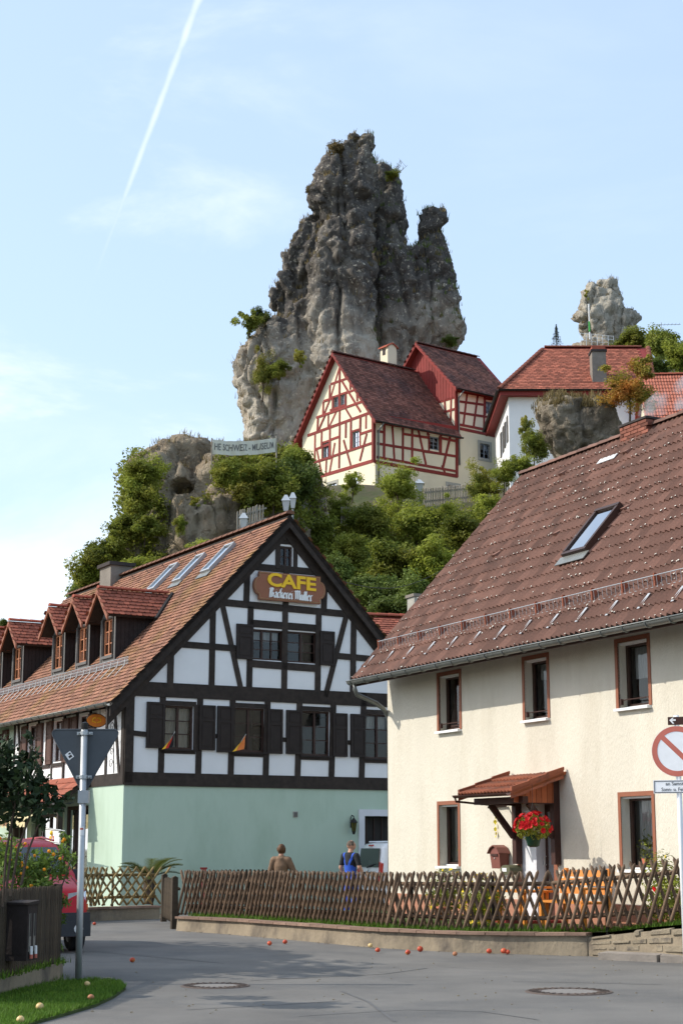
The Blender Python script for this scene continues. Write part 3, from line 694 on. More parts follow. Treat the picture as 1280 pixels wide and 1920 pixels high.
def tile_field(name, o, U, Vv, lenU, lenV, tile, w, e, mat, parent, inside=None, stagger=True, jit=.004, seed=0, smooth=False):
    tv, tf = tile; tv = np.array(tv); U, Vv = Vector(U).normalized(), Vector(Vv).normalized(); Nn = U.cross(Vv)
    if Nn.z < 0: Nn = -Nn
    B = np.array([U, Vv, Nn]); rg = np.random.default_rng(seed)
    pos = np.array(list(tile_grid(o, U, Vv, lenU, lenV, w, e, inside, stagger)))
    if len(pos) == 0: return None
    k = len(tv); n = len(pos)
    loc = tv[None] + np.concatenate([pos, np.zeros((n, 1))], 1)[:, None] + rg.normal(0, jit, (n, 1, 3)) * (1, 1, .6)
    Wd = loc.reshape(-1, 3) @ B + np.array(o)
    faces = [tuple(i * k + j for j in f) for i in range(n) for f in tf]
    me = bpy.data.meshes.new(name); me.from_pydata(Wd.tolist(), [], faces)
    at = me.attributes.new('rnd', 'FLOAT', 'POINT'); at.data.foreach_set('value', np.repeat(rg.uniform(0, 1, n), k).astype(np.float32))
    me.update(); ob = link_mesh(name, me, parent, mat); tag(ob, kind='stuff'); return ob
def slab(parent, name, pts, thick, mat):
    """roof deck below the tiles"""
    a, b, c = Vector(pts[0]), Vector(pts[1]), Vector(pts[2]); n = (b - a).cross(c - a).normalized()
    if n.z < 0: n = -n
    m = MB(); m.prism([Vector(p) - n * .006 for p in pts], -n * thick); return m.build(name, mat, parent)
def half_pipe(pts, r, seg=8):
    """open gutter along points, its hollow up"""
    m = MB(); pts = [Vector(p) for p in pts]
    t = (pts[-1] - pts[0]).normalized(); s = t.cross(Vector((0, 0, 1))).normalized(); n = seg + 1
    for p in pts:
        for k in range(n):
            a = math.pi + math.pi * k / seg; m.v.append(tuple(p + s * math.cos(a) * r + Vector((0, 0, math.sin(a) * r))))
    for i in range(len(pts) - 1):
        for k in range(seg): m.f.append((i * n + k, i * n + k + 1, (i + 1) * n + k + 1, (i + 1) * n + k)); m.m.append(0)
    return m
def ridge_caps(parent, a, b, mat, r=.12, step=.4):
    a, b = Vector(a), Vector(b); L_ = (b - a).length; n = max(1, int(L_ / step)); t = (b - a).normalized(); me = None
    q = t.to_track_quat('X', 'Z')
    for i in range(n):
        if me is None:
            m = MB(); seg = 6
            for x, rr in ((0, r * 1.08), (step * 1.06, r * .92)):
                for k in range(seg + 1):
                    an = math.pi * (k / seg); m.v.append((x, rr * math.cos(an), rr * math.sin(an) * .75))
            for k in range(seg): m.f.append((k, k + 1, seg + 2 + k, seg + 1 + k)); m.m.append(0)
            m.f.append(tuple(range(seg + 1))); m.m.append(0)
            me = m.mesh('ridge_tile')
        o = link_mesh('ridge_tile', me, parent, mat); o.location = a + t * (i * step); o.rotation_mode = 'QUATERNION'; o.rotation_quaternion = q

# ================================================================== CAFE: black and white timbered gable house
fc = atY(228, 1640, 43.0); CF = Frame((fc.x, fc.y, 0), 29.5)
cafe = empty('cafe_house', CF.o, CF.a, 'black and white timbered cafe with pale green ground floor and tiled roof', 'house')
T = M['dark_timber']
AP = Vector((4.62, -.25, 10.731)); SL = 1.0507; WX = 9.24; LY = 17.0
zr = lambda x: AP.z - SL * abs(x - AP.x)
fg = lambda u, v, d: (u, d, v)            # gable wall: u = x, d inward
fs = lambda u, v, d: (d, u, v)            # left side wall: u = y
Z6 = lambda x, y: (220 + x / 2.4615, 940 + y / 2.4615)
def G(x, y):
    p = CF.on(*Z6(x, y), 1, 0.0); return p
def GR(x0, y0, x1, y1):
    a, b = G(x0, y0), G(x1, y1); return (a.x, b.x, b.z, a.z)
ZB, ZE, ZF = 3.30, 5.72, 5.45
wins = {}
wins['attic'] = GR(752, 205, 808, 305)
gw = [GR(622, 588, 765, 738), GR(783, 598, 920, 750)]
lw = [GR(215, 940, 350, 1146), GR(537, 950, 680, 1160), GR(848, 965, 980, 1176), GR(1142, 980, 1262, 1190)]
rw = []
door = (CF.on(682, 1528, 1, 0).x, CF.on(682, 1528, 1, 0).x + 1.5, .02, CF.on(682, 1530, 1, 0).z)
allw = [wins['attic']] + gw + lw
hull = [(0, ZB), (WX, ZB), (WX, ZE - .2), (AP.x, AP.z - .14), (0, ZE - .2)]
wall_panel(fg, hull, allw, .2).build('wall', M['white_plaster'], cafe)
wall_panel(fg, [(0, 0), (WX, 0), (WX, ZB), (0, ZB)], [door], .35).build('wall', M['green_plaster'], cafe)
# side wall: white timbered part, then a green part
def S(px, py, x=0.0): return CF.on(px, py, 0, x)
sw = []
for a, b in (((113, 1345), (127, 1393)), ((73, 1352), (90, 1420)), ((53, 1358), (66, 1420)), ((143, 1332), (167, 1385))): pass
SW = [(2.55, 3.35), (4.55, 5.35), (6.75, 7.55)]           # window spans along the side
sholes = [(a, b, 4.05, 5.2) for a, b in SW] + [(9.9, 10.6, 4.05, 5.15)]
wall_panel(fs, [(0, ZB), (8.9, ZB), (8.9, ZE - .25), (0, ZE - .25)], sholes[:3], .18).build('wall', M['white_plaster'], cafe)
wall_panel(fs, [(8.9, ZB), (LY, ZB), (LY, ZE - .25), (8.9, ZE - .25)], sholes[3:], .18).build('wall', M['green_plaster'], cafe)
shop = [(2.45, 4.3, .06, 2.78), (4.5, 7.0, .7, 2.6), (7.4, 8.4, .1, 2.4)]
wall_panel(fs, [(0, 0), (LY, 0), (LY, ZB), (0, ZB)], shop, .25).build('wall', M['green_plaster'], cafe)
m = MB(); m.poly([(WX, 0, 0), (WX, LY, 0), (WX, LY, ZE), (WX, 0, ZE)]); m.poly([(0, LY, 0), (WX, LY, 0), (WX, LY, ZE - .2), (AP.x, LY, AP.z - .2), (0, LY, ZE - .2)]); m.poly([(0, 0.9, 0.01), (WX, .9, .01), (WX, LY, .01), (0, LY, .01)])
m.poly([(.4, .9, 3.3), (WX, .9, 3.3), (WX, LY, 3.3), (.4, LY, 3.3)]); m.poly([(.4, .9, 5.75), (WX, .9, 5.75), (WX, LY, 5.75), (.4, LY, 5.75)])
m.build('wall', M['white_plaster'], cafe)
# gable timbers
NG = (0, -1, 0)
def gb(x0, y0, x1, y1, w=.17): beam(cafe, G(x0, y0), G(x1, y1), w, NG, T)
gb(735, 183, 838, 192, .15)
gb(598, 299, 962, 331, .19)
gb(440, 462, 1112, 526, .19)
gb(243, 656, 548, 679, .17); gb(1008, 713, 1192, 729, .17)
a, b = G(40, 862), G(1290, 933); beam(cafe, a, (WX, 0, a.z + .02), .38, NG, T)
beam(cafe, (0, 0, ZB + .10), (WX, 0, ZB + .10), .34, NG, T)
gb(40, 1066, 137, 1076, .13); gb(446, 1083, 462, 1084, .12); gb(757, 1099, 777, 1101, .12); gb(1056, 1112, 1074, 1114, .12)
gb(610, 562, 936, 588, .2); gb(608, 748, 926, 772, .2)
gb(600, 300, 594, 470); gb(957, 332, 951, 508, .17); gb(779, 320, 775, 492)
gb(740, 190, 738, 310, .13); gb(822, 194, 820, 318, .13)
gb(442, 470, 434, 872); gb(484, 474, 572, 878, .15); gb(615, 485, 607, 885); gb(774, 490, 768, 895); gb(928, 515, 922, 900); gb(1054, 530, 958, 902, .15); gb(1089, 530, 1084, 908); gb(248, 662, 242, 862)
for x in (209, 381, 531, 692, 839, 995, 1134): gb(x + 2, 885, x - 9, 1275, .17)
beam(cafe, (.11, 0, ZB), (.11, 0, ZE), .24, NG, T); beam(cafe, (WX - .11, 0, ZB), (WX - .11, 0, ZE), .24, NG, T)
for u0, u1, v0, v1 in lw: beam(cafe, (u0 - .06, 0, v0 - .06), (u1 + .06, 0, v0 - .06), .12, NG, T); beam(cafe, (u0 - .06, 0, v1 + .06), (u1 + .06, 0, v1 + .06), .12, NG, T)
for u0, u1, v0, v1 in lw + gw:   # side posts of the frames
    for x in (u0 - .045, u1 + .045): beam(cafe, (x, 0, v0 - .05), (x, 0, v1 + .05), .09, NG, T)
# bargeboards and rakes
for sx in (-1, 1):
    e = Vector((AP.x + sx * 5.15, 0, zr(AP.x + sx * 5.15)))
    t_ = Vector((sx, 0, -SL)).normalized(); nn = Vector((-SL * -sx, 0, -1)).normalized()
    dn = Vector((0, 0, -1))
    m = MB(); m.hexa([Vector((AP.x, -.27, AP.z - .03)), Vector((AP.x, -.21, AP.z - .03)), Vector((e.x, -.21, e.z - .03)), Vector((e.x, -.27, e.z - .03)),
                      Vector((AP.x, -.27, AP.z - .36)), Vector((AP.x, -.21, AP.z - .36)), Vector((e.x, -.21, e.z - .36)), Vector((e.x, -.27, e.z - .36))]); m.build('bargeboard', T, cafe)
    m = MB(); m.hexa([Vector((AP.x, -.05, AP.z - .12)), Vector((AP.x, .02, AP.z - .12)), Vector((e.x, .02, e.z - .12)), Vector((e.x, -.05, e.z - .12)),
                      Vector((AP.x, -.05, AP.z - .62)), Vector((AP.x, .02, AP.z - .62)), Vector((e.x, .02, e.z - .62)), Vector((e.x, -.05, e.z - .62))]); m.build('rafter', T, cafe)
# side timbers
NS = (-1, 0, 0)
def sb(y0, z0, y1, z1, w=.16): beam(cafe, (0, y0, z0), (0, y1, z1), w, NS, T)
sb(0, ZE - .22, 8.9, ZE - .22, .42); sb(0, ZB + .1, 8.9, ZB + .1, .3); sb(.11, ZB, .11, ZE, .2)
for y in (1.25, 2.45, 3.45, 4.45, 5.45, 6.65, 7.65, 8.8): sb(y, ZB + .2, y, ZE - .3, .12)
sb(.3, 3.5, .75, 5.4, .12); sb(8.0, 3.5, 8.5, 5.4, .12); sb(5.6, 3.95, 6.5, 3.95, .1); sb(2.5, 3.96, 3.4, 3.96, .1); sb(4.5, 3.96, 5.4, 3.96, .1); sb(6.7, 3.96, 7.6, 3.96, .1)
# windows
FW = M['brown_window']
window(cafe, fg, *wins['attic'], FW, .1, 2, 2, .05)
for i, w in enumerate(gw): window(cafe, fg, *w, FW, .1, 3 if i == 0 else 2, 3, .05, curtain=M['lace'] if i == 0 else None, cur_frac=.35)
for i, w in enumerate(lw): window(cafe, fg, *w, FW, .1, 2, 3, .055, curtain=(M['curtain'], None, None, M['lace'])[i], cur_frac=(1, .4, .3, .3)[i], sill=M['shutter_dark'])
for r_ in ((548, 565, 622, 731), (932, 598, 998, 760), (135, 925, 213, 1140), (376, 940, 447, 1150), (460, 944, 527, 1160), (690, 958, 758, 1166), (777, 963, 848, 1168), (990, 977, 1057, 1180), (1073, 981, 1140, 1182)):
    u0, u1, v0, v1 = GR(*r_); shutter(cafe, fg, u0, u1, v0, v1, M['shutter_dark'], .075)
for h in sholes: window(cafe, fs, *h, FW, .1, 2, 3, .05)
for a, b in SW + [(9.9, 10.6)]:
    for u0, u1 in ((a - .52, a - .04), (b + .04, b + .52)): shutter(cafe, fs, u0, u1, 4.0, 5.22, M['shutter_brown'], .07)
# shop front below
window(cafe, fs, *shop[0], FW, .12, 3, 2, .10, name='shop_door'); window(cafe, fs, *shop[1], FW, .15, 4, 1, .09, name='shop_window'); window(cafe, fs, *shop[2], FW, .15, 1, 2, .09, name='shop_door')
# yard door in the gable
m = MB()
m.mbox(fg, door[0] - .18, door[0], 0, door[3] + .18, -.05, .1); m.mbox(fg, door[1], door[1] + .18, 0, door[3] + .18, -.05, .1); m.mbox(fg, door[0], door[1], door[3], door[3] + .18, -.048, .1)
m.build('door_surround', M['pale_stone'], cafe)
m = MB(); m.mbox(fg, door[0], door[1], .02, door[3], .32, .36); d_ = m.build('door', M['dark_room'], cafe)
m = MB()
for k in range(1, 6): x = door[0] + (door[1] - door[0]) * k / 6; m.mbox(fg, x - .015, x + .015, .05, door[3] - .05, .29, .318)
m.mbox(fg, door[0] + .1, door[1] - .1, 1.1, 1.16, .285, .318); m.build('door_slat', M['brown_window'], d_)
# vent in the green wall
p = CF.on(553.5, 1527, 1, 0); m = MB(); m.mbox(fg, p.x - .07, p.x + .07, p.z - .08, p.z + .08, -.02, .01)
v_ = m.build('vent', M['grey_stone'], cafe)
m = MB()
for k in range(4): m.mbox(fg, p.x - .055, p.x + .055, p.z - .055 + k * .03, p.z - .04 + k * .03, -.03, -.018)
m.build('vent_slat', M['car_plastic'], v_)
# roof
ux = Vector((1, 0, SL)).normalized(); xe = -.52; ze = zr(xe)
lenV = (AP.x - xe) * math.sqrt(1 + SL * SL)
for s_ in (-1, 1):
    x2 = AP.x + s_ * (AP.x - xe)
    slab(cafe, 'roof_deck', [(x2, -.27, ze), (AP.x, -.27, AP.z), (AP.x, LY + .2, AP.z), (x2, LY + .2, ze)], .12, T)
DORM = [3.57, 5.55, 7.6, 11.4, 13.5]
def in_roof(u, v):
    x = xe + v / math.sqrt(1 + SL * SL); y = u - .29
    for dy in DORM:
        if abs(y - dy) < .5 and .95 < x < 2.0: return False
    return True
tile_field('roof_tiles', (xe, -.29, ze), (0, 1, 0), ux, LY + .5, lenV - .03, biber(.178, .158), .178, .158, M['cafe_tile'], cafe, in_roof, seed=1)
tile_field('roof_tiles', (AP.x + (AP.x - xe), -.29, ze), (0, 1, 0), Vector((-1, 0, SL)), LY + .5, lenV - .03, biber(.178, .158), .178, .158, M['cafe_tile'], cafe, seed=2)
ridge_caps(cafe, (AP.x, -.3, AP.z + .02), (AP.x, LY + .2, AP.z + .02), M['cafe_tile'], .13, .38)
# ridge hooks and snow spikes of bent iron
for k in range(9):
    m = MB(); y = 1.2 + k * 1.25; x = AP.x - .42; z = zr(x)
    m.tube([(x + .1, y, z + .1), (x, y, z + .06), (x - .06, y, z + .15), (x - .09, y, z + .10)], .012, 5); m.build('roof_hook', M['iron'], cafe)
# gutter and brackets
m = half_pipe([(xe - .06, -.3, ze - .03), (xe - .06, LY, ze - .03)], .085); m.tube([(xe - .145, -.3, ze - .03), (xe - .145, LY, ze - .03)], .012, 5)
gt = m.build('gutter', M['zinc'], cafe, True)
for k in range(20):
    m = MB(); y = -.1 + k * .62
    m.tube([(xe - .06 + .093 * math.cos(a), y, ze - .03 + .093 * math.sin(a)) for a in [math.pi + math.pi * i / 8 for i in range(9)]], .011, 5); m.build('gutter_bracket', M['zinc'], gt)
# snow guard: a wire grid standing on the tiles
sg = None; ys0, ys1 = 1.3, 12.6; xg = .56; zg = zr(xg); npan = 22
for k in range(npan):
    y0 = ys0 + (ys1 - ys0) * k / npan; y1 = ys0 + (ys1 - ys0) * (k + 1) / npan - .03; m = MB()
    for j in range(3): m.tube([(xg, y0, zg + .06 + .09 * j), (xg, y1, zg + .06 + .09 * j)], .010, 5)
    for j in range(8): y = y0 + (y1 - y0) * j / 7; m.tube([(xg, y, zg + .06), (xg, y, zg + .24)], .006, 4)
    m.tube([(xg, y0 + .2, zg + .2), (xg - .02, y0 + .2, zg + .03), (xg - .30, y0 + .2, zr(xg - .30) + .035)], .012, 5)
    m.build('snow_guard', M['galvanised'], cafe)
# dormers
def dormer(yc):
    xf, hw = .87, .54; zt = 8.03; za = 8.86; ov = .36; hr = .80; n = Vector((-1, 0, 0))
    zb = zr(xf) - .06
    f = lambda u, v, d: (xf + d, yc + u, v)
    wz0, wz1 = 6.98, 8.0; wu = .34
    o = wall_panel(f, [(-hw, zb), (hw, zb), (hw, zt), (0, za - .12), (-hw, zt)], [(-wu, wu, wz0, wz1)], .12).build('dormer', M['dormer_grey'], cafe)
    m = MB()
    for s in (-1, 1):
        xb = AP.x - (AP.z - zt) / SL
        m.poly([(xf, yc + s * hw, zb), (xf, yc + s * hw, zt), (xb, yc + s * hw, zt)])
        for k in range(9):   # upright boards
            x = xf + .03 + k * .125; m.hexa([(x, yc + s * hw, zr(x) - .02), (x + .11, yc + s * hw, zr(x + .11) - .02), (x + .11, yc + s * (hw + .012), zr(x + .11) - .02), (x, yc + s * (hw + .012), zr(x) - .02), (x, yc + s * hw, zt), (x + .11, yc + s * hw, zt), (x + .11, yc + s * (hw + .012), zt), (x, yc + s * (hw + .012), zt)])
    m.build('cheek', M['dormer_board'], o)
    m = MB()
    for (u0, u1, v0, v1) in ((-hw, -wu, zb, zt - .02), (wu, hw, zb, zt - .02)): pass
    m.mbox(f, -hw - .02, -hw + .06, zb, zt, -.02, 0); m.mbox(f, hw - .06, hw + .02, zb, zt, -.02, 0); m.mbox(f, -.02, .02, wz1 + .1, za - .16, -.015, 0)
    m.mbox(f, -wu - .06, wu + .06, wz0 - .09, wz0 - .01, -.05, .02)
    m.build('trim', M['dormer_grey'], o)
    m = MB(); m.mbox(f, -wu - .05, -wu, wz0 - .03, wz1 + .05, -.03, .1); m.mbox(f, wu, wu + .05, wz0 - .03, wz1 + .05, -.03, .1); m.mbox(f, -wu, wu, wz1, wz1 + .05, -.03, .1); m.build('window_surround', M['shutter_dark'], o)
    wn = MB()
    window_dorm(o, f, -wu, wu, wz0, wz1)
    # roof of the dormer
    xr = AP.x - (AP.z - za) / SL; drop = za - hr * 1.02; xb = AP.x - (AP.z - drop) / SL
    for s in (-1, 1):
        deck = [(xf - ov, yc, za), (xr, yc, za), (xb, yc + s * hr, drop), (xf - ov, yc + s * hr, drop)]
        m = MB(); nn = Vector((0, s * 1.02, 1)).normalized(); m.prism([Vector(p) - nn * .01 for p in deck], -nn * .07); m.build('roof_deck', T, o)
        lv = hr * math.sqrt(1 + 1.02 ** 2); lu = xr - xf + ov + .02
        ins = lambda u, v, xb=xb, xr=xr, lv=lv: (xf - ov + u) < xb + (xr - xb) * (v / lv) + .03
        tile_field('roof_tiles', (xf - ov, yc + s * hr, drop), (1, 0, 0), (0, -s, 1.02), lu, lv - .02, biber(.178, .158), .178, .158, M['dormer_tile'], o, ins, seed=int(yc * 10) + s)
        m = MB(); a_, b_ = Vector((xf - ov - .03, yc, za - .01)), Vector((xf - ov - .03, yc + s * (hr + .03), drop - .03))
        m.hexa([a_, a_ + Vector((.05, 0, 0)), b_ + Vector((.05, 0, 0)), b_, a_ - Vector((0, 0, .15)), a_ + Vector((.05, 0, -.15)), b_ + Vector((.05, 0, -.15)), b_ - Vector((0, 0, .15))]); m.build('bargeboard', M['brown_frame'], o)
    ridge_caps(o, (xf - ov, yc, za + .02), (xr, yc, za + .02), M['ridge_tile'], .10, .36)
def window_dorm(o, f, u0, u1, v0, v1):
    m = MB(); fw = .045; d = .05
    m.mbox(f, u0, u1, v0, v0 + fw, d - .03, d + .03); m.mbox(f, u0, u1, v1 - fw, v1, d - .03, d + .03); m.mbox(f, u0, u0 + fw, v0 + fw, v1 - fw, d - .03, d + .03); m.mbox(f, u1 - fw, u1, v0 + fw, v1 - fw, d - .03, d + .03)
    m.mbox(f, -.03, .03, v0 + fw, v1 - fw, d - .034, d + .03)
    for k in (1, 2): z = v0 + (v1 - v0) * k / 3; m.mbox(f, u0 + fw, u1 - fw, z - .013, z + .013, d - .012, d + .02)
    m.build('window_frame', M['dormer_window_wood'], o)
    for c in range(2):
        for r in range(3):
            a0, a1 = u0 + (u1 - u0) * c / 2, u0 + (u1 - u0) * (c + 1) / 2; b0, b1 = v0 + (v1 - v0) * r / 3, v0 + (v1 - v0) * (r + 1) / 3
            p = MB(); p.poly([f(a0, b0, d + .005), f(a1, b0, d + .005), f(a1, b1, d + .005), f(a0, b1, d + .005)]); p.build('pane', M['glass'], o)
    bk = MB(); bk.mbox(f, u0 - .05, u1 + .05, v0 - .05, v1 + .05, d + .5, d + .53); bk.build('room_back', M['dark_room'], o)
for yc in DORM: dormer(yc)
# lead flashing beside the nearest dormer roof
m = MB(); a_ = Vector((2.80, 3.55, zr(2.80) + .05)); b_ = Vector((1.95, 2.72, zr(1.95) + .05)); m.tube([a_, b_], .07, 6); m.build('flashing', M['iron'], cafe)
# roof windows
def roof_window(parent, corner, U, Vv, w, h, frame, glass):
    U, Vv = Vector(U).normalized(), Vector(Vv).normalized(); Nn = U.cross(Vv)
    if Nn.z < 0: Nn = -Nn
    c = Vector(corner); f = lambda u, v, d: c + U * u + Vv * v + Nn * (.0 - d)
    m = MB(); t = .075
    m.mbox(f, 0, w, 0, t, -.11, .02); m.mbox(f, 0, w, h - t, h, -.13, .02); m.mbox(f, 0, t, t, h - t, -.12, .02); m.mbox(f, w - t, w, t, h - t, -.12, .02)
    o = m.build('roof_window', frame, parent)
    m = MB(); m.mbox(f, t, w - t, t, h - t, -.085, -.075); m.build('pane', glass, o)
    m = MB(); m.mbox(f, t, w - t, t, h - t, -.03, -.02); m.build('blind', M['dark_room'], o)
    m = MB(); m.mbox(f, -.08, w + .08, -.22, 0, -.045, -.03); m.build('apron', M['zinc'], o)
for y0 in (2.02, 4.02, 5.98):
    roof_window(cafe, (3.30, y0, zr(3.30)), (0, 1, 0), ux, .62, 1.18, M['galvanised'], M['glass_sky'])
# chimney
m = MB(); m.box((4.2, 12.0, 9.6), (5.0, 13.0, 11.1)); ch = m.build('chimney', M['chimney_grey'], cafe)
m = MB(); m.box((4.12, 11.92, 11.1), (5.08, 13.08, 11.22)); m.build('chimney_cap', M['soot'], ch)
# shop canopy with its own tiled roof along the side
lx, ly0, ly1, lz0, lz1 = -.95, 2.35, 9.5, 2.85, 3.55
slab(cafe, 'canopy_deck', [(lx, ly0, lz0), (0, ly0, lz1), (0, ly1, lz1), (lx, ly1, lz0)], .10, T)
sl_ = Vector((0 - lx, 0, lz1 - lz0)); tile_field('canopy_tiles', (lx - .02, ly0 - .02, lz0), (0, 1, 0), sl_, ly1 - ly0, sl_.length, pantile(.22, .29), .22, .29, M['new_tile'], cafe, None, False, seed=5)
half = half_pipe([(lx - .06, ly0, lz0 - .02), (lx - .06, ly1, lz0 - .02)], .07); half.build('gutter', M['iron'], cafe, True)
for y in (2.45, 6.0, 9.3):
    m = MB(); m.box((lx + .1, y, 0), (lx + .24, y + .14, lz0 - .05)); m.build('post', T, cafe)
m = MB(); m.box((lx + .08, ly0 + .1, lz0 - .26), (lx + .26, ly1, lz0 - .08)); m.build('canopy_beam', T, cafe)
aw = MB(); nseg = 40
for k in range(nseg):
    y0 = 3.2 + 6.0 * k / nseg; y1 = 3.2 + 6.0 * (k + 1) / nseg
    aw.poly([(lx + .05, y0, lz0 - .14), (lx + .05, y1, lz0 - .14), (lx - .55, y1, lz0 - .45), (lx - .55, y0, lz0 - .45)])
    dz = .16 + .04 * math.cos(k * math.pi); aw.poly([(lx - .55, y0, lz0 - .45), (lx - .55, y1, lz0 - .45), (lx - .56, y1, lz0 - .45 - .20), (lx - .56, y0, lz0 - .45 - dz)])
awo = aw.build('awning', M['awning'], cafe)
tm = text_mesh('Cafe Müller', .2, .002); tm.transform(basis((0, -1, 0), (0, 0, 1), (-1, 0, 0), (lx - .565, 5.1, lz0 - .55))); link_mesh('awning_lettering', tm, awo, M['sign_brown'])

# things on the cafe
sgn = empty('cafe_sign', CF.M @ Vector((0, 0, 0)), CF.a, 'brown wooden plaque reading CAFE in yellow on the timbered gable', 'sign')
c_ = G(785, 403); hw_, hh_ = (G(950, 400).x - G(620, 400).x) / 2, (G(785, 340).z - G(785, 468).z) / 2
def plaque(hw, hh, r):
    pts = []
    for sx, sy in ((1, 1), (-1, 1), (-1, -1), (1, -1)):
        quad = []
        for k in range(7):
            a = math.pi / 2 * k / 6; quad.append((sx * (hw - r * .95 + r * .95 * math.cos(a)), sy * (hh * .62 * math.sin(a))))
        quad += [(sx * (hw - r), sy * hh * .72), (sx * (hw - r), sy * hh)]
        pts += quad if sx * sy > 0 else quad[::-1]
    return pts
m = MB(); m.prism([(c_.x + u, -.16, c_.z + v) for u, v in plaque(hw_, hh_, .16)], (0, .09, 0)); m.build('board', M['sign_brown'], sgn)
m = MB(); pl = plaque(hw_ - .035, hh_ - .035, .15)
for a, b in zip(pl, pl[1:] + pl[:1]): m.tube([(c_.x + a[0], -.163, c_.z + a[1]), (c_.x + b[0], -.163, c_.z + b[1])], .012, 4)
m.build('border', M['sign_trim'], sgn)
tm = text_mesh('CAFE', .50, .012, .016); tm.transform(Matrix.Diagonal((1.30, 1.0, 1, 1))); tm.transform(basis((1, 0, -.03), (0, 0, 1), (0, -1, 0), (c_.x + .04, -.175, c_.z + .15))); link_mesh('lettering', tm, sgn, M['sign_yellow'])
# black-letter line written with a broad nib
GL = {
 'B': (.50, [[(.05, 0), (.12, .9)], [(.0, .95), (.3, 1.0), (.42, .85), (.28, .55)], [(.28, .55), (.46, .4), (.40, .08), (.1, .0)], [(.27, .9), (.25, .1)]]),
 'a': (.36, [[(.04, .5), (.2, .62), (.28, .5), (.28, .06), (.34, 0)], [(.28, .32), (.06, .24), (.06, .06), (.16, 0), (.28, .1)]]),
 '"': (0, [[(.05, .80), (.09, .84)], [(.22, .80), (.26, .84)]]),
 'c': (.30, [[(.26, .56), (.14, .62), (.05, .5), (.05, .1), (.14, 0), (.26, .06)]]),
 'k': (.34, [[(.07, 0), (.07, 1.0), (.2, .95)], [(.07, .5), (.24, .6), (.24, .45), (.07, .36)], [(.16, .36), (.26, .05), (.32, 0)]]),
 'e': (.30, [[(.06, .3), (.24, .42), (.24, .54), (.14, .62), (.05, .5), (.05, .1), (.14, 0), (.26, .07)]]),
 'r': (.28, [[(.03, .55), (.09, .6), (.09, .05), (.15, 0)], [(.09, .5), (.2, .62), (.25, .55)]]),
 'i': (.18, [[(.03, .55), (.09, .6), (.09, .05), (.15, 0)], [(.09, .80), (.12, .84)]]),
 'M': (.66, [[(.04, .0), (.12, .1), (.12, .9), (.02, .95)], [(.12, .85), (.26, 1.0), (.34, .88), (.34, .05)], [(.34, .85), (.48, 1.0), (.56, .88), (.56, .08), (.63, 0)]]),
 'u': (.36, [[(.03, .55), (.08, .6), (.08, .1), (.16, 0), (.28, .1)], [(.28, .6), (.28, .06), (.34, 0)]]),
 'l': (.18, [[(.04, .95), (.09, 1.0), (.09, .05), (.15, 0)]]), ' ': (.24, [])}
m = MB(); cx = 0; seq = 'B a" c k e r e i _ M u" l l e r'.replace('_', ' ').replace('a"', 'a"').split(' ')
seq = ['B', 'a"', 'c', 'k', 'e', 'r', 'e', 'i', ' ', 'M', 'u"', 'l', 'l', 'e', 'r']
H_ = .25; nib = Vector((.045, 0, .035)); tot = sum(GL[s[0]][0] for s in seq) * H_ * 1.12
cx = -tot / 2
for s in seq:
    for gl in s:
        for st in GL[gl][1]:
            for a, b in zip(st, st[1:]):
                A = Vector((c_.x + .02 + cx + a[0] * H_ * 1.1, -.172, c_.z - .31 + a[1] * H_ - .02 * cx)); B = Vector((c_.x + .02 + cx + b[0] * H_ * 1.1, -.172, c_.z - .31 + b[1] * H_ - .02 * cx))
                m.hexa([A - nib / 2, A + nib / 2, B + nib / 2, B - nib / 2, A - nib / 2 + Vector((0, -.008, 0)), A + nib / 2 + Vector((0, -.008, 0)), B + nib / 2 + Vector((0, -.008, 0)), B - nib / 2 + Vector((0, -.008, 0))])
    cx += GL[s[0]][0] * H_ * 1.12
m.build('lettering', M['sign_white'], sgn)
# wall lantern by the door
p = CF.on(663, 1545, 1, -.18)
lan = empty('wall_lantern', CF.M @ Vector((p.x, -.18, p.z - .2)), CF.a, 'black wrought iron lantern on green wall beside the yard door', 'lantern')
m = MB(); m.lathe([(.02, -.04), (.05, .0), (.085, .22), (.10, .235)], seg=6); m.build('lamp_glass', M['leaf_yellow'], lan)
m = MB(); m.lathe([(.125, .235), (.09, .29), (.04, .34), (.015, .37), (.012, .42)], seg=6); m.lathe([(.03, -.08), (.06, 0), (.02, .01)], seg=6)
for k in range(6):
    a = k * math.pi / 3; m.tube([(.052 * math.cos(a), .052 * math.sin(a), 0), (.09 * math.cos(a), .09 * math.sin(a), .24)], .009, 4)
m.tube([(0, 0, .40), (0, .1, .44), (0, .17, .36), (0, .17, .1)], .014, 5); m.build('cage', M['iron'], lan)
# little flags at the windows
def flag(u, v, lean, mats, label, two=False):
    o = empty('window_flag', CF.M @ Vector((u, -.05, v)), CF.a, label, 'flag', 'small flags stuck at the cafe windows')
    m = MB(); m.tube([(0, 0, 0), (lean, -.28, .42)], .008, 5); m.build('stick', M['sign_white'], o)
    for i, mt in enumerate(mats):
        m = MB(); n = 7; top = Vector((lean, -.28, .42))
        for k in range(n):     # cloth hangs in folds from the upper half of the stick
            t0, t1 = k / n, (k + 1) / n; pt = lambda j, t: top * (1 - .17 * j) * (1 - .0 * t) + Vector((-.045 * j * t * 1.4 - .06 * t, .02 * math.sin(t * 6 + j * 2), -.40 * t + .05 * j * t))
            m.poly([pt(i, t0), pt(i + 1, t0), pt(i + 1, t1), pt(i, t1)])
        m.build('stripe', mt, o, True)
a = G(222, 1140); flag(a.x, a.z, .12, (M['flag_black'], M['flag_red'], M['flag_gold']), 'small black red gold flag at the leftmost lower gable window')
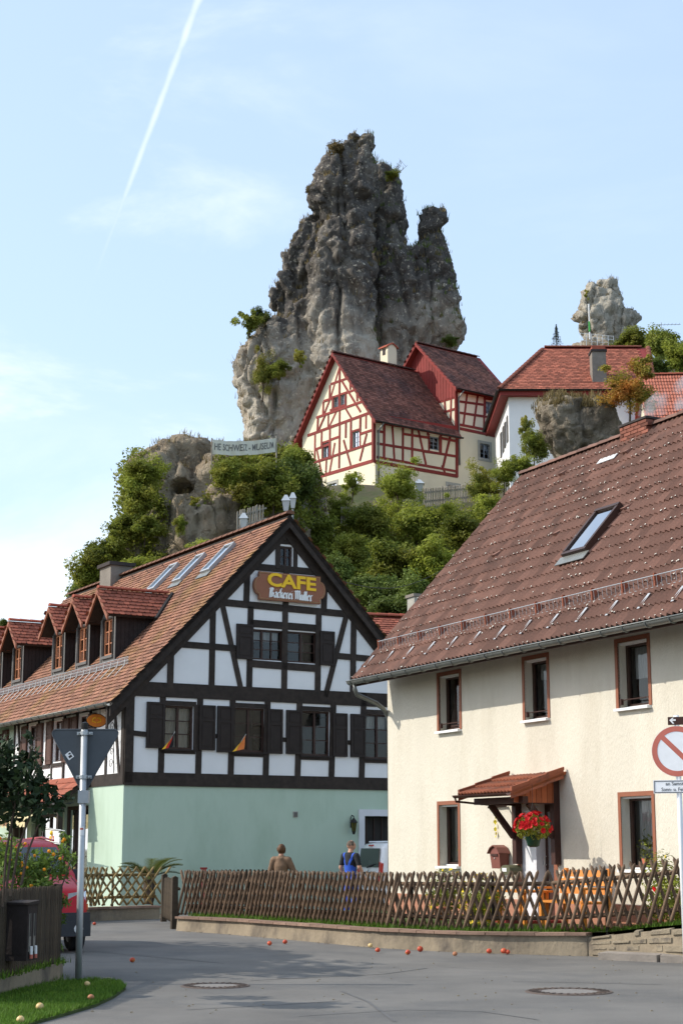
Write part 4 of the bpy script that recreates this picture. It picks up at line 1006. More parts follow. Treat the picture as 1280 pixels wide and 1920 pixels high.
a = G(543, 1150); flag(a.x, a.z, .16, (M['flag_orange'], M['flag_orange'], M['flag_gold']), 'small faded orange flag at the second lower gable window')
# oval trade sign on an iron bracket at the corner
p = CF.on(181, 1351, 1, 1.2)
ov = empty('oval_sign', CF.M @ Vector((p.x, 1.2, p.z)), CF.a, 'small orange oval pretzel sign on an iron bracket above the road sign', 'sign')
m = MB(); m.lathe([(.0, -.02), (.27, -.02), (.27, .02), (.0, .02)], seg=24); me = m.mesh('disc'); me.transform(Matrix.Rotation(R(90), 4, 'X') @ Matrix.Diagonal((1, .62, 1, 1))); link_mesh('disc', me, ov, M['orange_oval'])
m = MB(); m.tube([(.28 * math.cos(a), 0, .175 * math.sin(a)) for a in [2 * math.pi * i / 28 for i in range(29)]], .014, 5)
m.tube([(.1, 0, .17), (.1, 0, .3), (.3, 0, .34), (-p.x + .0, 0, .36)], .014, 5); m.tube([(-.33, 0, -.22), (-.15, 0, -.18), (-.02, 0, -.17)], .014, 5)
m.build('bracket', M['iron'], ov)
m = MB()
for s in (-1, 1):
    m.tube([(s * (.02 + .10 * math.sin(t)), -.025, -.06 + .12 * (1 - math.cos(t)) / 2 + .02 * math.sin(3 * t)) for t in [i * .35 for i in range(10)]], .012, 5)
m.build('pretzel_mark', M['sign_yellow'], ov)
# wrought-iron scroll on the side wall corner
p = Vector((-.12, .35, 0))
sc = empty('iron_scroll', CF.M @ Vector((-.10, .45, 3.55)), CF.a, 'thin wrought iron scrollwork climbing the sunlit cafe corner', 'ironwork')
m = MB(); m.tube([(0, 0, 0), (-.02, 0, .6), (-.02, 0, 1.2), (0, 0, 1.75)], .014, 5)
for z0, s, r_ in ((.25, 1, .15), (.55, 1, .12), (.85, -1, .1), (1.2, 1, .14), (1.5, -1, .08)):
    m.tube([(-.02, s * (r_ * 1.2 - r_ * (1 - t / 9) * math.cos(t)), z0 + r_ * (1 - t / 9) * math.sin(t)) for t in [i * .5 for i in range(17)]], .010, 4)
m.build('scroll', M['iron'], sc)
# ice-cream banner on a rod
p = CF.on(98, 1567, 0, -1.0)
eb = empty('ice_cream_banner', CF.M @ Vector((-1.0, p.y, p.z)), CF.a, 'small white hanging banner reading eis with an ice cream cone', 'banner')
a = CF.on(85, 1552, 0, -1.0) - p; b = CF.on(113, 1583, 0, -1.0) - p
m = MB(); m.hexa([(0, a.y, b.z + .04), (0, b.y, b.z), (.012, b.y, b.z), (.012, a.y, b.z + .04), (0, a.y, a.z), (0, b.y, a.z - .06), (.012, b.y, a.z - .06), (.012, a.y, a.z)]); m.build('cloth', M['sign_white'], eb)
m = MB(); q = [(-.004, a.y - .02, b.z + .07), (-.004, b.y + .02, b.z + .03), (-.004, b.y + .02, a.z - .1), (-.004, a.y - .02, a.z - .04)]
for i in range(4): m.tube([q[i], q[(i + 1) % 4]], .008, 4)
m.build('border', M['black_print'], eb)
for ch_, dx, mt in (('e', .13, 'sign_yellow'), ('s', -.13, 'sign_red')):
    tm = text_mesh(ch_, .27, .003, .008); tm.transform(basis((0, -1, 0), (0, 0, 1), (-1, 0, 0), (-.006, dx, -.05))); link_mesh('lettering', tm, eb, M[mt])
m = MB(); m.prism([(-.006, .05, .02), (-.006, -.05, .02), (-.006, 0, -.17)], (-.004, 0, 0)); m.build('cone', M['bench_orange'], eb)
m = MB(); m.lathe([(0.001, -.06), (.05, -.04), (.06, 0), (.04, .05), (0.001, .06)], (-.01, 0, .07), 10); m.build('scoop', M['sign_yellow'], eb, True)
m = MB(); m.tube([(0, a.y + .1, a.z + .015), (0, b.y - .35, a.z - .10)], .012, 5); m.build('rod', M['galvanised'], eb)

# ================================================================== CREAM HOUSE on the right
hc = atY(728, 1640, 36.0); HF = Frame((hc.x, hc.y, 0), -64)
house = empty('cream_house', HF.o, HF.a, 'cream roughcast house with brown tiled roof and wooden door canopy', 'house')
fh = lambda u, v, d: (u, d, v)
HR = lambda x0, y0, x1, y1: (HF.on(x0, y0, 1, 0).x, HF.on(x1, y1, 1, 0).x, HF.on(x1, y1, 1, 0).z, HF.on(x0, y0, 1, 0).z)
XL = 13.6; EV = Vector((0, -.75, 5.236)); RG = Vector((0, 3.666, 10.182)); HS = (RG.z - EV.z) / (RG.y - EV.y); DY = 7.33
hz = lambda y: RG.z - HS * abs(y - RG.y)
up = [HR(822, 1270, 862, 1368), HR(982, 1236, 1027, 1348), HR(1156, 1200, 1217, 1327)]
up = [(u0, u1, 3.98, 5.10) for u0, u1, a, b in up]
lowa = HR(823, 1512, 860, 1622); lowb = HR(1163, 1494, 1225, 1600)
low = [(lowa[0], lowa[1], 1.30, 2.50), (lowb[0], lowb[1], 1.30, 2.50)]
hdoor = (5.30, 6.40, .42, 2.45)
wall_panel(fh, [(0, 0), (XL, 0), (XL, 6.05), (0, 6.05)], up + low + [hdoor], .26).build('wall', M['cream_stucco'], house)
m = MB(); gp = [(0, 0), (DY, 0), (DY, 6.0), (RG.y, RG.z - .12), (0, 6.0)]
m.poly([(0, a, b) for a, b in gp]); m.poly([(XL, a, b) for a, b in gp]); m.poly([(0, DY, 0), (XL, DY, 0), (XL, DY, 6), (0, DY, 6)]); m.poly([(.01, .3, 3.2), (XL, .3, 3.2), (XL, DY, 3.2), (.01, DY, 3.2)])
m.build('wall', M['cream_stucco'], house)
m = MB(); m.box((-.015, -.02, .0), (5.28, .0, .72)); m.box((6.42, -.02, 0), (XL, 0, .72)); m.build('plinth', M['terracotta_plinth'], house)
def surround(w, t=.075, sill=True):
    u0, u1, v0, v1 = w; m = MB()
    m.mbox(fh, u0 - t, u0, v0 - (0 if sill else 0), v1 + t, -.015, .03); m.mbox(fh, u1, u1 + t, v0, v1 + t, -.015, .03); m.mbox(fh, u0, u1, v1, v1 + t, -.014, .03)
    m.build('window_surround', M['brown_frame'], house)
for i, w in enumerate(up + low):
    surround(w)
    o = window(house, fh, *w, M['brown_window'], .20, 1, 1, .07, curtain=(None, M['lace'], M['lace'], M['curtain'], M['lace'])[i], cur_frac=(0, .3, .55, .98, .98)[i])
    u0, u1, v0, v1 = w; m = MB(); m.mbox(fh, u0 - .05, u1 + .05, v0 - .05, v0 - .004, -.09, .2); m.build('sill', M['white_paint'], o)
    m = MB(); m.mbox(fh, u0, u1, v1 - .035, v1 - .002, .05, .17); m.mbox(fh, u0 + .01, u1 - .01, v0 + .005, v0 + .03, .12, .168); m.build('blind_rail', M['white_paint'], o)
    if i < 3:   # guard rod and shutter stay across the foot of the upper windows
        m = MB(); m.tube([(u0, .03, v0 + .14), (u1, .03, v0 + .14)], .010, 5); m.box((u0 + .015, .0, v0 + .06), (u0 + .06, .05, v0 + .16)); m.build('guard_rod', M['porch_wood'], o)
# left-hand upper window stands tilted open
u0, u1, v0, v1 = up[0]
m = MB(); m.hexa([(u0 + .1, .20, v0 + .09), (u1 - .07, .20, v0 + .09), (u1 - .07, .24, v0 + .09), (u0 + .1, .24, v0 + .09), (u0 + .1, .38, v1 - .09), (u0 + .18, .38, v1 - .09), (u0 + .18, .42, v1 - .09), (u0 + .1, .42, v1 - .09)]); m.build('tilted_sash', M['brown_window'], house)
# roof: deck, tiles, verge
sv = Vector((0, 1, HS)).normalized(); LV = (RG.y - EV.y) * math.sqrt(1 + HS * HS); vx = -.10
slab(house, 'roof_deck', [(vx, EV.y, EV.z), (XL + .2, EV.y, EV.z), (XL + .2, RG.y, RG.z), (vx, RG.y, RG.z)], .13, M['porch_wood'])
yb = 2 * RG.y - EV.y
slab(house, 'roof_deck', [(vx, yb, EV.z), (XL + .2, yb, EV.z), (XL + .2, RG.y, RG.z), (vx, RG.y, RG.z)], .13, M['porch_wood'])
TWD, TEX = .30, LV / 19
tv, tf = pantile(TWD, TEX, 2, .060, 4, .028)
tme = bpy.data.meshes.new('roof_tile'); Ux = Vector((1, 0, 0)); Nx = Ux.cross(sv)
tme.from_pydata([tuple(Ux * a + sv * b + Nx * c) for a, b, c in tv], [], tf); tme.materials.append(M['concrete_tile'])
cells = []
for u, v in tile_grid(None, Ux, sv, XL + .3, LV + .01, TWD, TEX, None, False):
    p = Vector((vx, EV.y - .04, EV.z - .04)) + Ux * u + sv * v; w = HF.M @ p; q = proj(w)
    vis = -10 < q[0] < 1290 and -10 < q[1] < 1930; cells.append(((w - CAMV).length if vis else 999, u, v, p))
cells.sort(key=lambda t: t[0])
for d_, u, v, p in cells[:300]:
    o = link_mesh('roof_tile', tme, house); o.location = p + Vector((random.gauss(0, .003), 0, random.gauss(0, .003))); o.rotation_euler = (random.gauss(0, .006), random.gauss(0, .004), random.gauss(0, .006))
far = {(round(c[1], 3), round(c[2], 3)) for c in cells[300:]}
tile_field('roof_tiles', Vector((vx, EV.y - .04, EV.z - .04)), Ux, sv, XL + .3, LV + .01, (tv, tf), TWD, TEX, M['concrete_tile_far'], house, lambda u, v: (round(u, 3), round(v - TEX / 2, 3)) in far, False, .003, 3)
tile_field('roof_tiles', Vector((vx, yb + .04, EV.z - .04)), Ux, Vector((0, -1, HS)), XL + .3, LV, (tv, tf), TWD, TEX, M['concrete_tile_far'], house, None, False, .003, 4)
ridge_caps(house, (vx - .02, RG.y, RG.z + .02), (XL, RG.y, RG.z + .02), M['concrete_tile'], .13, .40)
m = MB(); m.hexa([(vx - .03, EV.y - .04, EV.z + .03), (vx + .02, EV.y - .04, EV.z + .03), (vx + .02, RG.y, RG.z + .07), (vx - .03, RG.y, RG.z + .07), (vx - .03, EV.y - .04, EV.z - .16), (vx + .02, EV.y - .04, EV.z - .16), (vx + .02, RG.y, RG.z - .14), (vx - .03, RG.y, RG.z - .14)]); m.build('verge_board', M['porch_wood'], house)
# pale lichen growing on the lower lips of the tiles
rg = np.random.default_rng(11); LVt = []; LQ = []
for k in range(1700):
    c = rg.integers(0, 45); r_ = rg.integers(0, 19); roll = rg.integers(0, 2)
    dens = .30 + .70 * mnoise.noise(Vector((c * .22, r_ * .35, 5)))
    if rg.uniform() > dens + .25: continue
    u = c * TWD + (roll + .5) * TWD / 2 + rg.normal(0, .022); v = r_ * TEX + abs(rg.normal(0, .012)) + .004; s = rg.uniform(.010, .026)
    if rg.uniform() < .12: v += rg.uniform(0, .25)
    hgt = .032 * (1 - (v - r_ * TEX) / TEX) + .060 * (.5 - .5 * math.cos(4 * math.pi * (u / TWD % 1.0))) + .006
    P0 = Vector((vx, EV.y - .04, EV.z - .04)) + Ux * u + sv * v + Nx * hgt; b = len(LVt)
    for i in range(6):
        a = i * math.pi / 3; rr = s * rg.uniform(.6, 1.2); LVt.append(tuple(P0 + Ux * math.cos(a) * rr + sv * math.sin(a) * rr * .8))
    LVt.append(tuple(P0 + Nx * s * .35)); LQ += [(b + i, b + (i + 1) % 6, b + 6) for i in range(6)]
lo = link_mesh('lichen', np_mesh('lichen', LVt, LQ), house, M['lichen']); tag(lo, kind='stuff')
# vent tiles
for pxy in ((1095, 1012), (1045, 1008), (930, 1048), (1055, 895), (1175, 855), (1172, 962)):
    p = HF.onp(*pxy, EV, (0, -HS, 1)); f = lambda u, v, d, p=p: p + Ux * u + sv * v + Nx * d
    m = MB(); m.hexa([f(-.09, 0, .03), f(.09, 0, .03), f(.09, .25, .03), f(-.09, .25, .03), f(-.07, .0, .12), f(.07, .0, .12), f(.08, .25, .04), f(-.08, .25, .04)]); m.build('vent_tile', M['concrete_tile'], house)
# roof window
roof_window(house, Vector((5.80, .84, hz(.84))) + Nx * .07, (1, 0, 0), sv, .80, 1.28, M['brown_window'], M['glass_sky'])
# gutter and down-pipe
gy, gz = EV.y - .095, EV.z - .06
m = MB(); m.box((vx, EV.y - .012, EV.z - .17), (XL, EV.y + .02, EV.z + .01)); m.build('fascia', M['porch_wood'], house)
m = half_pipe([(vx - .04, gy, gz), (XL, gy, gz)], .085); m.tube([(vx - .04, gy - .085, gz), (XL, gy - .085, gz)], .013, 5); gt = m.build('gutter', M['zinc'], house, True)
for k in range(22):
    m = MB(); x = .05 + k * .62; m.tube([(x, gy + .093 * math.cos(a), gz + .093 * math.sin(a)) for a in [math.pi + math.pi * i / 8 for i in range(9)]], .011, 5); m.build('gutter_bracket', M['zinc'], gt)
m = MB(); m.tube([(.10, gy, gz - .07), (.10, gy, gz - .18), (.09, gy + .06, gz - .30), (.04, -.30, gz - .46), (.0, -.12, gz - .56), (-.03, -.03, gz - .64), (-.04, .06, gz - .80), (-.05, .07, .3)], .05, 10); m.build('down_pipe', M['zinc'], house, True)
# snow guard: rust-coloured stays, bright feet, wire lattice
ygd = -.26; zgd = hz(ygd)
for k in range(14):
    x = .12 + k * .90
    m = MB(); m.hexa([(x - .012, ygd - .02, zgd + .02), (x + .012, ygd - .02, zgd + .02), (x + .012, ygd + .16, hz(ygd + .16) + .02), (x - .012, ygd + .16, hz(ygd + .16) + .02), (x - .012, ygd - .04, zgd + .30), (x + .012, ygd - .04, zgd + .30), (x + .012, ygd, zgd + .31), (x - .012, ygd, zgd + .31)]); st = m.build('snow_guard_stay', M['rust_bracket'], house)
    f = lambda u, v, d, x=x: Vector((x, -.58, hz(-.58))) + Ux * u + sv * v + Nx * d
    m = MB(); m.mbox(f, -.035, .035, .0, .36, .066, .074); m.build('foot', M['bright_metal'], st)
for k in range(14):
    x0 = .12 + k * .90; m = MB()
    if k == 13: break
    m.tube([(x0, ygd - .03, zgd + .26), (x0 + .9, ygd - .03, zgd + .26)], .009, 5); m.tube([(x0, ygd - .01, zgd + .07), (x0 + .9, ygd - .01, zgd + .07)], .007, 5); 
    for j in range(7): x = x0 + .9 * (j + .5) / 7; m.tube([(x, ygd - .01, zgd + .07), (x, ygd - .03, zgd + .26)], .0045, 4)
    m.build('snow_guard', M['galvanised'], house)
# brick chimney: every brick its own piece
cx0, cx1, cy0, cy1 = 4.10, 5.0, 3.42, 3.95; zt = 10.33
m = MB(); m.box((cx0 + .02, cy0 + .02, 9.4), (cx1 - .02, cy1 - .02, zt - .01)); ch = m.build('chimney', M['mortar'], house)
bm_ = MB(); bm_.box((-.115, -.05, 0), (.115, .05, .062)); bme = bm_.mesh('brick')
rows = 6
for r_ in range(rows):
    z = zt - .075 * (rows - r_) ; off = .12 if r_ % 2 else 0
    for face in range(2):
        n = 4; 
        for k in range(n + 1):
            x = cx0 + .115 + k * .245 - off
            if x < cx0 + .05 or x > cx1 - .05: continue
            o = link_mesh('brick', bme, ch, M['brick']); o.location = (x, cy0 + .04 if face == 0 else cy1 - .04, z)
    for xx in (cx0 + .04, cx1 - .04):
        for k in range(3):
            y = cy0 + .12 + k * .2 - off * .3
            if y > cy1 - .06: continue
            o = link_mesh('brick', bme, ch, M['brick']); o.location = (xx, y, z); o.rotation_euler = (0, 0, R(90)); o.scale = (.8, 1, 1)
m = MB(); m.box((cx0 - .03, cy0 - .03, zt + .004), (cx1 + .03, cy0 + .09, zt + .05)); m.box((cx0 - .03, cy1 - .09, zt + .004), (cx1 + .03, cy1 + .03, zt + .05)); m.box((cx0 - .03, cy0 + .09, zt + .004), (cx0 + .09, cy1 - .09, zt + .05)); m.box((cx1 - .09, cy0 + .09, zt + .004), (cx1 + .03, cy1 - .09, zt + .05)); m.build('chimney_rim', M['soot'], ch)
m = MB()
f = lambda u, v, d: Vector((cx0 - .45, 3.02, hz(3.02))) + Ux * u + sv * v + Nx * d
m.mbox(f, .12, .75, .08, .24, .07, .085); m.build('flashing', M['lead'], ch)
m = MB(); m.box((-.25, 4.3, 8.4), (.25, 4.8, 9.0)); 
# aerial stub and second small chimney behind the left verge
p = atY(782, 1128, 44); 
ch2 = empty('stone_stack', (p.x, p.y, 0), HF.a, 'pale square stone stack peeping out behind the left roof edge', 'chimney')
m = MB(); m.box((-.2, -.2, 5.2), (.2, .2, p.z + .1)); m.build('shaft', M['grey_stone'], ch2); m = MB(); m.box((-.24, -.24, p.z + .1), (.24, .24, p.z + .18)); m.build('cap', M['kerb'], ch2)
# door recess
m = MB(); m.mbox(fh, 5.30, 5.78, .42, 2.45, .02, .26); m.build('side_panel', M['pale_stone'], house)
m = MB(); m.mbox(fh, 5.78, 6.40, .42, 2.45, .22, .26); dr = m.build('door', M['porch_wood'], house)
m = MB(); m.mbox(fh, 5.90, 6.34, 1.0, 2.3, .205, .218); m.build('pane', M['glass_sky'], dr); m = MB(); m.tube([(5.83, .2, 1.35), (5.83, .16, 1.35), (5.83, .16, 1.5), (5.83, .2, 1.5)], .012, 5); m.build('handle', M['bright_metal'], dr)
m = MB(); m.mbox(fh, 5.18, 5.30, .4, 2.5, -.014, .02); m.mbox(fh, 6.40, 6.52, .4, 2.5, -.014, .02); m.build('door_surround', M['brown_frame'], house)
m = MB(); m.box((5.1, -.75, .0), (6.6, -.0, .40)); m.build('doorstep', M['red_panel'], house)
# wooden door canopy
px0, px1, pd = 5.02, 6.86, 1.12; zw, zf = 3.02, 2.63
can = None
m = MB(); m.hexa([(px0, -pd, zf - .08), (px1, -pd, zf - .08), (px1, -.004, zw - .08), (px0, -.004, zw - .08), (px0, -pd, zf - .03), (px1, -pd, zf - .03), (px1, -.004, zw - .03), (px0, -.004, zw - .03)]); can = m.build('canopy', M['porch_board'], house)
for x in (5.20, 6.50):
    m = MB(); m.box((x, -.13, 1.36), (x + .13, -.004, 2.95)); m.build('canopy_post', M['porch_wood'], house)
    m = MB(); m.box((x + .01, -.80, zf - .21), (x + .12, -.131, zf - .09)); m.build('canopy_arm', M['porch_wood'], house)
    m = MB(); a_, b_ = Vector((x + .065, -.62, zf - .2)), Vector((x + .065, -.13, 1.85)); t_ = (b_ - a_).normalized(); s_ = Vector((.045, 0, 0)); n_ = t_.cross(Vector((1, 0, 0))).normalized() * .05
    m.hexa([a_ - s_ - n_, a_ + s_ - n_, a_ + s_ + n_, a_ - s_ + n_, b_ - s_ - n_, b_ + s_ - n_, b_ + s_ + n_, b_ - s_ + n_]); m.build('canopy_brace', M['porch_wood'], house)
m = MB(); m.box((px0 + .05, -.86, zf - .08 - .12), (px1 - .1, -.75, zf - .085)); m.build('canopy_beam', M['porch_wood'], house)
for k in range(8):
    y0, y1 = -.95 + k * .115, -.95 + k * .115 + .105; zz = lambda y: zf - .09 + (zw - zf) * (y + pd) / pd
    m = MB(); m.hexa([(6.60, y0, 2.44), (6.625, y0, 2.44), (6.625, y1, 2.44), (6.60, y1, 2.44), (6.60, y0, zz(y0)), (6.625, y0, zz(y0)), (6.625, y1, zz(y1)), (6.60, y1, zz(y1))]); m.build('board', M['porch_board'], can)
cs = Vector((0, 1, (zw - zf) / pd)).normalized(); ctv, ctf = pantile(.23, .37, 2, .026, 4, .024); cn = Ux.cross(cs)
cme = bpy.data.meshes.new('canopy_tile'); cme.from_pydata([tuple(Ux * a + cs * b + cn * c) for a, b, c in ctv], [], ctf); cme.materials.append(M['canopy_tile'])
for u, v in tile_grid(None, Ux, cs, px1 - px0 + .02, 1.2, .23, .37, None, False):
    o = link_mesh('canopy_tile', cme, can); o.location = Vector((px0, -pd - .05, zf - .03)) + Ux * u + cs * v; o.rotation_euler = (random.gauss(0, .01), 0, random.gauss(0, .008))
for x in (px0 - .02, px1 - .03):
    for k in range(3):
        a_ = Vector((x, -pd - .04, zf + .0)) + cs * (k * .385); b_ = a_ + cs * .40
        m = MB(); m.hexa([a_, a_ + Vector((.05, 0, 0)), b_ + Vector((.05, 0, 0)), b_, a_ + Vector((0, 0, .075)), a_ + Vector((.05, 0, .075)), b_ + Vector((.05, 0, .055)), b_ + Vector((0, 0, .055))])
        m.hexa([a_ + Vector((.012, 0, -.13)), a_ + Vector((.03, 0, -.13)), b_ + Vector((.03, 0, -.15)), b_ + Vector((.012, 0, -.15)), a_ + Vector((.012, 0, 0)), a_ + Vector((.03, 0, 0)), b_ + Vector((.03, 0, 0)), b_ + Vector((.012, 0, 0))]); m.build('verge_tile', M['canopy_tile'], can)
m = half_pipe([(px0 - .04, -pd - .10, zf - .03), (px1, -pd - .10, zf - .03)], .05); m.tube([(px0 - .02, -pd - .10, zf - .07), (px0 - .02, -pd - .08, zf - .14), (px0 - .1, -.3, zf - .2), (px0 - .15, -.05, zf - .2), (px0 - .8, -.04, zf - .22)], .022, 6); m.build('canopy_gutter', M['porch_wood'], can, True)
# number plate, ribbon, letter boxes (each a thing)
def hpt(px, py, y): return HF.on(px, py, 1, y)
p = hpt(926, 1513, -.02); o = empty('house_number', HF.M @ p, HF.a, 'small white house number plate on the cream wall left of canopy', 'number plate')
m = MB(); m.box((-.085, -.012, -.12), (.085, .012, .12)); m.build('plate', M['white_paint'], o); tm = text_mesh('1', .16, .002); tm.transform(basis((1, 0, 0), (0, 0, 1), (0, -1, 0), (0, -.016, .02))); link_mesh('lettering', tm, o, M['black_print'])
p = hpt(929, 1543, -.03); o = empty('yellow_ribbon', HF.M @ p, HF.a, 'thin yellow twisted ribbon hanging under the house number plate', 'ribbon')
m = MB()
for k in range(26):
    z0, z1 = .28 - k * .021, .28 - (k + 1) * .021; w0, w1 = .022 * math.sin(k * .9) + .012 * math.sin(k * .31), .022 * math.sin((k + 1) * .9) + .012 * math.sin((k + 1) * .31)
    m.poly([(-.016 + w0 * .5, -.01 + w0, z0), (.016 + w0 * .5, -.01 - w0, z0), (.016 + w1 * .5, -.01 - w1, z1), (-.016 + w1 * .5, -.01 + w1, z1)])
m.build('strip', M['yellow'], o)
p = hpt(936, 1608, -.12); o = empty('letter_box', HF.M @ p, HF.a, 'reddish brown house shaped letter box on the cream wall by the door', 'letter box')
m = MB(); m.hexa([(-.15, -.08, -.2), (.15, -.08, -.2), (.15, .1, -.2), (-.15, .1, -.2), (-.17, -.11, .08), (.17, -.11, .08), (.17, .1, .08), (-.17, .1, .08)]); m.prism([(-.17, -.11, .08), (.17, -.11, .08), (.1, -.11, .16), (0, -.11, .19), (-.1, -.11, .16)], (0, .21, 0)); m.build('body', M['mailbox_brown'], o)
m = MB(); q = [(-.21, .07), (-.12, .17), (0, .215), (.12, .17), (.21, .07)]
for a_, b_ in zip(q, q[1:]): m.hexa([(a_[0], -.15, a_[1]), (b_[0], -.15, b_[1]), (b_[0], .1, b_[1]), (a_[0], .1, a_[1]), (a_[0], -.15, a_[1] + .018), (b_[0], -.15, b_[1] + .018), (b_[0], .1, b_[1] + .018), (a_[0], .1, a_[1] + .018)])
m.build('lid', M['mailbox_brown'], o); m = MB(); m.box((-.11, -.125, .03), (.11, -.108, .07)); m.build('slot', M['porch_wood'], o); m = MB(); m.box((-.012, -.12, -.02), (.012, -.1, .0)); m.build('lock', M['bright_metal'], o)
p = hpt(960, 1631, -.12); o = empty('newspaper_tube', HF.M @ p, HF.a, 'olive metal newspaper holder with a white sticker beside the letter box', 'newspaper box')
m = MB(); q = [(.0 + .13 * math.cos(a), .09 * math.sin(a)) for a in [i * math.pi / 6 for i in range(12)]]; m.prism([(u * 1.35, -.16, v) for u, v in q], (0, .26, 0)); m.build('tube', M['olive_metal'], o); m = MB(); m.box((-.09, -.168, -.03), (.06, -.162, .035)); m.build('sticker', M['white_paint'], o)
# smoke over the brick chimney
def smoke_mat():
    mt = bpy.data.materials.new('smoke'); mt.use_nodes = True; nt = mt.node_tree; N = nt.nodes.new; L = nt.links.new; nt.nodes.clear()
    out = N('ShaderNodeOutputMaterial'); pv = N('ShaderNodeVolumePrincipled'); tc = N('ShaderNodeTexCoord'); n = N('ShaderNodeTexNoise'); n.inputs['Scale'].default_value = 2.2; n.inputs['Detail'].default_value = 4
    L(tc.outputs['Object'], n.inputs['Vector']); mr = N('ShaderNodeMapRange'); mr.inputs[1].default_value = .45; mr.inputs[2].default_value = .75; mr.inputs[4].default_value = 5.0; L(n.outputs['Fac'], mr.inputs[0]); L(mr.outputs[0], pv.inputs['Density'])
    pv.inputs['Color'].default_value = (.93, .94, .97, 1); L(pv.outputs[0], out.inputs['Volume']); return mt
sp = HF.M @ Vector((4.5, 3.7, 10.36)); m = MB()
pts = [(0, 0, -.05), (.12, .0, .25), (.45, .05, .5), (.95, .1, .72), (1.6, .1, .95), (2.3, .1, 1.25)]
m.tube(pts, [.16, .22, .27, .34, .42, .25], 12); o = m.build('smoke', smoke_mat(), None, True, sp); tag(o, 'thin white smoke drifting from the brick chimney', 'smoke')

# ================================================================== GARDEN WALL, LAWN, LATTICE FENCES
WPX = [(330, 1745), (430, 1752), (540, 1762), (700, 1777), (860, 1786), (1000, 1790), (1100, 1793), (1180, 1799), (1280, 1806), (1420, 1818)]
WP = [atZ(*p) for p in WPX]; WT = [.24, .25, .26, .27, .28, .29, .31, .42, .52, .62]
def path_at(P, Z, s):
    """point, height and direction at arc length s"""
    for a, b, za, zb in zip(P, P[1:], Z, Z[1:]):
        L_ = (b - a).length
        if s <= L_ or b is P[-1]: t = s / L_; return a.lerp(b, t), za + (zb - za) * t, (b - a).normalized()
        s -= L_
WLEN = sum((b - a).length for a, b in zip(WP, WP[1:])); inw = lambda d: Vector((-d.y, d.x, 0))
gwall = empty('garden_wall', WP[4], 0, 'low stained concrete garden wall with brick coping along the road', 'wall')
m = MB(); N_ = 90; pr = []; split = sum((b - a).length for a, b in zip(WP[:7], WP[1:7]))
for i in range(N_ + 1):
    s = split * i / N_; p, z, d = path_at(WP, WT, min(s, WLEN - 1e-4)); n = inw(d); j = .012 * mnoise.noise(p * 1.3)
    pr.append((p + n * j, p + n * (.03 + j) + Vector((0, 0, z)), p + n * .26 + Vector((0, 0, z)), p + n * .26))
for a, b in zip(pr, pr[1:]):
    for k in range(3): m.poly([a[k], b[k], b[k + 1], a[k + 1]])
m.poly(pr[0]); m.poly(pr[-1]); wo = m.build('wall_body', M['concrete_wall'], gwall); wo.matrix_parent_inverse = Matrix.Translation(-WP[4])
s = 0
while s < split - .1:
    L_ = random.uniform(.38, .5); a, za, d = path_at(WP, WT, s); b, zb, d2 = path_at(WP, WT, min(s + L_ - .012, split)); n = inw(d); m = MB()
    q = [a - n * .03, b - n * .03, b + n * .29, a + n * .29]; h = .045 + random.uniform(-.004, .006)
    m.hexa([p + Vector((0, 0, (za, zb, zb, za)[i] + .002)) for i, p in enumerate(q)] + [p + Vector((0, 0, (za, zb, zb, za)[i] + h)) for i, p in enumerate(q)])
    o = m.build('coping_brick', M['coping'], gwall); o.matrix_parent_inverse = Matrix.Translation(-WP[4]); s += L_
# natural stone part of the wall on the right
swall = empty('stone_wall', WP[7], 0, 'rough natural stone garden wall with kerb at the right edge', 'wall')
m = MB(); pr = []
for i in range(31):
    s = split + (WLEN - split - .01) * i / 30; p, z, d = path_at(WP, WT, s); n = inw(d); pr.append((p + n * .028, p + n * .045 + Vector((0, 0, z - .03)), p + n * .34 + Vector((0, 0, z - .02)), p + n * .34))
for a, b in zip(pr, pr[1:]):
    for k in range(3): m.poly([a[k], b[k], b[k + 1], a[k + 1]])
m.poly(pr[0]); m.poly(pr[-1]); o = m.build('mortar_core', M['concrete_wall'], swall); o.matrix_parent_inverse = Matrix.Translation(-WP[7])
for row in range(4):
    s = split + random.uniform(0, .1)
    while s < WLEN - .25:
        L_ = random.uniform(.14, .55); a, za, d = path_at(WP, WT, s); b, zb, _ = path_at(WP, WT, s + L_ - .02); n = inw(d)
        jz = random.uniform(-.02, .02); z0, z1 = (za * row / 4 + .008), (za * (row + 1) / 4 - .012 + jz); z1b = zb * (row + 1) / 4 - .012 + jz * .5 + random.uniform(-.012, .012); z0b = zb * row / 4 + .012; pr_ = random.uniform(.008, .03); m = MB(); c = random.uniform(.01, .03)
        A0, B0 = a + n * .10, b + n * .10; A1, B1 = a + n * pr_ + d * c, b + n * pr_ - d * c; zz = lambda v: Vector((0, 0, v))
        m.hexa([A0 + zz(z0), B0 + zz(z0b), B1 + zz(z0b + c), A1 + zz(z0 + c), A0 + zz(z1), B0 + zz(z1b), B1 + zz(z1b - c), A1 + zz(z1 - c)])
        s += L_ if random.random() < .45 else 0
        o = m.build('stone', M['wall_stone'], swall); o.matrix_parent_inverse = Matrix.Translation(-WP[7]); s += L_
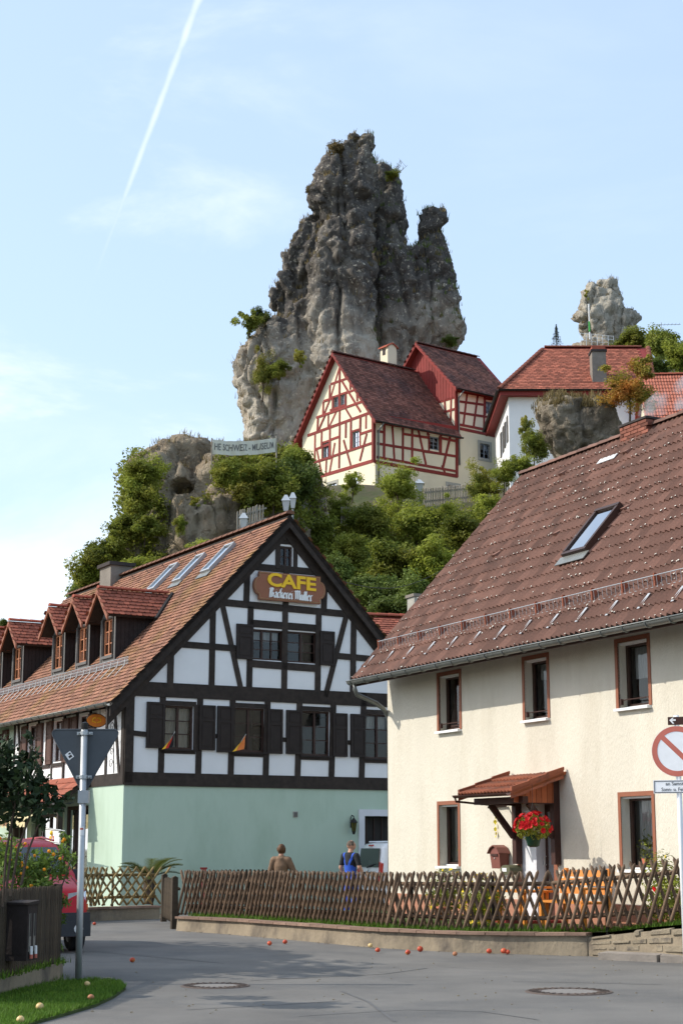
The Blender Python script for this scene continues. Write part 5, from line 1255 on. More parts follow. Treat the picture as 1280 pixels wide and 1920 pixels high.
# kerb stones in front of it
kb = empty('kerb', WP[7], 0); tag(kb, kind='structure')
KP = [atZ(1130, 1799), atZ(1180, 1802), atZ(1290, 1805), atZ(1420, 1812)]; KL = sum((b - a).length for a, b in zip(KP, KP[1:])); s = 0
while s < KL - .3:
    a, _, d = path_at(KP, [0] * 4, s); b, _, _ = path_at(KP, [0] * 4, min(s + .97, KL - .01)); n = inw(d); m = MB(); q = [a - n * .12, b - n * .12, b + n * .10, a + n * .10]
    h = .12; m.hexa([p + Vector((0, 0, .0)) for p in q] + [p + Vector((0, 0, h if i > 1 else h - .02)) for i, p in enumerate(q)]); o = m.build('kerb_stone', M['kerb'], kb); o.matrix_parent_inverse = Matrix.Translation(-WP[7]); s += .98
# lawn behind the wall
m = MB(); rows_ = []
for i in range(41):
    p, z, d = path_at(WP, WT, (WLEN - .01) * i / 40); n = inw(d); rows_.append([p + n * w + Vector((0, 0, z + .035 + .03 * (w > 1))) for w in (.28, .8, 1.8, 3.2, 6.0)])
for a, b in zip(rows_, rows_[1:]):
    for k in range(4): m.poly([a[k], b[k], b[k + 1], a[k + 1]])
lawn = m.build('lawn', M['grass_soil']); tag(lawn, kind='structure')
def grass_blades(name, pts, h, seed, mat, parent=None):
    rg = np.random.default_rng(seed); n = len(pts); P = np.array(pts); an = rg.uniform(0, 6.283, n); hh = h * rg.uniform(.5, 1.3, n); ln = hh * rg.uniform(.1, .8, n)
    tip = P + np.stack([np.cos(an) * ln, np.sin(an) * ln, hh], 1); w = np.stack([-np.sin(an), np.cos(an), an * 0], 1) * .006 * (h / .06) ** .3
    Vv = np.stack([P - w, P + w, tip], 1).reshape(-1, 3); o = link_mesh(name, np_mesh(name, Vv, np.arange(len(Vv)).reshape(-1, 3), np.repeat(rg.uniform(0, 1, n), 3)), parent, mat); return tag(o, kind='stuff')
pts = []
for k in range(26000):
    p, z, d = path_at(WP, WT, random.uniform(0, WLEN - .02)); w = random.uniform(.28, 1.6); pts.append(tuple(p + inw(d) * w + Vector((0, 0, z + .035))))
grass_blades('lawn_grass', pts, .085, 1, M['grass'])
tag(bpy.data.objects['lawn_grass'], 'short sunlit lawn grass behind the lattice fence', 'grass')
# crossed-pole lattice fence
def pole_mesh(name, length, r, lean):
    m = MB(); t = Vector((lean, 0, 1)); h = length; m.tube([(-lean * h / 2, 0, 0), (-lean * h * .45, 0, h * .05), (lean * h * .46, 0, h * .96), (lean * h / 2, 0, h)], [r * .85, r, r, r * .25], 7); return m.mesh(name, True)
def lattice(name, label, P, Z, hts, sp, mat, lean, post_every, group=None, back=.45, r=.029):
    root = empty(name, P[0], 0, label, 'fence', group); L_ = sum((b - a).length for a, b in zip(P, P[1:])); s = 0; inv = Matrix.Translation(-P[0])
    fm, bm2 = pole_mesh('pole', 1.0, r, lean), pole_mesh('pole', 1.0, r, -lean)
    k = 0
    while s < L_ - .02:
        p, z, d = path_at(P, Z, s); h = path_at(P, hts, s)[1]; n = inw(d); ang = math.atan2(d.y, d.x)
        shf = (lean * h) % sp
        for me, off, sh in ((fm, -.036, 0), (bm2, .036, shf)):
            pp, z2, d2 = path_at(P, Z, min(s + sh, L_ - .01)); o = link_mesh('pole', me, root, mat); o.matrix_parent_inverse = inv
            o.location = pp + n * (back + off) + Vector((0, 0, z2 + random.uniform(-.012, .012))); o.rotation_euler = (0, random.gauss(0, .012), ang); o.scale = (h, 1, h)
        s += sp * (.86 + .36 * min(1, max(0, (z - .3) / .25))) if back > .3 else sp; k += 1
    for fz in (.20, .78):
        m = MB(); pts = []
        n_ = max(2, int(L_ / .6))
        for i in range(n_ + 1): p, z, d = path_at(P, Z, min(L_ * i / n_, L_ - .001)); h = path_at(P, hts, min(L_ * i / n_, L_ - .001))[1]; pts.append(p + inw(d) * (back + .075) + Vector((0, 0, z + h * fz)))
        m.tube(pts, .035, 7); o = m.build('rail', mat, root, True); o.matrix_parent_inverse = inv
    s = .25
    while s < L_:
        p, z, d = path_at(P, Z, s); h = path_at(P, hts, s)[1]; m = MB(); c = p + inw(d) * (back + .13); m.tube([c + Vector((0, 0, z - .12)), c + Vector((0, 0, z + h * .93))], .03, 6); o = m.build('post', M['iron'], root); o.matrix_parent_inverse = inv; s += post_every
    return root
FZ = [z + .06 for z in WT]; FH = [.90, .90, .91, .92, .93, .94, .96, .98]
FP = [WP[0] - (WP[1] - WP[0]).normalized() * .42] + WP[1:6] + WP[8:]; FZ = FZ[:6] + FZ[8:]
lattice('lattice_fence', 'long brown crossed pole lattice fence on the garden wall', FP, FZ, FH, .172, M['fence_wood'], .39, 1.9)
# yard fence left of the gate
LP = [Vector((-8.6, 36.2, 0)), atZ(165, 1728), atZ(203, 1726), atZ(300, 1723)]
yw = empty('yard_wall', LP[2], 0, 'short concrete plinth wall under the yellowish yard fence near the cafe', 'wall')
for a, b in zip(LP, LP[1:]):
    d = (b - a).normalized(); n = inw(d); m = MB(); q = [a, b, b + n * .25, a + n * .25]; m.hexa(q + [p + Vector((0, 0, .26)) for p in q]); o = m.build('wall_body', M['concrete_wall'], yw); o.matrix_parent_inverse = Matrix.Translation(-LP[2])
    m = MB(); q = [a - n * .04, b - n * .04, b + n * .29, a + n * .29]; m.hexa([p + Vector((0, 0, .263)) for p in q] + [p + Vector((0, 0, .31)) for p in q]); o = m.build('coping', M['coping'], yw); o.matrix_parent_inverse = Matrix.Translation(-LP[2])
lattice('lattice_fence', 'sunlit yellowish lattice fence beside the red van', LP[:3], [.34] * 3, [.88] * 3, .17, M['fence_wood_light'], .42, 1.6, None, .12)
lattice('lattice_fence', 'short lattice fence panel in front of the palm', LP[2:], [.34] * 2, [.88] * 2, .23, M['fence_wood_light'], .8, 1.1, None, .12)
for pxx, lbl in ((307, 'dark square wooden gate post left of the garden gate'), (326, 'dark square wooden gate post at the end of the long fence')):
    p = atZ(pxx, 1728 if pxx < 320 else 1742); o = empty('gate_post', p, R(20), lbl, 'post'); m = MB(); m.box((-.06, -.06, 0), (.06, .06, 1.04)); m.build('shaft', M['picket_dark'], o); m = MB(); m.prism([(-.065, -.065, 1.04), (.065, -.065, 1.04), (0, -.065, 1.08)], (0, .13, 0)); m.build('cap', M['picket_dark'], o)
GA, GB_ = atZ(309, 1730), atZ(326, 1741); lattice('garden_gate', 'narrow lattice garden gate between the two dark posts', [GA, GB_], [.12, .12], [.88, .88], .16, M['picket_dark'], .42, 9, None, .02)
# dark round-topped pickets deeper in the yard
a, b = atY(392, 1700, 42.0), atY(536, 1700, 42.6); a.z = b.z = 0
pf = empty('picket_fence', a, 0, 'dark round topped picket fence in front of the green wall', 'fence'); inv = Matrix.Translation(-a); d = (b - a).normalized(); L_ = (b - a).length
mp_ = MB(); q = [(-.035, .0), (.035, .0), (.035, 1.02)] + [(.035 * math.cos(t), 1.02 + .05 * math.sin(t)) for t in (.6, 1.57, 2.5)] + [(-.035, 1.02)]; mp_.prism([(u, -.012, v) for u, v in q], (0, .024, 0)); pme = mp_.mesh('picket')
for k in range(int(L_ / .105)): o = link_mesh('picket', pme, pf, M['picket_dark']); o.location = Vector(d) * (k * .105) + Vector((0, 0, .06 + random.uniform(-.01, .01)))
for z in (.3, .85): m = MB(); m.tube([Vector((0, .04, z)), d * L_ + Vector((0, .04, z))], .03, 5); m.build('rail', M['picket_dark'], pf)
p = atY(382, 1634, 42.3); o = empty('red_post', (p.x, p.y, 0), 0, 'small red painted post by the dark picket fence', 'post'); m = MB(); m.box((-.065, -.05, 0), (.065, .05, p.z + .06)); m.build('shaft', M['sign_red'], o); m = MB(); m.box((-.085, -.07, p.z + .06), (.085, .07, p.z + .10)); m.build('cap', M['red_panel'], o)

# ================================================================== RED TIMBERED HOUSE on the hill
rc = atY(703, 900, 90.0); RF = Frame((rc.x, rc.y, 0), 37.7)
red = empty('red_timbered_house', (RF.o.x, RF.o.y, 0), RF.a, 'cream house with dark red timber framing and old tiled roofs on the hill', 'house')
Z2 = lambda x, y: (540 + x / 3.0476, 620 + y / 3.0476)
RT = M['red_timber']
def g2(x, y): return RF.on(*Z2(x, y), 0, 0.0)        # left gable wall, plane x = 0
def f2(x, y): return RF.on(*Z2(x, y), 1, 0.0)        # front wall, plane y = 0
fgr = lambda u, v, d: (d, u, v)
ffr = lambda u, v, d: (u, d, v)
def rect(fn, ax, x0, y0, x1, y1):
    a, b = fn(x0, y0), fn(x1, y1); return (min(a[ax], b[ax]), max(a[ax], b[ax]), min(a.z, b.z), max(a.z, b.z))
WR, YR, ZR_, ZEV, X1, X2 = 6.85, 3.50, 29.95, 25.62, 6.15, 10.3
rs = (ZR_ - ZEV) / YR; rzz = lambda y: ZR_ - rs * abs(y - YR)
ZG = 17.5
gw_ = [rect(g2, 1, 200, 645, 238, 722), rect(g2, 1, 368, 582, 408, 662), rect(g2, 1, 262, 384, 290, 448), rect(g2, 1, 300, 370, 328, 434), rect(g2, 1, 232, 880, 276, 950), rect(g2, 1, 352, 838, 398, 910)]
fw_ = [rect(f2, 0, 806, 600, 861, 686), rect(f2, 0, 912, 880, 972, 935), rect(f2, 0, 1094, 642, 1150, 736)]
fw2 = [rect(f2, 0, 1127, 402, 1180, 484)]
wall_panel(fgr, [(0, ZG), (WR, ZG), (WR, ZEV), (YR, ZR_ - .1), (0, ZEV)], gw_, .18).build('wall', M['cream_panel'], red)
Z2E = 28.45
wall_panel(ffr, [(0, ZG), (X2, ZG), (X2, ZEV - .08), (0, ZEV - .08)], fw_, .18).build('wall', M['cream_wall'], red)
wall_panel(ffr, [(X1, ZEV - .08), (X2, ZEV - .08), (X2, Z2E - .06), (X1, Z2E - .06)], fw2, .18).build('wall', M['cream_panel'], red)
p = RF.on(*Z2(738, 72), 0, X1 - .3); Y2, Z2R = p.y, p.z; W2 = 2 * Y2
s2 = (Z2R - Z2E) / Y2; r2z = lambda y: Z2R - s2 * abs(y - Y2)
q = RF.on(*Z2(1095, 150), 1, Y2); X2R = q.x
m = MB(); m.poly([(X1, 0, 22), (X1, W2, 22), (X1, W2, Z2E), (X1, Y2, Z2R - .15), (X1, 0, Z2E)]); m.build('wall', M['cream_panel'], red)
m = MB(); m.poly([(X2, 0, ZG), (X2, W2, ZG), (X2, W2, Z2E), (X2, Y2, Z2R - .15), (X2, 0, Z2E)]); m.poly([(0, WR, ZG), (X2, WR, ZG), (X2, WR, ZEV), (0, WR, ZEV)]); m.poly([(X1, W2, ZG), (X2, W2, ZG), (X2, W2, Z2E), (X1, W2, Z2E)]); m.poly([(.3, .3, 22.7), (X2, .3, 22.7), (X2, WR, 22.7), (.3, WR, 22.7)]); m.poly([(.3, .3, 25.6), (X2, .3, 25.6), (X2, WR, 25.6), (.3, WR, 25.6)]); m.build('wall', M['cream_wall'], red)
def bg(x0, y0, x1, y1, w=.14): beam(red, g2(x0, y0), g2(x1, y1), w, (-1, 0, 0), RT, proud=.02)
def bf(x0, y0, x1, y1, w=.15): beam(red, f2(x0, y0), f2(x1, y1), w, (0, -1, 0), RT, proud=.02)
for a in ((152, 842, 490, 742, .2), (112, 600, 486, 462, .17), (158, 678, 238, 648), (240, 625, 296, 604), (408, 592, 486, 566), (155, 752, 486, 640), (163, 497, 450, 396), (205, 403, 262, 384), (328, 358, 395, 333), (243, 306, 352, 268),
          (155, 590, 152, 842), (193, 580, 190, 672), (240, 562, 238, 735), (296, 540, 292, 785), (331, 525, 330, 612), (360, 515, 358, 680), (414, 496, 412, 582), (446, 482, 445, 560), (484, 462, 484, 748, .2),
          (165, 680, 195, 828, .12), (268, 640, 237, 812, .12), (220, 735, 216, 822, .12), (318, 625, 358, 768, .13), (450, 588, 410, 745, .13),
          (172, 500, 168, 575), (212, 484, 176, 566, .12), (231, 474, 229, 556), (278, 458, 236, 548, .12), (296, 448, 294, 535), (326, 440, 362, 500, .12),
          (203, 405, 200, 480), (238, 398, 206, 478, .12), (240, 312, 238, 392), (296, 178, 294, 372), (256, 445, 256, 375), (292, 215, 240, 395, .12), (305, 212, 330, 270, .12), (308, 288, 415, 465, .14), (354, 268, 356, 336), (392, 334, 396, 402), (240, 455, 332, 424, .12), (330, 370, 330, 432, .12)): bg(*a)
for w in gw_[:4]:
    for u in (w[0] - .05, w[1] + .05): beam(red, (0, u, w[2] - .1), (0, u, w[3] + .1), .12, (-1, 0, 0), RT)
    for v in (w[2] - .06, w[3] + .06): beam(red, (0, w[0] - .1, v), (0, w[1] + .1, v), .12, (-1, 0, 0), RT)
for a in ((490, 748, 966, 832, .2), (505, 722, 966, 805, .14), (490, 486, 970, 560, .22), (548, 490, 546, 728), (594, 540, 606, 736, .14), (655, 512, 654, 745), (708, 520, 707, 752), (733, 525, 788, 775, .14), (797, 538, 797, 600), (872, 552, 870, 702), (934, 562, 880, 792, .15), (962, 570, 962, 836, .2), (490, 480, 490, 752, .18),
          (550, 532, 652, 548), (508, 575, 545, 580), (508, 645, 652, 668), (656, 590, 800, 612), (656, 668, 966, 720), (872, 614, 958, 632), (770, 690, 880, 706, .12), (876, 770, 896, 815, .12)): bf(*a)
for a in ((958, 335, 962, 560, .2), (1022, 350, 1000, 535, .14), (1082, 365, 1058, 548, .14), (1120, 372, 1117, 566, .14), (1188, 390, 1187, 585, .16), (972, 404, 1118, 424, .14), (972, 468, 1195, 502, .14), (972, 536, 1200, 580, .15), (972, 558, 1202, 606, .17), (962, 342, 1205, 385, .22), (1120, 388, 1190, 398, .12)): bf(*a)
for w in fw2 + fw_[:1]:
    for u in (w[0] - .05, w[1] + .05): beam(red, (u, 0, w[2] - .1), (u, 0, w[3] + .1), .11, (0, -1, 0), RT)
# second block: red boarded gable above the lower roof, timbered below
for k in range(24):
    y = .12 + k * (W2 - .2) / 24; m = MB(); y1 = y + (W2 - .2) / 24 - .03; zb = max(rzz((y + y1) / 2) - .1, 27.65 + .0); 
    m.hexa([(X1 - .04, y, zb), (X1, y, zb), (X1, y1, zb), (X1 - .04, y1, zb), (X1 - .04, y, r2z(y) - .1), (X1, y, r2z(y) - .1), (X1, y1, r2z(y1) - .1), (X1 - .04, y1, r2z(y1) - .1)]); m.build('board', M['red_panel'], red)
for a in ((.1, 25.5, .1, 28.3), (.55, 26.0, .45, 27.7), (.95, 26.6, 1.05, 27.7), (0, 26.9, 1.2, 26.9), (0, 27.6, 1.9, 27.6)): beam(red, (X1, a[0], a[1]), (X1, a[2], a[3]), .13, (-1, 0, 0), RT)
# windows
BL = mk('blue_grey_frame', (.20, .23, .27), .5, .1, 6)
for w in gw_: window(red, fgr, *w, BL, .1, 2, 3, .05, .025)
for w in fw_ + fw2: window(red, ffr, *w, BL, .1, 2, 3, .06, .03, curtain=M['lace'], cur_frac=.35)
for f_, w in [(fgr, gw_[4]), (fgr, gw_[5]), (ffr, fw_[1]), (ffr, fw_[2])]:
    m = MB(); t = .17; u0, u1, v0, v1 = w; m.mbox(f_, u0 - t, u0, v0 - t, v1 + t, -.02, .05); m.mbox(f_, u1, u1 + t, v0 - t, v1 + t, -.02, .05); m.mbox(f_, u0, u1, v1, v1 + t, -.021, .05); m.mbox(f_, u0, u1, v0 - t, v0, -.021, .05); m.build('stone_surround', M['grey_stone'], red)
# roofs
def gable_roof(x0, x1, y0, yr, ze_, zr_, yb_, mat, tile, w, e, seed, hipcut=None):
    for s_, ye in ((-1, y0), (1, yb_)):
        slab(red, 'roof_deck', [(x0, ye, ze_), (x1, ye, ze_), (x1 if hipcut is None else hipcut, yr, zr_), (x0, yr, zr_)], .14, RT)
        V_ = Vector((0, yr - ye, zr_ - ze_)); ins = None if hipcut is None else (lambda u, v, L=V_.length: u < (x1 - x0) + (hipcut - x1) * v / L)
        tile_field('roof_tiles', (x0, ye, ze_), (1, 0, 0), V_, x1 - x0, V_.length, tile, w, e, mat, red, ins, seed=seed + s_)
ov_ = .45; ybk = 2 * YR + ov_
gable_roof(-.35, X1 + .0, -ov_, YR, ZEV - rs * ov_, ZR_, ybk, M['old_red_tile'], biber(.2, .19), .2, .19, 20)
gable_roof(X1 - .45, X2 + .35, -ov_, Y2, Z2E - s2 * ov_, Z2R, 2 * Y2 + ov_, M['old_red_tile'], biber(.2, .19), .2, .19, 30, X2R)
ridge_caps(red, (-.35, YR, ZR_ + .02), (X1, YR, ZR_ + .02), M['old_red_tile'], .15, .42); ridge_caps(red, (X1 - .4, Y2, Z2R + .02), (X2R, Y2, Z2R + .02), M['old_red_tile'], .15, .42)
for x, ya, za, yb_, zb in ((-.36, YR, ZR_, -ov_, ZEV - rs * ov_), (-.36, YR, ZR_, ybk, ZEV - rs * ov_), (X1 - .46, Y2, Z2R, -ov_, Z2E - s2 * ov_), (X1 - .46, Y2, Z2R, W2 + ov_, Z2E - s2 * ov_)):
    m = MB(); d_ = Vector((.05, 0, 0)); a_, b_ = Vector((x, ya, za + .03)), Vector((x, yb_, zb + .03)); dn = Vector((0, 0, -.26)); m.hexa([a_, a_ + d_, b_ + d_, b_, a_ + dn, a_ + d_ + dn, b_ + d_ + dn, b_ + dn]); m.build('bargeboard', RT, red)
for x0, x1, z in ((-.3, X1, ZEV - rs * ov_), (X1 - .4, X2, Z2E - s2 * ov_)):
    m = half_pipe([(x0, -ov_ - .07, z - .03), (x1, -ov_ - .07, z - .03)], .08); m.build('gutter', M['iron'], red, True)
    m = MB(); xx = x0 + .5; m.tube([(xx, -ov_ - .07, z - .1), (xx, -.1, z - .45), (xx, -.08, z - .6), (xx, -.08, z - 4.5)], .05, 6); m.build('down_pipe', M['zinc'], red, True)
# cream chimney with its little arched roof
p = RF.on(729, 665, 1, YR + .4)
m = MB(); m.box((p.x - .35, YR + .1, 28.6), (p.x + .35, YR + .8, p.z + .1)); m.prism([(p.x - .35, YR + .1, p.z + .1), (p.x + .35, YR + .1, p.z + .1), (p.x + .30, YR + .1, p.z + .42), (p.x, YR + .1, p.z + .62), (p.x - .30, YR + .1, p.z + .42)], (0, .7, 0)); ch = m.build('chimney', M['cream_wall'], red)
m = MB(); m.mbox(lambda u, v, d: (p.x - .35 - d, YR + .45 + u, v), -.13, .13, p.z - .08, p.z + .30, .0, .012); m.build('flue_opening', M['soot'], ch)
for s_ in (-1, 1):
    m = MB(); m.hexa([(p.x, YR + .02, p.z + .60), (p.x + s_ * .45, YR + .02, p.z + .36), (p.x + s_ * .45, YR + .88, p.z + .36), (p.x, YR + .88, p.z + .60), (p.x, YR + .02, p.z + .68), (p.x + s_ * .45, YR + .02, p.z + .43), (p.x + s_ * .45, YR + .88, p.z + .43), (p.x, YR + .88, p.z + .68)]); m.build('chimney_tile', M['ridge_tile'], ch)

# ================================================================== WHITE HOUSE with hipped roof
wc = atY(955, 860, 86.0); WF = Frame((wc.x, wc.y, 0), 0.0)
wh = empty('white_house', (WF.o.x, WF.o.y, 0), WF.a, 'white plastered house with hipped red tiled roof right of the timbered house', 'house')
WL, WD = 9.6, 8.0; e1 = WF.on(948, 730, 1, -.5); ez = e1.z; rz0 = WF.on(1020, 651, 1, WD / 2); rz1 = WF.on(1214, 653, 1, WD / 2)
hx0, hx1, rzv = rz0.x, rz1.x, (rz0.z + rz1.z) / 2; e2 = WF.on(1226, 745, 1, -.5).x
fwf = lambda u, v, d: (u, d, v); fws = lambda u, v, d: (d, u, v)
wall_panel(fwf, [(0, 15), (WL, 15), (WL, ez - .1), (0, ez - .1)]).build('wall', M['white_plaster'], wh)
sww = [(.9, 1.7, ez - 2.6, ez - 1.2), (3.2, 4.0, ez - 2.6, ez - 1.2), (.9, 1.7, ez - 5.6, ez - 4.2), (3.2, 4.0, ez - 5.6, ez - 4.2)]
wall_panel(fws, [(0, 15), (WD, 15), (WD, ez - .1), (0, ez - .1)], sww).build('wall', M['white_plaster'], wh)
for w in sww:
    window(wh, fws, *w, M['brown_window'], .1, 2, 2, .05)
    for u0, u1 in ((w[0] - .5, w[0] - .03), (w[1] + .03, w[1] + .5)): shutter(wh, fws, u0, u1, w[2], w[3], M['dormer_grey'], .06)
for dz, mt, ww in ((.28, M['red_panel'], .45),):
    m = MB(); m.box((-.5, -.5, ez - .32), (e2, -.38, ez - .02)); m.box((-.5, -.378, ez - .322), (-.38, WD + .5, ez - .022)); m.build('eaves_board', mt, wh)
m = MB(); m.poly([(-.5, -.5, ez - .3), (e2, -.5, ez - .3), (e2, 0, ez - .3), (-.5, 0, ez - .3)]); m.poly([(-.5, 0, ez - .3), (0, 0, ez - .3), (0, WD + .5, ez - .3), (-.5, WD + .5, ez - .3)]); m.build('soffit', M['red_panel'], wh)
yw0, yw1, yrm = -.55, WD + .55, WD / 2
faces = [((-.55, yw0), (e2, yw0), hx1, hx0), ]
slab(wh, 'roof_deck', [(-.55, yw0, ez), (e2, yw0, ez), (hx1, yrm, rzv), (hx0, yrm, rzv)], .12, M['red_panel']); slab(wh, 'roof_deck', [(-.55, yw0, ez), (-.55, yw1, ez), (hx0, yrm, rzv)], .12, M['red_panel']); slab(wh, 'roof_deck', [(-.55, yw1, ez), (e2, yw1, ez), (hx1, yrm, rzv), (hx0, yrm, rzv)], .12, M['red_panel']); slab(wh, 'roof_deck', [(e2, yw0, ez), (e2, yw1, ez), (hx1, yrm, rzv)], .12, M['red_panel'])
Vf = Vector((0, yrm - yw0, rzv - ez)); Lf = Vf.length
tile_field('roof_tiles', (-.55, yw0, ez), (1, 0, 0), Vf, e2 + .55, Lf, biber(.25, .21), .25, .21, M['white_house_tile'], wh, lambda u, v: (hx0 + .55) * v / Lf < u < (e2 + .55) - (e2 - hx1) * v / Lf, seed=40)
Vh = Vector((hx0 + .55, 0, rzv - ez)); Lh = Vh.length; hw2 = (yw1 - yw0) / 2
tile_field('roof_tiles', (-.55, yw0, ez), (0, 1, 0), Vh, yw1 - yw0, Lh, biber(.25, .21), .25, .21, M['white_house_tile'], wh, lambda u, v: abs(u - hw2) < hw2 * (1 - v / Lh), seed=41)
ridge_caps(wh, (hx0, yrm, rzv + .02), (hx1, yrm, rzv + .02), M['white_house_tile'], .15, .42); ridge_caps(wh, (-.55, yw0, ez + .03), (hx0, yrm, rzv + .03), M['white_house_tile'], .14, .42); ridge_caps(wh, (e2, yw0, ez + .03), (hx1, yrm, rzv + .03), M['white_house_tile'], .14, .42)
for pts in ([(-.6, -.62, ez - .02), (e2, -.62, ez - .02)], [(-.62, -.6, ez - .02), (-.62, WD + .5, ez - .02)]): half_pipe(pts, .09).build('gutter', M['iron'], wh, True)
p0 = WF.onp(1123, 715, (0, yw0, ez), (0, -(rzv - ez), yrm - yw0))
m = MB(); m.box((p0.x - .38, p0.y - .1, p0.z - .4), (p0.x + .38, p0.y + .75, WF.on(1123, 660, 1, p0.y).z)); ch = m.build('chimney', M['chimney_grey'], wh); zt_ = WF.on(1123, 660, 1, p0.y).z
m = MB(); m.box((p0.x - .44, p0.y - .16, zt_), (p0.x + .44, p0.y + .81, zt_ + .12)); m.build('chimney_cap', M['soot'], ch); m = MB(); m.box((p0.x - .36, p0.y - .05, zt_ + .121), (p0.x + .36, p0.y + .7, zt_ + .34)); m.build('chimney_hood', M['ridge_tile'], ch)
# newer red-roofed house at the right edge
nc = atY(1222, 790, 80.0); NF = Frame((nc.x, nc.y, 0), -4.0)
nh = empty('red_roofed_house', (NF.o.x, NF.o.y, 0), NF.a, 'house with bright new red pantile roof behind the smoking chimney', 'house')
t0, t1 = NF.on(1222, 704, 1, 3.2), NF.on(1222, 800, 1, -.4)
wall_panel(lambda u, v, d: (u, d, v), [(0, 14), (9, 14), (9, t1.z), (0, t1.z)]).build('wall', M['cream_wall'], nh); m = MB(); m.poly([(0, 0, 14), (0, 6.4, 14), (0, 6.4, t1.z), (0, 3.2, t0.z - .1), (0, 0, t1.z)]); m.build('wall', M['cream_wall'], nh)
slab(nh, 'roof_deck', [(-.3, -.4, t1.z), (9, -.4, t1.z), (9, 3.2, t0.z), (-.3, 3.2, t0.z)], .12, M['red_panel']); slab(nh, 'roof_deck', [(-.3, 6.8, t1.z), (9, 6.8, t1.z), (9, 3.2, t0.z), (-.3, 3.2, t0.z)], .12, M['red_panel'])
Vn = Vector((0, 3.6, t0.z - t1.z)); tile_field('roof_tiles', (-.32, -.42, t1.z), (1, 0, 0), Vn, 9.3, Vn.length, pantile(.3, .34, 2, .03, 4, .025), .3, .34, M['new_tile'], nh, None, False, seed=44)
ridge_caps(nh, (-.32, 3.2, t0.z + .03), (9, 3.2, t0.z + .03), M['ridge_tile'], .14, .4)
# sliver of a tiled roof between the cafe and the cream house
bc = atY(690, 1190, 52.0); BF = Frame((bc.x, bc.y, 0), 15)
bh = empty('back_house', (BF.o.x, BF.o.y, 0), BF.a, 'low red tiled roof showing between the cafe gable and brown roof', 'house')
t0 = BF.on(720, 1156, 1, 1.8); t1 = BF.on(730, 1205, 1, 0)
wall_panel(lambda u, v, d: (u, d, v), [(-1, 0), (4, 0), (4, t1.z), (-1, t1.z)]).build('wall', M['cream_wall'], bh); slab(bh, 'roof_deck', [(-1.2, -.3, t1.z - .2), (4, -.3, t1.z - .2), (4, 1.8, t0.z), (-1.2, 1.8, t0.z)], .1, M['red_panel'])
Vb = Vector((0, 2.1, t0.z - t1.z + .2)); tile_field('roof_tiles', (-1.2, -.3, t1.z - .2), (1, 0, 0), Vb, 5.2, Vb.length, biber(.2, .18), .2, .18, M['dormer_tile'], bh, seed=46); ridge_caps(bh, (-1.2, 1.8, t0.z + .02), (4, 1.8, t0.z + .02), M['ridge_tile'], .13, .4)

# ================================================================== banner, hill fences, lanterns, flagpole
ba, bb = atY(398, 838, 69.5), atY(519, 834, 71.5)
bn = empty('museum_banner', ba, math.atan2(bb.y - ba.y, bb.x - ba.x), 'white cloth museum banner on the cliff top with dark capital letters', 'banner')
BLn = Vector((bb.x - ba.x, bb.y - ba.y, 0)).length; hB = .64; bz = lambda u: (bb.z - ba.z) * u / BLn - .10 * math.sin(math.pi * u / BLn)
def bw(u, v): return Vector((u, -.05 * math.sin(u * 5.1 + v * 2) - .03 * math.sin(u * 13 + v * 6), bz(u) + v))
m = MB(); nu, nv = 50, 8
for i in range(nu):
    for j in range(nv):
        u0, u1, v0, v1 = BLn * i / nu, BLn * (i + 1) / nu, -hB / 2 + hB * j / nv, -hB / 2 + hB * (j + 1) / nv; m.poly([bw(u0, v0), bw(u1, v0), bw(u1, v1), bw(u0, v1)])
m.build('cloth', M['banner_cloth'], bn, True)
tm = text_mesh('HE SCHWEIZ - MUSEUM', .40, 0, .004)
xs_ = [v.co.x for v in tm.vertices]; sc_ = (BLn * .93) / (max(xs_) - min(xs_))
for v in tm.vertices: q = bw(BLn * .49 + v.co.x * sc_, v.co.y * 1.05); v.co = q + Vector((0, -.012, 0))
link_mesh('lettering', tm, bn, M['grey_print'])
for u in (0, BLn): m = MB(); m.tube([(u, .03, bz(u) - 1.4), (u, .03, bz(u) + .4)], .03, 6); m.build('pole', M['picket_grey'], bn)
def hill_pickets(pa, pb, label, h=.95, step=.13):
    d = Vector((pb.x - pa.x, pb.y - pa.y, 0)); L_ = d.length; d.normalize(); root = empty('hill_fence', pa, math.atan2(d.y, d.x), label, 'fence', 'weathered picket fences on the hillside')
    m = MB(); q = [(-.035, 0), (.035, 0), (.035, h - .06), (0, h), (-.035, h - .06)]; m.prism([(u, -.012, v) for u, v in q], (0, .024, 0)); me = m.mesh('picket')
    for k in range(int(L_ / step)): o = link_mesh('picket', me, root, M['picket_grey']); o.location = (k * step, 0, (pb.z - pa.z) * k * step / L_ + random.uniform(-.03, .03)); o.rotation_euler = (0, random.gauss(0, .02), 0)
    for z in (.25, .7): m = MB(); m.hexa([(0, .014, z), (L_, .014, pb.z - pa.z + z), (L_, .05, pb.z - pa.z + z), (0, .05, z), (0, .014, z + .07), (L_, .014, pb.z - pa.z + z + .07), (L_, .05, pb.z - pa.z + z + .07), (0, .05, z + .07)]); m.build('rail', M['picket_grey'], root)
hill_pickets(atY(556, 984, 73), atY(598, 978, 74.5), 'weathered picket fence just right of the cafe roof peak')
hill_pickets(atY(640, 988, 75), atY(702, 984, 76), 'weathered picket fence half hidden below the red house corner')
hill_pickets(atY(795, 950, 80), atY(895, 940, 83), 'pale picket fence below the front wall of the red house')
hill_pickets(atY(445, 1000, 66), atY(500, 985, 67), 'low fence pickets just above the cafe ridge')
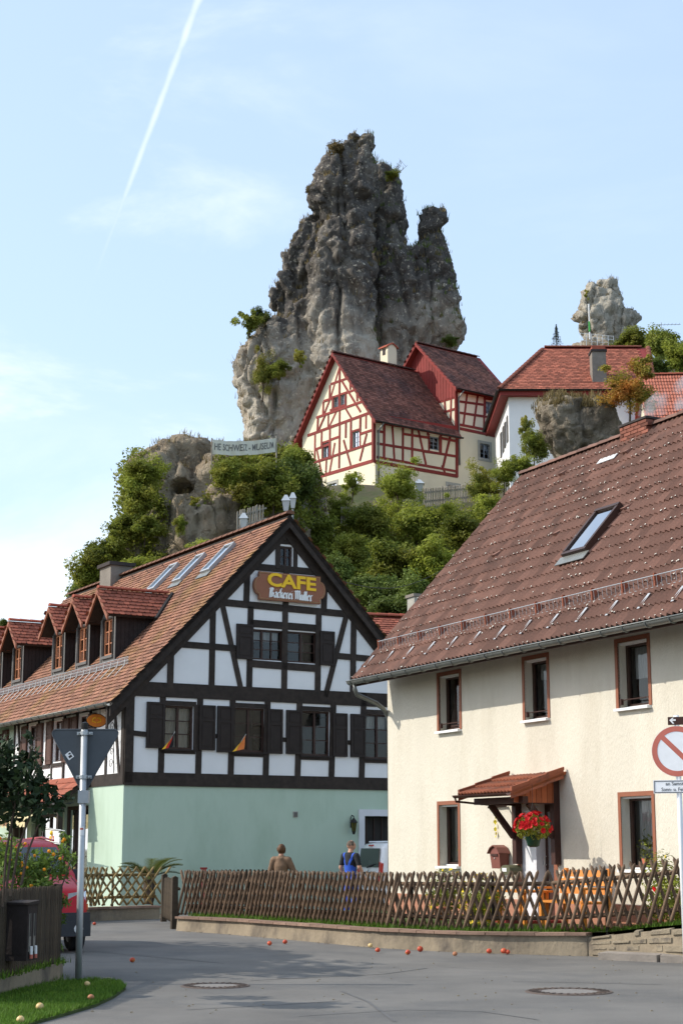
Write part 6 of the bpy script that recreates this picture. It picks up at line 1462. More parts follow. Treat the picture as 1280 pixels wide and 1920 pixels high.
def lantern(px, py, Y, label, s=1.0):
    p = atY(px, py, Y); o = empty('street_lantern', (p.x, p.y, p.z - 2.6), 0, label, 'street lamp', 'lanterns along the hill path')
    m = MB(); m.tube([(0, 0, 0), (0, 0, 2.3)], .045, 8); m.build('post', M['zinc'], o); m = MB(); m.hexa([(-.13 * s, -.13 * s, 2.32), (.13 * s, -.13 * s, 2.32), (.13 * s, .13 * s, 2.32), (-.13 * s, .13 * s, 2.32), (-.22 * s, -.22 * s, 2.7), (.22 * s, -.22 * s, 2.7), (.22 * s, .22 * s, 2.7), (-.22 * s, .22 * s, 2.7)]); m.build('lamp_glass', M['lead'], o)
    m = MB(); m.hexa([(-.27 * s, -.27 * s, 2.705), (.27 * s, -.27 * s, 2.705), (.27 * s, .27 * s, 2.705), (-.27 * s, .27 * s, 2.705), (-.05, -.05, 2.95), (.05, -.05, 2.95), (.05, .05, 2.95), (-.05, .05, 2.95)]); m.build('lamp_roof', M['bright_metal'], o)
lantern(785, 912, 79, 'grey street lantern in the bushes before the red house'); lantern(536, 945, 62, 'grey street lantern just above the cafe roof peak', .65); lantern(549, 940, 64, 'tilted grey lamp head beside the lantern over the cafe peak', .55); lantern(457, 978, 65, 'small lantern above the middle of the cafe ridge', .7)
# flagpole and railing at the far pinnacle
p0, p1 = atY(1105, 640, 145), atY(1105, 570, 145)
o = empty('flagpole', p0, 0, 'white flagpole with a green band in front of the far pinnacle', 'flagpole'); m = MB(); m.tube([(0, 0, -1), (0, 0, p1.z - p0.z)], .055, 8); m.build('pole', M['white_paint'], o); m = MB(); m.lathe([(.06, 0), (.08, .1), (.08, .9), (.06, 1.0)], (0, 0, .9), 8); m.build('band', mk('green_band', (.05, .35, .06), .5), o)
a, b = atY(1088, 642, 144), atY(1150, 648, 144); o = empty('lookout_railing', a, 0, 'white lookout railing at the foot of the far pinnacle', 'railing'); L_ = b.x - a.x; dz = b.z - a.z
for k in range(7): m = MB(); m.tube([(L_ * k / 6, 0, dz * k / 6 - .4), (L_ * k / 6, 0, dz * k / 6 + .9)], .025, 5); m.build('post', M['white_paint'], o)
for z in (.2, .55, .88): m = MB(); m.tube([(0, 0, z), (L_, 0, dz + z)], .018, 5); m.build('rail', M['white_paint'], o)
# television aerial behind the trees, cable over the lane
p = atY(1240, 640, 120); o = empty('aerial', p, 0, 'thin television aerial above the trees at the upper right', 'aerial'); m = MB(); m.tube([(0, 0, -2), (0, 0, 1.5)], .03, 5)
m.tube([(-.7, 0, 1.3), (1.5, .2, 1.4)], .02, 4)
for k in range(8): m.tube([(-.6 + k * .28, -.25, 1.3 + .012 * k), (-.6 + k * .28, .3, 1.3 + .012 * k)], .012, 4)
m.build('mast', M['galvanised'], o)
a = CF.M @ Vector((G(955, 350).x, -.1, G(955, 350).z)); b = atY(830, 1068, 60); m = MB(); m.tube([a.lerp(b, t) - Vector((0, 0, .5 * math.sin(math.pi * t))) for t in [i / 16 for i in range(17)]], .012, 5); o = m.build('overhead_cable', M['iron']); tag(o, 'thin dark cable running from the cafe gable into the trees', 'cable')

# ================================================================== VEHICLES
def van(name, label, loc, rz, paint, plate):
    o = empty(name, loc, rz, label, 'van'); Lf = 2.0
    prof = [(2.00, .30), (2.03, .45), (2.02, .58), (1.97, .66), (1.95, .80), (1.88, .95), (1.76, 1.02), (1.45, 1.10), (1.08, 1.18), (1.00, 1.22), (.42, 1.68), (.25, 1.755), (-.10, 1.80), (-.7, 1.825), (-1.5, 1.81), (-1.82, 1.77), (-1.90, 1.70), (-1.965, 1.25), (-1.99, .95), (-2.0, .70), (-2.03, .55), (-2.02, .40), (-1.98, .28)]
    bot = [(-1.75, .24), (1.75, .24)]; ring = prof + bot
    cx_, cz_ = 0.0, .95; st = []
    for s in (-1, -.985, -.93, -.8, -.5, 0, .5, .8, .93, .985, 1):
        a = abs(s); sh = 0 if a < .5 else (.015 if a < .85 else (.05 if a < .95 else (.10 if a < .99 else .18))); r_ = []
        for y, z in ring:
            w = .83 if z < 1.05 else .83 - .14 * (z - 1.05) / .75
            if y > 1.2: w -= .05 * (y - 1.2)
            yy = y - math.copysign(sh, y) * min(1, abs(y) / 1.7) ** 6; zz = z - (sh * .8 if z > 1.6 else (sh * .35 if z > 1.0 and y > 1.0 else 0))
            r_.append((s * w, yy, zz))
        st.append(r_)
    m = MB(); n = len(ring)
    for r_ in st: m.v += r_
    for i in range(len(st) - 1):
        for k in range(n): k2 = (k + 1) % n; m.f.append((i * n + k, i * n + k2, (i + 1) * n + k2, (i + 1) * n + k)); m.m.append(0)
    m.f.append(tuple(range(n))); m.m.append(0); m.f.append(tuple(range((len(st) - 1) * n, len(st) * n))); m.m.append(0)
    body = m.build('body', paint, o, True)
    def sheet(nm, pts, mat, par=o, th=.012):
        m = MB(); q = [Vector(p) for p in pts]; nn = (q[1] - q[0]).cross(q[2] - q[0]).normalized(); m.prism(q, nn * th); m.build(nm, mat, par)
    G_ = M['glass_car']; B = M['car_plastic']; dk = M['dark_room']
    # front
    sheet('windscreen', [(-.70, 1.015, 1.235), (.70, 1.015, 1.235), (.60, .47, 1.665), (-.60, .47, 1.665)], M['glass_wind'], th=.018); sheet('windscreen_backing', [(-.70, 1.008, 1.228), (.70, 1.008, 1.228), (.60, .464, 1.658), (-.60, .464, 1.658)], dk, th=.006)
    m = MB(); m.box((-.80, 1.80, .26), (.80, 2.07, .50)); m.box((-.79, 1.7, .5), (.79, 2.045, .63)); bmp = m.build('front_bumper', B, o)
    m = MB(); m.box((-.36, 1.95, .70), (.36, 1.985, .82)); m.build('grille', B, o)
    for s in (-1, 1):
        m = MB(); m.hexa([(s * .42, 1.90, .68), (s * .74, 1.90, .70), (s * .74, 1.5, .70), (s * .42, 1.8, .68), (s * .46, 1.93, .93), (s * .765, 1.85, .97), (s * .765, 1.5, .97), (s * .46, 1.7, .93)]); h = m.build('headlight', M['headlight'], o)
        m = MB(); m.hexa([(s * .62, 1.925, .665), (s * .80, 1.86, .665), (s * .80, 1.5, .665), (s * .62, 1.7, .665), (s * .62, 1.925, .73), (s * .805, 1.86, .76), (s * .805, 1.5, .76), (s * .62, 1.7, .73)]); m.build('indicator', M['indicator'], h)
        m = MB(); m.lathe([(.0, -.02), (.075, -.02), (.075, .03), (.0, .03)], seg=14); me = m.mesh('fog_lamp'); me.transform(Matrix.Translation((s * .60, 2.06, .38)) @ Matrix.Rotation(R(90), 4, 'X')); link_mesh('fog_lamp', me, o, M['headlight'])
        m = MB(); m.hexa([(s * .80, .72, 1.12), (s * 1.0, .74, 1.12), (s * 1.0, .88, 1.12), (s * .80, .88, 1.12), (s * .80, .74, 1.30), (s * .98, .76, 1.30), (s * .98, .86, 1.30), (s * .80, .86, 1.30)]); m.build('mirror', B, o)
        m = MB()   # side windows and sills
        m.hexa([(s * .818, .80, 1.20), (s * .822, .80, 1.20), (s * .822, .0, 1.20), (s * .818, .0, 1.20), (s * .752, .42, 1.60), (s * .756, .42, 1.60), (s * .756, .0, 1.62), (s * .752, .0, 1.62)]); m.build('side_window', G_, o)
        m = MB(); m.box((s * .80 if s > 0 else s * .845, -1.7, .40), (s * .845 if s > 0 else s * .80, 1.5, .52)); m.build('side_trim', B, o)
        for y in (1.28, -1.30):
            m = MB(); m.lathe([(.18, -.09), (.27, -.1), (.30, -.07), (.30, .07), (.27, .1), (.18, .09)], seg=20); me = m.mesh('wheel', True); me.transform(Matrix.Translation((s * .73, y, .30)) @ Matrix.Rotation(R(90), 4, 'Y')); w = link_mesh('wheel', me, o, M['rubber'])
            m = MB(); m.lathe([(.0, -.095), (.17, -.095), (.185, -.05), (.185, .05), (.17, .095), (.0, .095)], seg=16); me = m.mesh('rim'); me.transform(Matrix.Translation((s * .735, y, .30)) @ Matrix.Rotation(R(90), 4, 'Y')); link_mesh('rim', me, w, M['galvanised'])
            m = MB(); m.lathe([(.0, -.04), (.36, -.04), (.36, .04), (.0, .04)], seg=20); me = m.mesh('wheel_arch'); me.transform(Matrix.Translation((s * .80, y, .33)) @ Matrix.Rotation(R(90), 4, 'Y')); link_mesh('wheel_arch', me, o, M['car_plastic'])
    # bonnet joints
    m = MB()
    for s in (-1, 1): m.tube([(s * .66, 1.85, .975), (s * .70, 1.5, 1.085), (s * .72, 1.1, 1.165)], .006, 4)
    m.build('bonnet_gap', B, o)
    # rear
    sheet('rear_window', [(.62, -1.918, 1.64), (-.62, -1.918, 1.64), (-.66, -1.972, 1.16), (.66, -1.972, 1.16)], G_, th=.016)
    sheet('rear_window_backing', [(.60, -1.916, 1.62), (-.60, -1.916, 1.62), (-.64, -1.965, 1.18), (.64, -1.965, 1.18)], dk, th=.004)
    for s in (-1, 1): m = MB(); m.hexa([(s * .70, -1.90, .70), (s * .81, -1.90, .70), (s * .81, -2.02, .70), (s * .70, -2.02, .70), (s * .665, -1.84, 1.30), (s * .765, -1.84, 1.26), (s * .765, -1.965, 1.26), (s * .665, -1.965, 1.30)]); m.build('tail_light', M['tail_red'], o)
    m = MB(); m.box((-.81, -2.08, .28), (.81, -1.9, .58)); m.build('rear_bumper', B, o)
    m = MB(); m.tube([(0, -2.0, 1.13), (-.02, -2.02, 1.15), (.30, -2.0, 1.22)], .014, 5); m.tube([(.02, -2.0, 1.19), (.5, -1.995, 1.25)], .010, 4); m.build('wiper', B, o)
    m = MB(); m.tube([(-.012, -2.02, .3), (-.0, -1.995, 1.1)], .006, 4); m.box((-.30, -2.015, .98), (.30, -1.99, 1.04)); m.build('tailgate_trim', B, o)
    m = MB(); m.box((-.12, -1.93, 1.70), (.12, -1.88, 1.735)); m.build('brake_light', M['tail_red'], o)
    for s in (-1, 1): m = MB(); m.tube([(s * .62, .2, 1.775), (s * .61, -.6, 1.835), (s * .61, -1.7, 1.81)], .018, 5); m.build('roof_rail', paint, o)
    m = MB(); m.box((-.26, 2.065, .52), (.26, 2.082, .63)); pl = m.build('number_plate', M['white_paint'], o)
    tm = text_mesh(plate, .105, .002, .002); tm.transform(Matrix.Diagonal((.8, 1.05, 1, 1))); tm.transform(basis((-1, 0, 0), (0, 0, 1), (0, 1, 0), (0, 2.085, .573))); link_mesh('lettering', tm, pl, M['black_print'])
    return o
p = atZ(155, 1788)
van('red_van', 'red delivery van parked nose out behind the flowering bush', (p.x - 1.48, p.y + 1.75, 0), R(204), M['car_red'], 'S 528')
p = atY(712, 1600, 43.5)
van('white_van', 'white delivery van with red tail light behind the cream house corner', (p.x + 1.554, p.y + 1.49, 0), R(-68), M['car_white'], '')

# ================================================================== PEOPLE
def human(name, label, loc, rz, H, arms, heading, hair, mats, extra=None, female=False):
    """arms: per side (elbow, wrist, finger direction) in the body's own axes, facing +y, 1.75 m tall"""
    root = empty(name, loc, rz, label, 'person'); k = H / 1.75
    V, E, Rr = [], [], []
    def add(p, r, par=None):
        V.append(Vector(p)); Rr.append(r if isinstance(r, tuple) else (r, r))
        if par is not None: E.append((par, len(V) - 1))
        return len(V) - 1
    wsh = .165 if female else .19
    pel = add((0, 0, .95), (.15, .115)); wa = add((0, 0, 1.08), (.135 if not female else .13, .10), pel); chs = add((0, -.01, 1.27), (.155, .115), wa); ub = add((0, -.015, 1.40), (.125, .095), chs); nb = add((0, -.005, 1.475), .062, ub); nk = add((0, .012, 1.55), .055, nb)
    for i, s in enumerate((-1, 1)):
        sh = add((s * wsh, -.01, 1.405), .068, ub); e, w, hd = arms[i]; el = add(e, .047, sh); mid = add(Vector(e).lerp(Vector(w), .5), .042, el); wr = add(w, .030, mid); d = Vector(hd).normalized(); add(Vector(w) + d * .045, (.038, .026), wr); add(Vector(w) + d * .085, (.040, .022), len(V) - 1)
        hp = add((s * .09, 0, .88), .098, pel); th = add((s * .10, .012, .68), .082, hp); kn = add((s * .105, .015, .49), .058, th); cf = add((s * .108, -.015, .32), .056, kn); an = add((s * .11, -.025, .09), .04, cf); add((s * .115, .05, .045), .04, an); add((s * .125, .14, .035), .036, len(V) - 1)
    bm = bmesh.new(); m = MB()
    def ring(p, r, t):        # limbs grow from elliptical rings, joints from ellipsoids
        t = t.normalized(); a = Vector((1, 0, 0)) - t * t.x
        if a.length < .2: a = Vector((0, 1, 0)) - t * t.y
        a.normalize(); b = t.cross(a); return [tuple(p + a * r[0] * math.cos(2 * math.pi * q / 14) + b * r[1] * math.sin(2 * math.pi * q / 14)) for q in range(14)]
    for a, b in E:
        t = V[b] - V[a]; n0 = len(m.v); m.v += ring(V[a], Rr[a] if Rr[a][0] < .1 or Rr[b][0] > .1 else Rr[b], t) + ring(V[b], Rr[b], t)
        for q in range(14): q2 = (q + 1) % 14; m.f.append((n0 + q, n0 + q2, n0 + 14 + q2, n0 + 14 + q)); m.m.append(0)
        m.f.append(tuple(range(n0 + 13, n0 - 1, -1))); m.f.append(tuple(range(n0 + 14, n0 + 28))); m.m += [0, 0]
    for p, r in zip(V, Rr):
        sp_ = bmesh.new(); bmesh.ops.create_uvsphere(sp_, u_segments=14, v_segments=10, radius=1)
        bmesh.ops.transform(sp_, matrix=Matrix.Translation(p) @ Matrix.Diagonal((r[0], r[1], min(r), 1)), verts=sp_.verts); mt_ = bpy.data.meshes.new('j'); sp_.to_mesh(mt_); sp_.free(); bm.from_mesh(mt_)
    for i, s in enumerate((-1, 1)):
        e, w, hd = arms[i]; d = Vector(hd).normalized(); base = Vector(w) + d * .085; side = d.cross(Vector((0, 0, 1)));
        if side.length < .3: side = d.cross(Vector((1, 0, 0)))
        side = side.normalized(); curl = side.cross(d) * (-1)
        for j, (off, ln) in enumerate(((-.027, .062), (-.009, .074), (.009, .070), (.027, .055))):
            a = base + side * off; m.tube([a - d * .02, a + d * ln * .5, a + d * ln * .8 - Vector((0, 0, .012)), a + d * ln - Vector((0, 0, .03))], [.010, .0095, .009, .007], 7)
        a = Vector(w) + d * .03 + side * (-.03); m.tube([a, a - side * .03 + d * .025, a - side * .036 + d * .055 - Vector((0, 0, .01))], [.012, .011, .008], 7)
    # head
    hb = bmesh.new(); bmesh.ops.create_uvsphere(hb, u_segments=28, v_segments=20, radius=1)
    for v in hb.verts:
        x, y, z = v.co; w = .078 * (1 - .22 * max(0, -z) ** 1.5); fy = .098 if y > 0 else .104
        if z < -.3 and y < 0: fy *= 1 - .35 * (-z - .3)
        v.co = Vector((x * w, y * fy + (.012 if z < -.2 else 0), z * .118))
    nose = MB(); nose.tube([(0, .092, .022), (0, .110, -.012), (0, .116, -.026), (0, .096, -.036)], [.008, .011, .014, .008], 8); nose.tube([(-.028, .088, -.062), (0, .098, -.060), (.028, .088, -.062)], [.005, .009, .005], 6)
    nose.tube([(-.055, .078, .032), (-.03, .093, .034), (-.012, .092, .030)], [.006, .009, .006], 6); nose.tube([(.055, .078, .032), (.03, .093, .034), (.012, .092, .030)], [.006, .009, .006], 6)
    for s in (-1, 1): nose.tube([(s * .074, -.005, -.03), (s * .088, -.016, -.005), (s * .090, -.018, .025), (s * .078, -.006, .034)], [.008, .013, .014, .008], 7)
    tmp = nose.mesh('n'); hb.from_mesh(tmp); hm = Matrix.Translation((0, .018, 1.64)) @ Matrix.Rotation(heading, 4, 'Z'); bmesh.ops.transform(hb, matrix=hm, verts=hb.verts)
    hm2 = bpy.data.meshes.new('h'); hb.to_mesh(hm2); hb.free(); bm.from_mesh(hm2); tm_ = m.mesh('f'); bm.from_mesh(tm_); fin = bpy.data.meshes.new('body'); bm.to_mesh(fin); bm.free()
    o = link_mesh('tmp', fin); rm = o.modifiers.new('r', 'REMESH'); rm.mode = 'VOXEL'; rm.voxel_size = .0095; sm = o.modifiers.new('sm', 'SMOOTH'); sm.iterations = 7; sm.factor = .5
    body = evaluated(o); bpy.data.objects.remove(o); n = len(body.polygons); ce = np.empty(n * 3, np.float32); body.polygons.foreach_get('center', ce); ce = ce.reshape(-1, 3)
    body.materials.clear()
    for mt in mats['list']: body.materials.append(mt)
    idx = np.array([mats['cls'](c) for c in ce], np.int32); body.polygons.foreach_set('material_index', idx); body.polygons.foreach_set('use_smooth', np.ones(n, bool))
    def shell(nm, sel, off, mat):
        b = bmesh.new(); b.from_mesh(body); b.faces.ensure_lookup_table(); b.verts.ensure_lookup_table(); b.normal_update()
        kill = [f for f, k_ in zip(b.faces, sel) if not k_]; nrm = {v.index: v.normal.copy() for v in b.verts}
        for v in b.verts: v.co += nrm[v.index] * off(v.co)
        bmesh.ops.delete(b, geom=kill, context='FACES'); mm = bpy.data.meshes.new(nm); b.to_mesh(mm); b.free(); mm.materials.clear(); mm.polygons.foreach_set('material_index', [0] * len(mm.polygons)); q = link_mesh(nm, mm, root, mat); q.scale = (k, k, k); return q
    if extra: extra(ce, shell)
    hp_ = (hm.inverted() @ Vector((0, 0, 0)))
    inv = np.array(hm.inverted()); loc_ = ce @ inv[:3, :3].T + inv[:3, 3]; shell('hair', hair(loc_), (lambda c: .018 if female else .004), mats['hair'])
    bo = link_mesh('body', body, root); bo.scale = (k, k, k); return root
def cls_woman(c):
    x, y, z = c
    if z > 1.50 and abs(x) < .12: return 0
    if z < .10: return 3
    if z < .90 and abs(x) < .24 : return 2
    return 1
jk = lambda c: .022 + .010 * mnoise.noise(Vector(c) * 9)
def woman_cloth(ce, shell):
    arm = (np.abs(ce[:, 0]) > .17); wr = np.zeros(len(ce), bool)
    sel = (ce[:, 2] > .80) & (ce[:, 2] < 1.50) & ~((np.abs(ce[:, 0]) < .16) & (ce[:, 2] < .80)); hand = (ce[:, 1] > .30)
    shell('jacket', sel & ~hand, jk, M['jacket_brown'])
wp = atY(527, 1640, 38.2)
human('person', 'person with short brown hair in a brown jacket seen from behind the fence', (wp.x, wp.y, 0.02), R(-14), 1.70,
      [((-.27, .02, 1.14), (-.22, .26, 1.06), (.2, 1, -.1)), ((.28, .05, 1.15), (.33, .31, 1.08), (.25, 1, 0))], R(-6),
      lambda l: (l[:, 2] > -.10) & ((l[:, 1] < .045) | (l[:, 2] > .055)) & (l[:, 2] > -.09 - 0 * l[:, 1]), {'list': [M['skin'], M['jacket_brown'], M['trousers_dark'], M['shoe']], 'cls': cls_woman, 'hair': M['hair_brown']}, woman_cloth, True)
def cls_man(c):
    x, y, z = c
    if z > 1.49 and abs(x) < .12: return 0
    if z < .10: return 3
    if abs(x) > .19 and z < 1.22: return 0
    if z < .98: return 2
    return 1
def man_cloth(ce, shell):
    x, y, z = ce.T; torso = (np.abs(x) < .20)
    bib = torso & (z > .12) & (z < 1.04); back = torso & (y < .0) & (z >= 1.04) & (z < 1.20 + .0) & (np.abs(x) < .20 - (z - 1.04) * .5); front = torso & (y > .03) & (z >= 1.04) & (z < 1.32) & (np.abs(x) < .13)
    cen = np.abs(np.abs(x) - (.04 + (z - 1.18) * .36)) < .024; straps = torso & (z >= 1.15) & (z < 1.49) & cen & (np.abs(x) < .17)
    shell('overall', bib | back | front | straps, lambda c: .012, M['overall_blue'])
    shell('tshirt', ((z > 1.0) & (z < 1.485) & (np.abs(x) < .20)) | ((z > 1.20) & (z < 1.485)), lambda c: .006, M['tshirt_black'])
mp0 = atY(657, 1640, 39.5)
human('person', 'person in blue bib overalls and black t-shirt standing by the white van', (mp0.x, mp0.y, 0.02), R(-42), 1.80,
      [((-.27, -.03, 1.15), (-.27, .10, .94), (0, .5, -1)), ((.29, -.02, 1.16), (.28, .14, .96), (0, .6, -1))], R(-34),
      lambda l: (l[:, 2] > .0) & ((l[:, 1] < .05) | (l[:, 2] > .085)) & ~((l[:, 2] > .10) & (l[:, 1] > -.02)), {'list': [M['skin'], M['tshirt_black'], M['overall_blue'], M['shoe']], 'cls': cls_man, 'hair': M['hair_short']}, man_cloth)

# ================================================================== STREET THINGS
# give-way sign seen from behind, on its galvanised post
b = atZ(147, 1845); t = atY(160, 1365, b.y + .05); lean = (t.x - b.x)
ys = empty('give_way_sign', b, 0, 'dark back of a triangular road sign on a galvanised post', 'road sign')
m = MB(); m.tube([(0, 0, 0), (lean * .3, 0, t.z * .3), (lean, 0, t.z + .03)], .042, 14); m.build('post', M['galvanised'], ys, True)
m = MB(); m.lathe([(.045, -.05), (.05, 0), (.05, .03), (.0, .045)], (lean, 0, t.z + .03), 12); m.build('post_cap', M['iron'], ys)
def tri(hw, top, bot, r=.05):
    pts = []
    for cx_, cz_, a0 in ((hw - r * 1.7, top - r, -30), (-hw + r * 1.7, top - r, 90), (0, bot + r * 2, 210)):
        for k in range(5): a = R(a0 + 30 * k); pts.append((cx_ + r * math.cos(a), cz_ + r * math.sin(a)))
    return pts
zt = t.z - .02; w_ = .455; q = [(lean * .85 + u, v) for u, v in tri(w_, zt, zt - .82)]
m = MB(); m.prism([(u, .055, v) for u, v in q], (0, .004, 0)); m.build('plate', M['sign_back'], ys)
m = MB()
for a_, b_ in zip(q, q[1:] + q[:1]): m.tube([(a_[0], .055, a_[1]), (b_[0], .055, b_[1])], .010, 5)
m.build('rim', M['sign_back'], ys)
for dz in (-.07, -.62):
    m = MB(); xx = lean * (1 + dz / t.z); m.lathe([(.045, -.022), (.053, -.022), (.053, .022), (.045, .022)], (xx, 0, t.z + dz), 14); m.box((xx - .10, .035, t.z + dz - .02), (xx + .10, .054, t.z + dz + .02)); m.tube([(xx - .075, -.03, t.z + dz), (xx - .075, .05, t.z + dz)], .012, 6); m.tube([(xx + .075, -.03, t.z + dz), (xx + .075, .05, t.z + dz)], .012, 6); m.build('clamp', M['galvanised'], ys)
m = MB(); xx = lean * .7; m.box((xx - .055, -.05, t.z - .95), (xx + .08, .05, t.z - .79)); m.build('sleeve', M['galvanised'], ys)
f = lambda u, v, d: (lean * .85 - .19 + u * .8 - v * .6, .050 - d, zt - .33 + u * .6 + v * .8)
m = MB(); m.mbox(f, -.04, .04, -.045, .045, .0, .003); st = m.build('sticker', M['white_paint'], ys); m = MB(); m.mbox(f, -.02, .025, -.03, .0, .0035, .005); m.mbox(f, .0, .03, .01, .03, .0035, .005); m.build('sticker_print', M['black_print'], st)
zz = t.z - 1.35; xx = lean * zz / t.z; m = MB()
for k in range(6): a0, a1 = R(230 + k * 14), R(230 + (k + 1) * 14); m.poly([(xx + .0435 * math.cos(a0), .0435 * math.sin(a0), zz), (xx + .0435 * math.cos(a1), .0435 * math.sin(a1), zz), (xx + .0435 * math.cos(a1), .0435 * math.sin(a1), zz + .11), (xx + .0435 * math.cos(a0), .0435 * math.sin(a0), zz + .11)])
st = m.build('sticker', M['white_paint'], ys); m = MB()
for k in range(1, 5): a0, a1 = R(230 + k * 14), R(230 + (k + 1) * 14); m.poly([(xx + .0442 * math.cos(a0), .0442 * math.sin(a0), zz + .07), (xx + .0442 * math.cos(a1), .0442 * math.sin(a1), zz + .07), (xx + .0442 * math.cos(a1), .0442 * math.sin(a1), zz + .095), (xx + .0442 * math.cos(a0), .0442 * math.sin(a0), zz + .095)])
m.build('sticker_print', M['sign_red'], st)
m = MB(); nblk = [(.02, -.12), (.13, -.02), (.26, .02), (.33, .08)]
for i, (u, v) in enumerate(nblk): m.box((u - .05, v + .10, 0), (u + .05, v + .18, .05 + .01 * (i % 2)))
m.build('foot_stone', M['kerb'], ys)
# no-stopping sign at the right edge
nb_ = atY(1281, 1700, 20.9); ns = empty('no_stopping_sign', (nb_.x, nb_.y, 0), R(-20), 'faded round no stopping sign with red ring on a white post', 'road sign')
c0 = atY(1283, 1408, 20.8); cz = c0.z
m = MB(); m.tube([(0, 0, 0), (0, 0, cz + .45)], .033, 12); m.build('post', M['white_paint'], ns, True)
m = MB(); m.lathe([(0, -.006), (.315, -.006), (.315, .006), (0, .006)], seg=48); me = m.mesh('disc'); me.transform(Matrix.Translation((0, -.045, cz)) @ Matrix.Rotation(R(90), 4, 'X')); link_mesh('disc', me, ns, M['faded_white'])
m = MB(); n = 48
for k in range(n):
    a0, a1 = 2 * math.pi * k / n, 2 * math.pi * (k + 1) / n; P_ = lambda r, a, y: (r * math.cos(a), y, cz + r * math.sin(a)); m.poly([P_(.245, a0, -.0535), P_(.312, a0, -.0535), P_(.312, a1, -.0535), P_(.245, a1, -.0535)])
m.build('ring', M['sign_red'], ns)
m = MB(); a_, b_ = Vector((-.18, -.0530, cz + .18)), Vector((.18, -.0530, cz - .18)); n_ = Vector((.022, 0, .022)); m.poly([a_ - n_, b_ - n_, b_ + n_, a_ + n_]); m.build('slash', M['sign_red'], ns)
p2 = atY(1240, 1462, 20.8); p3 = atY(1240, 1487, 20.8); hw_ = .31
m = MB(); m.box((-hw_, -.05, p3.z), (hw_, -.04, p2.z)); pl = m.build('sub_plate', M['faded_white'], ns)
m = MB(); q = [(-hw_ + .012, p3.z + .012), (hw_ - .012, p3.z + .012), (hw_ - .012, p2.z - .012), (-hw_ + .012, p2.z - .012)]
for a_, b_ in zip(q, q[1:] + q[:1]): m.tube([(a_[0], -.052, a_[1]), (b_[0], -.052, b_[1])], .004, 4)
m.build('border', M['black_print'], pl)
for i, tx in enumerate(('an Samstagen', 'Sonn- u. Feiertagen')): tm = text_mesh(tx, .062, .001); tm.transform(Matrix.Diagonal((1.0 if i == 0 else .92, 1, 1, 1))); tm.transform(basis((1, 0, 0), (0, 0, 1), (0, -1, 0), (0.01, -.0515, (p2.z + p3.z) / 2 + .035 - .07 * i))); link_mesh('lettering', tm, pl, M['black_print'])
zb_ = atY(1275, 1351, 20.8).z; m = MB(); m.box((-.10, -.05, zb_ - .05), (.35, -.04, zb_ + .05)); tp = m.build('top_plate', M['porch_wood'], ns); m = MB(); m.prism([(-.08, -.052, zb_ + .01), (-.04, -.052, zb_ - .035), (-.02, -.052, zb_ - .035), (-.045, -.052, zb_ + .0), (.0, -.052, zb_ + .0), (.0, -.052, zb_ + .02), (-.045, -.052, zb_ + .02), (-.02, -.052, zb_ + .04), (-.04, -.052, zb_ + .04)], (0, -.002, 0)); m.build('arrow', M['white_paint'], tp)
# manhole covers
def manhole(px, py, r, label):
    p = atZ(px, py); o = empty('manhole_cover', p, random.uniform(0, 3), label, 'manhole cover', 'manhole covers in the road')
    m = MB(); m.lathe([(r * .66, .002), (r * .66, .012), (r, .012), (r + .015, .001)], seg=40); m.build('ring', M['cast_iron'], o); m = MB(); m.lathe([(0.001, .001), (r * .655, .001), (r * .655, .009), (0.001, .011)], seg=36); m.build('lid', M['manhole_fill'], o)
    m = MB()
    for k in range(28): a = 2 * math.pi * k / 28; c, s = math.cos(a), math.sin(a); m.hexa([(r * ra * c - s * .014 * sg, r * ra * s + c * .014 * sg, .011) for ra, sg in ((.72, -1), (.94, -1), (.94, 1), (.72, 1))] + [(r * ra * c - s * .014 * sg, r * ra * s + c * .014 * sg, .019) for ra, sg in ((.72, -1), (.94, -1), (.94, 1), (.72, 1))])
    m.build('tread', M['cast_iron'], o)
manhole(404, 1849, .41, 'smaller round manhole cover on the left of the road'); manhole(1066, 1860, .50, 'larger round manhole cover on the right of the road')
# fallen apples
def apple_mesh(nm):
    m = MB(); pr = []
    for k in range(13): t_ = math.pi * k / 12; r_ = math.sin(t_) * (1 + .08 * math.cos(t_)); z = -math.cos(t_) * .92; z += (-.22 if k == 12 else (-.06 if k == 11 else 0)) + (.14 if k == 0 else 0); pr.append((max(r_, .001), z))
    m.lathe(pr, (0, 0, .92), 14); m.tube([(0, 0, 1.6), (.05, 0, 2.0)], .05, 5); me = m.mesh(nm, True); me.transform(Matrix.Scale(.038, 4)); return me
ame = apple_mesh('apple'); AG = 'fallen apples on the road and grass'
AP_ = [(505, 1773, 'red', 'small red apple, leftmost of the two below the long fence'), (535, 1771, 'red', 'red apple, right one of the pair left of the pointed shadow tip'), (694, 1778, 'pale', 'pale yellow apple lying at the foot of the garden wall'), (708, 1787, 'red', 'red apple just below the pale yellow apple by the wall'), (766, 1791, 'red', 'brownish red apple left of the biggest apple in the middle'), (787, 1785, 'redbig', 'biggest bright red apple near the wall in the middle'), (853, 1794, 'brown', 'brown spotted apple lying farthest out in the road middle'), (915, 1789, 'red', 'red apple left of the touching pair near the wall'), (944, 1790, 'redbig', 'red apple, left one of the touching pair by the wall'), (952, 1790, 'red', 'red apple, right one of the touching pair by the wall'), (1184, 1799, 'red', 'small dark red apple by the kerb at right'), (248, 1806, 'red', 'flattened red apple alone in the shade by the signpost'), (177, 1736, 'red', 'red apple far back beside the red van'), (172, 1878, 'brown', 'brown rotting apple in the middle of the grass patch'), (75, 1896, 'pale', 'pale apple at the front of the grass patch'), (161, 1852, 'pale', 'small yellow apple on the grass by the signpost foot'), (40, 1921, 'pale', 'pale apple cut by the bottom picture edge')]
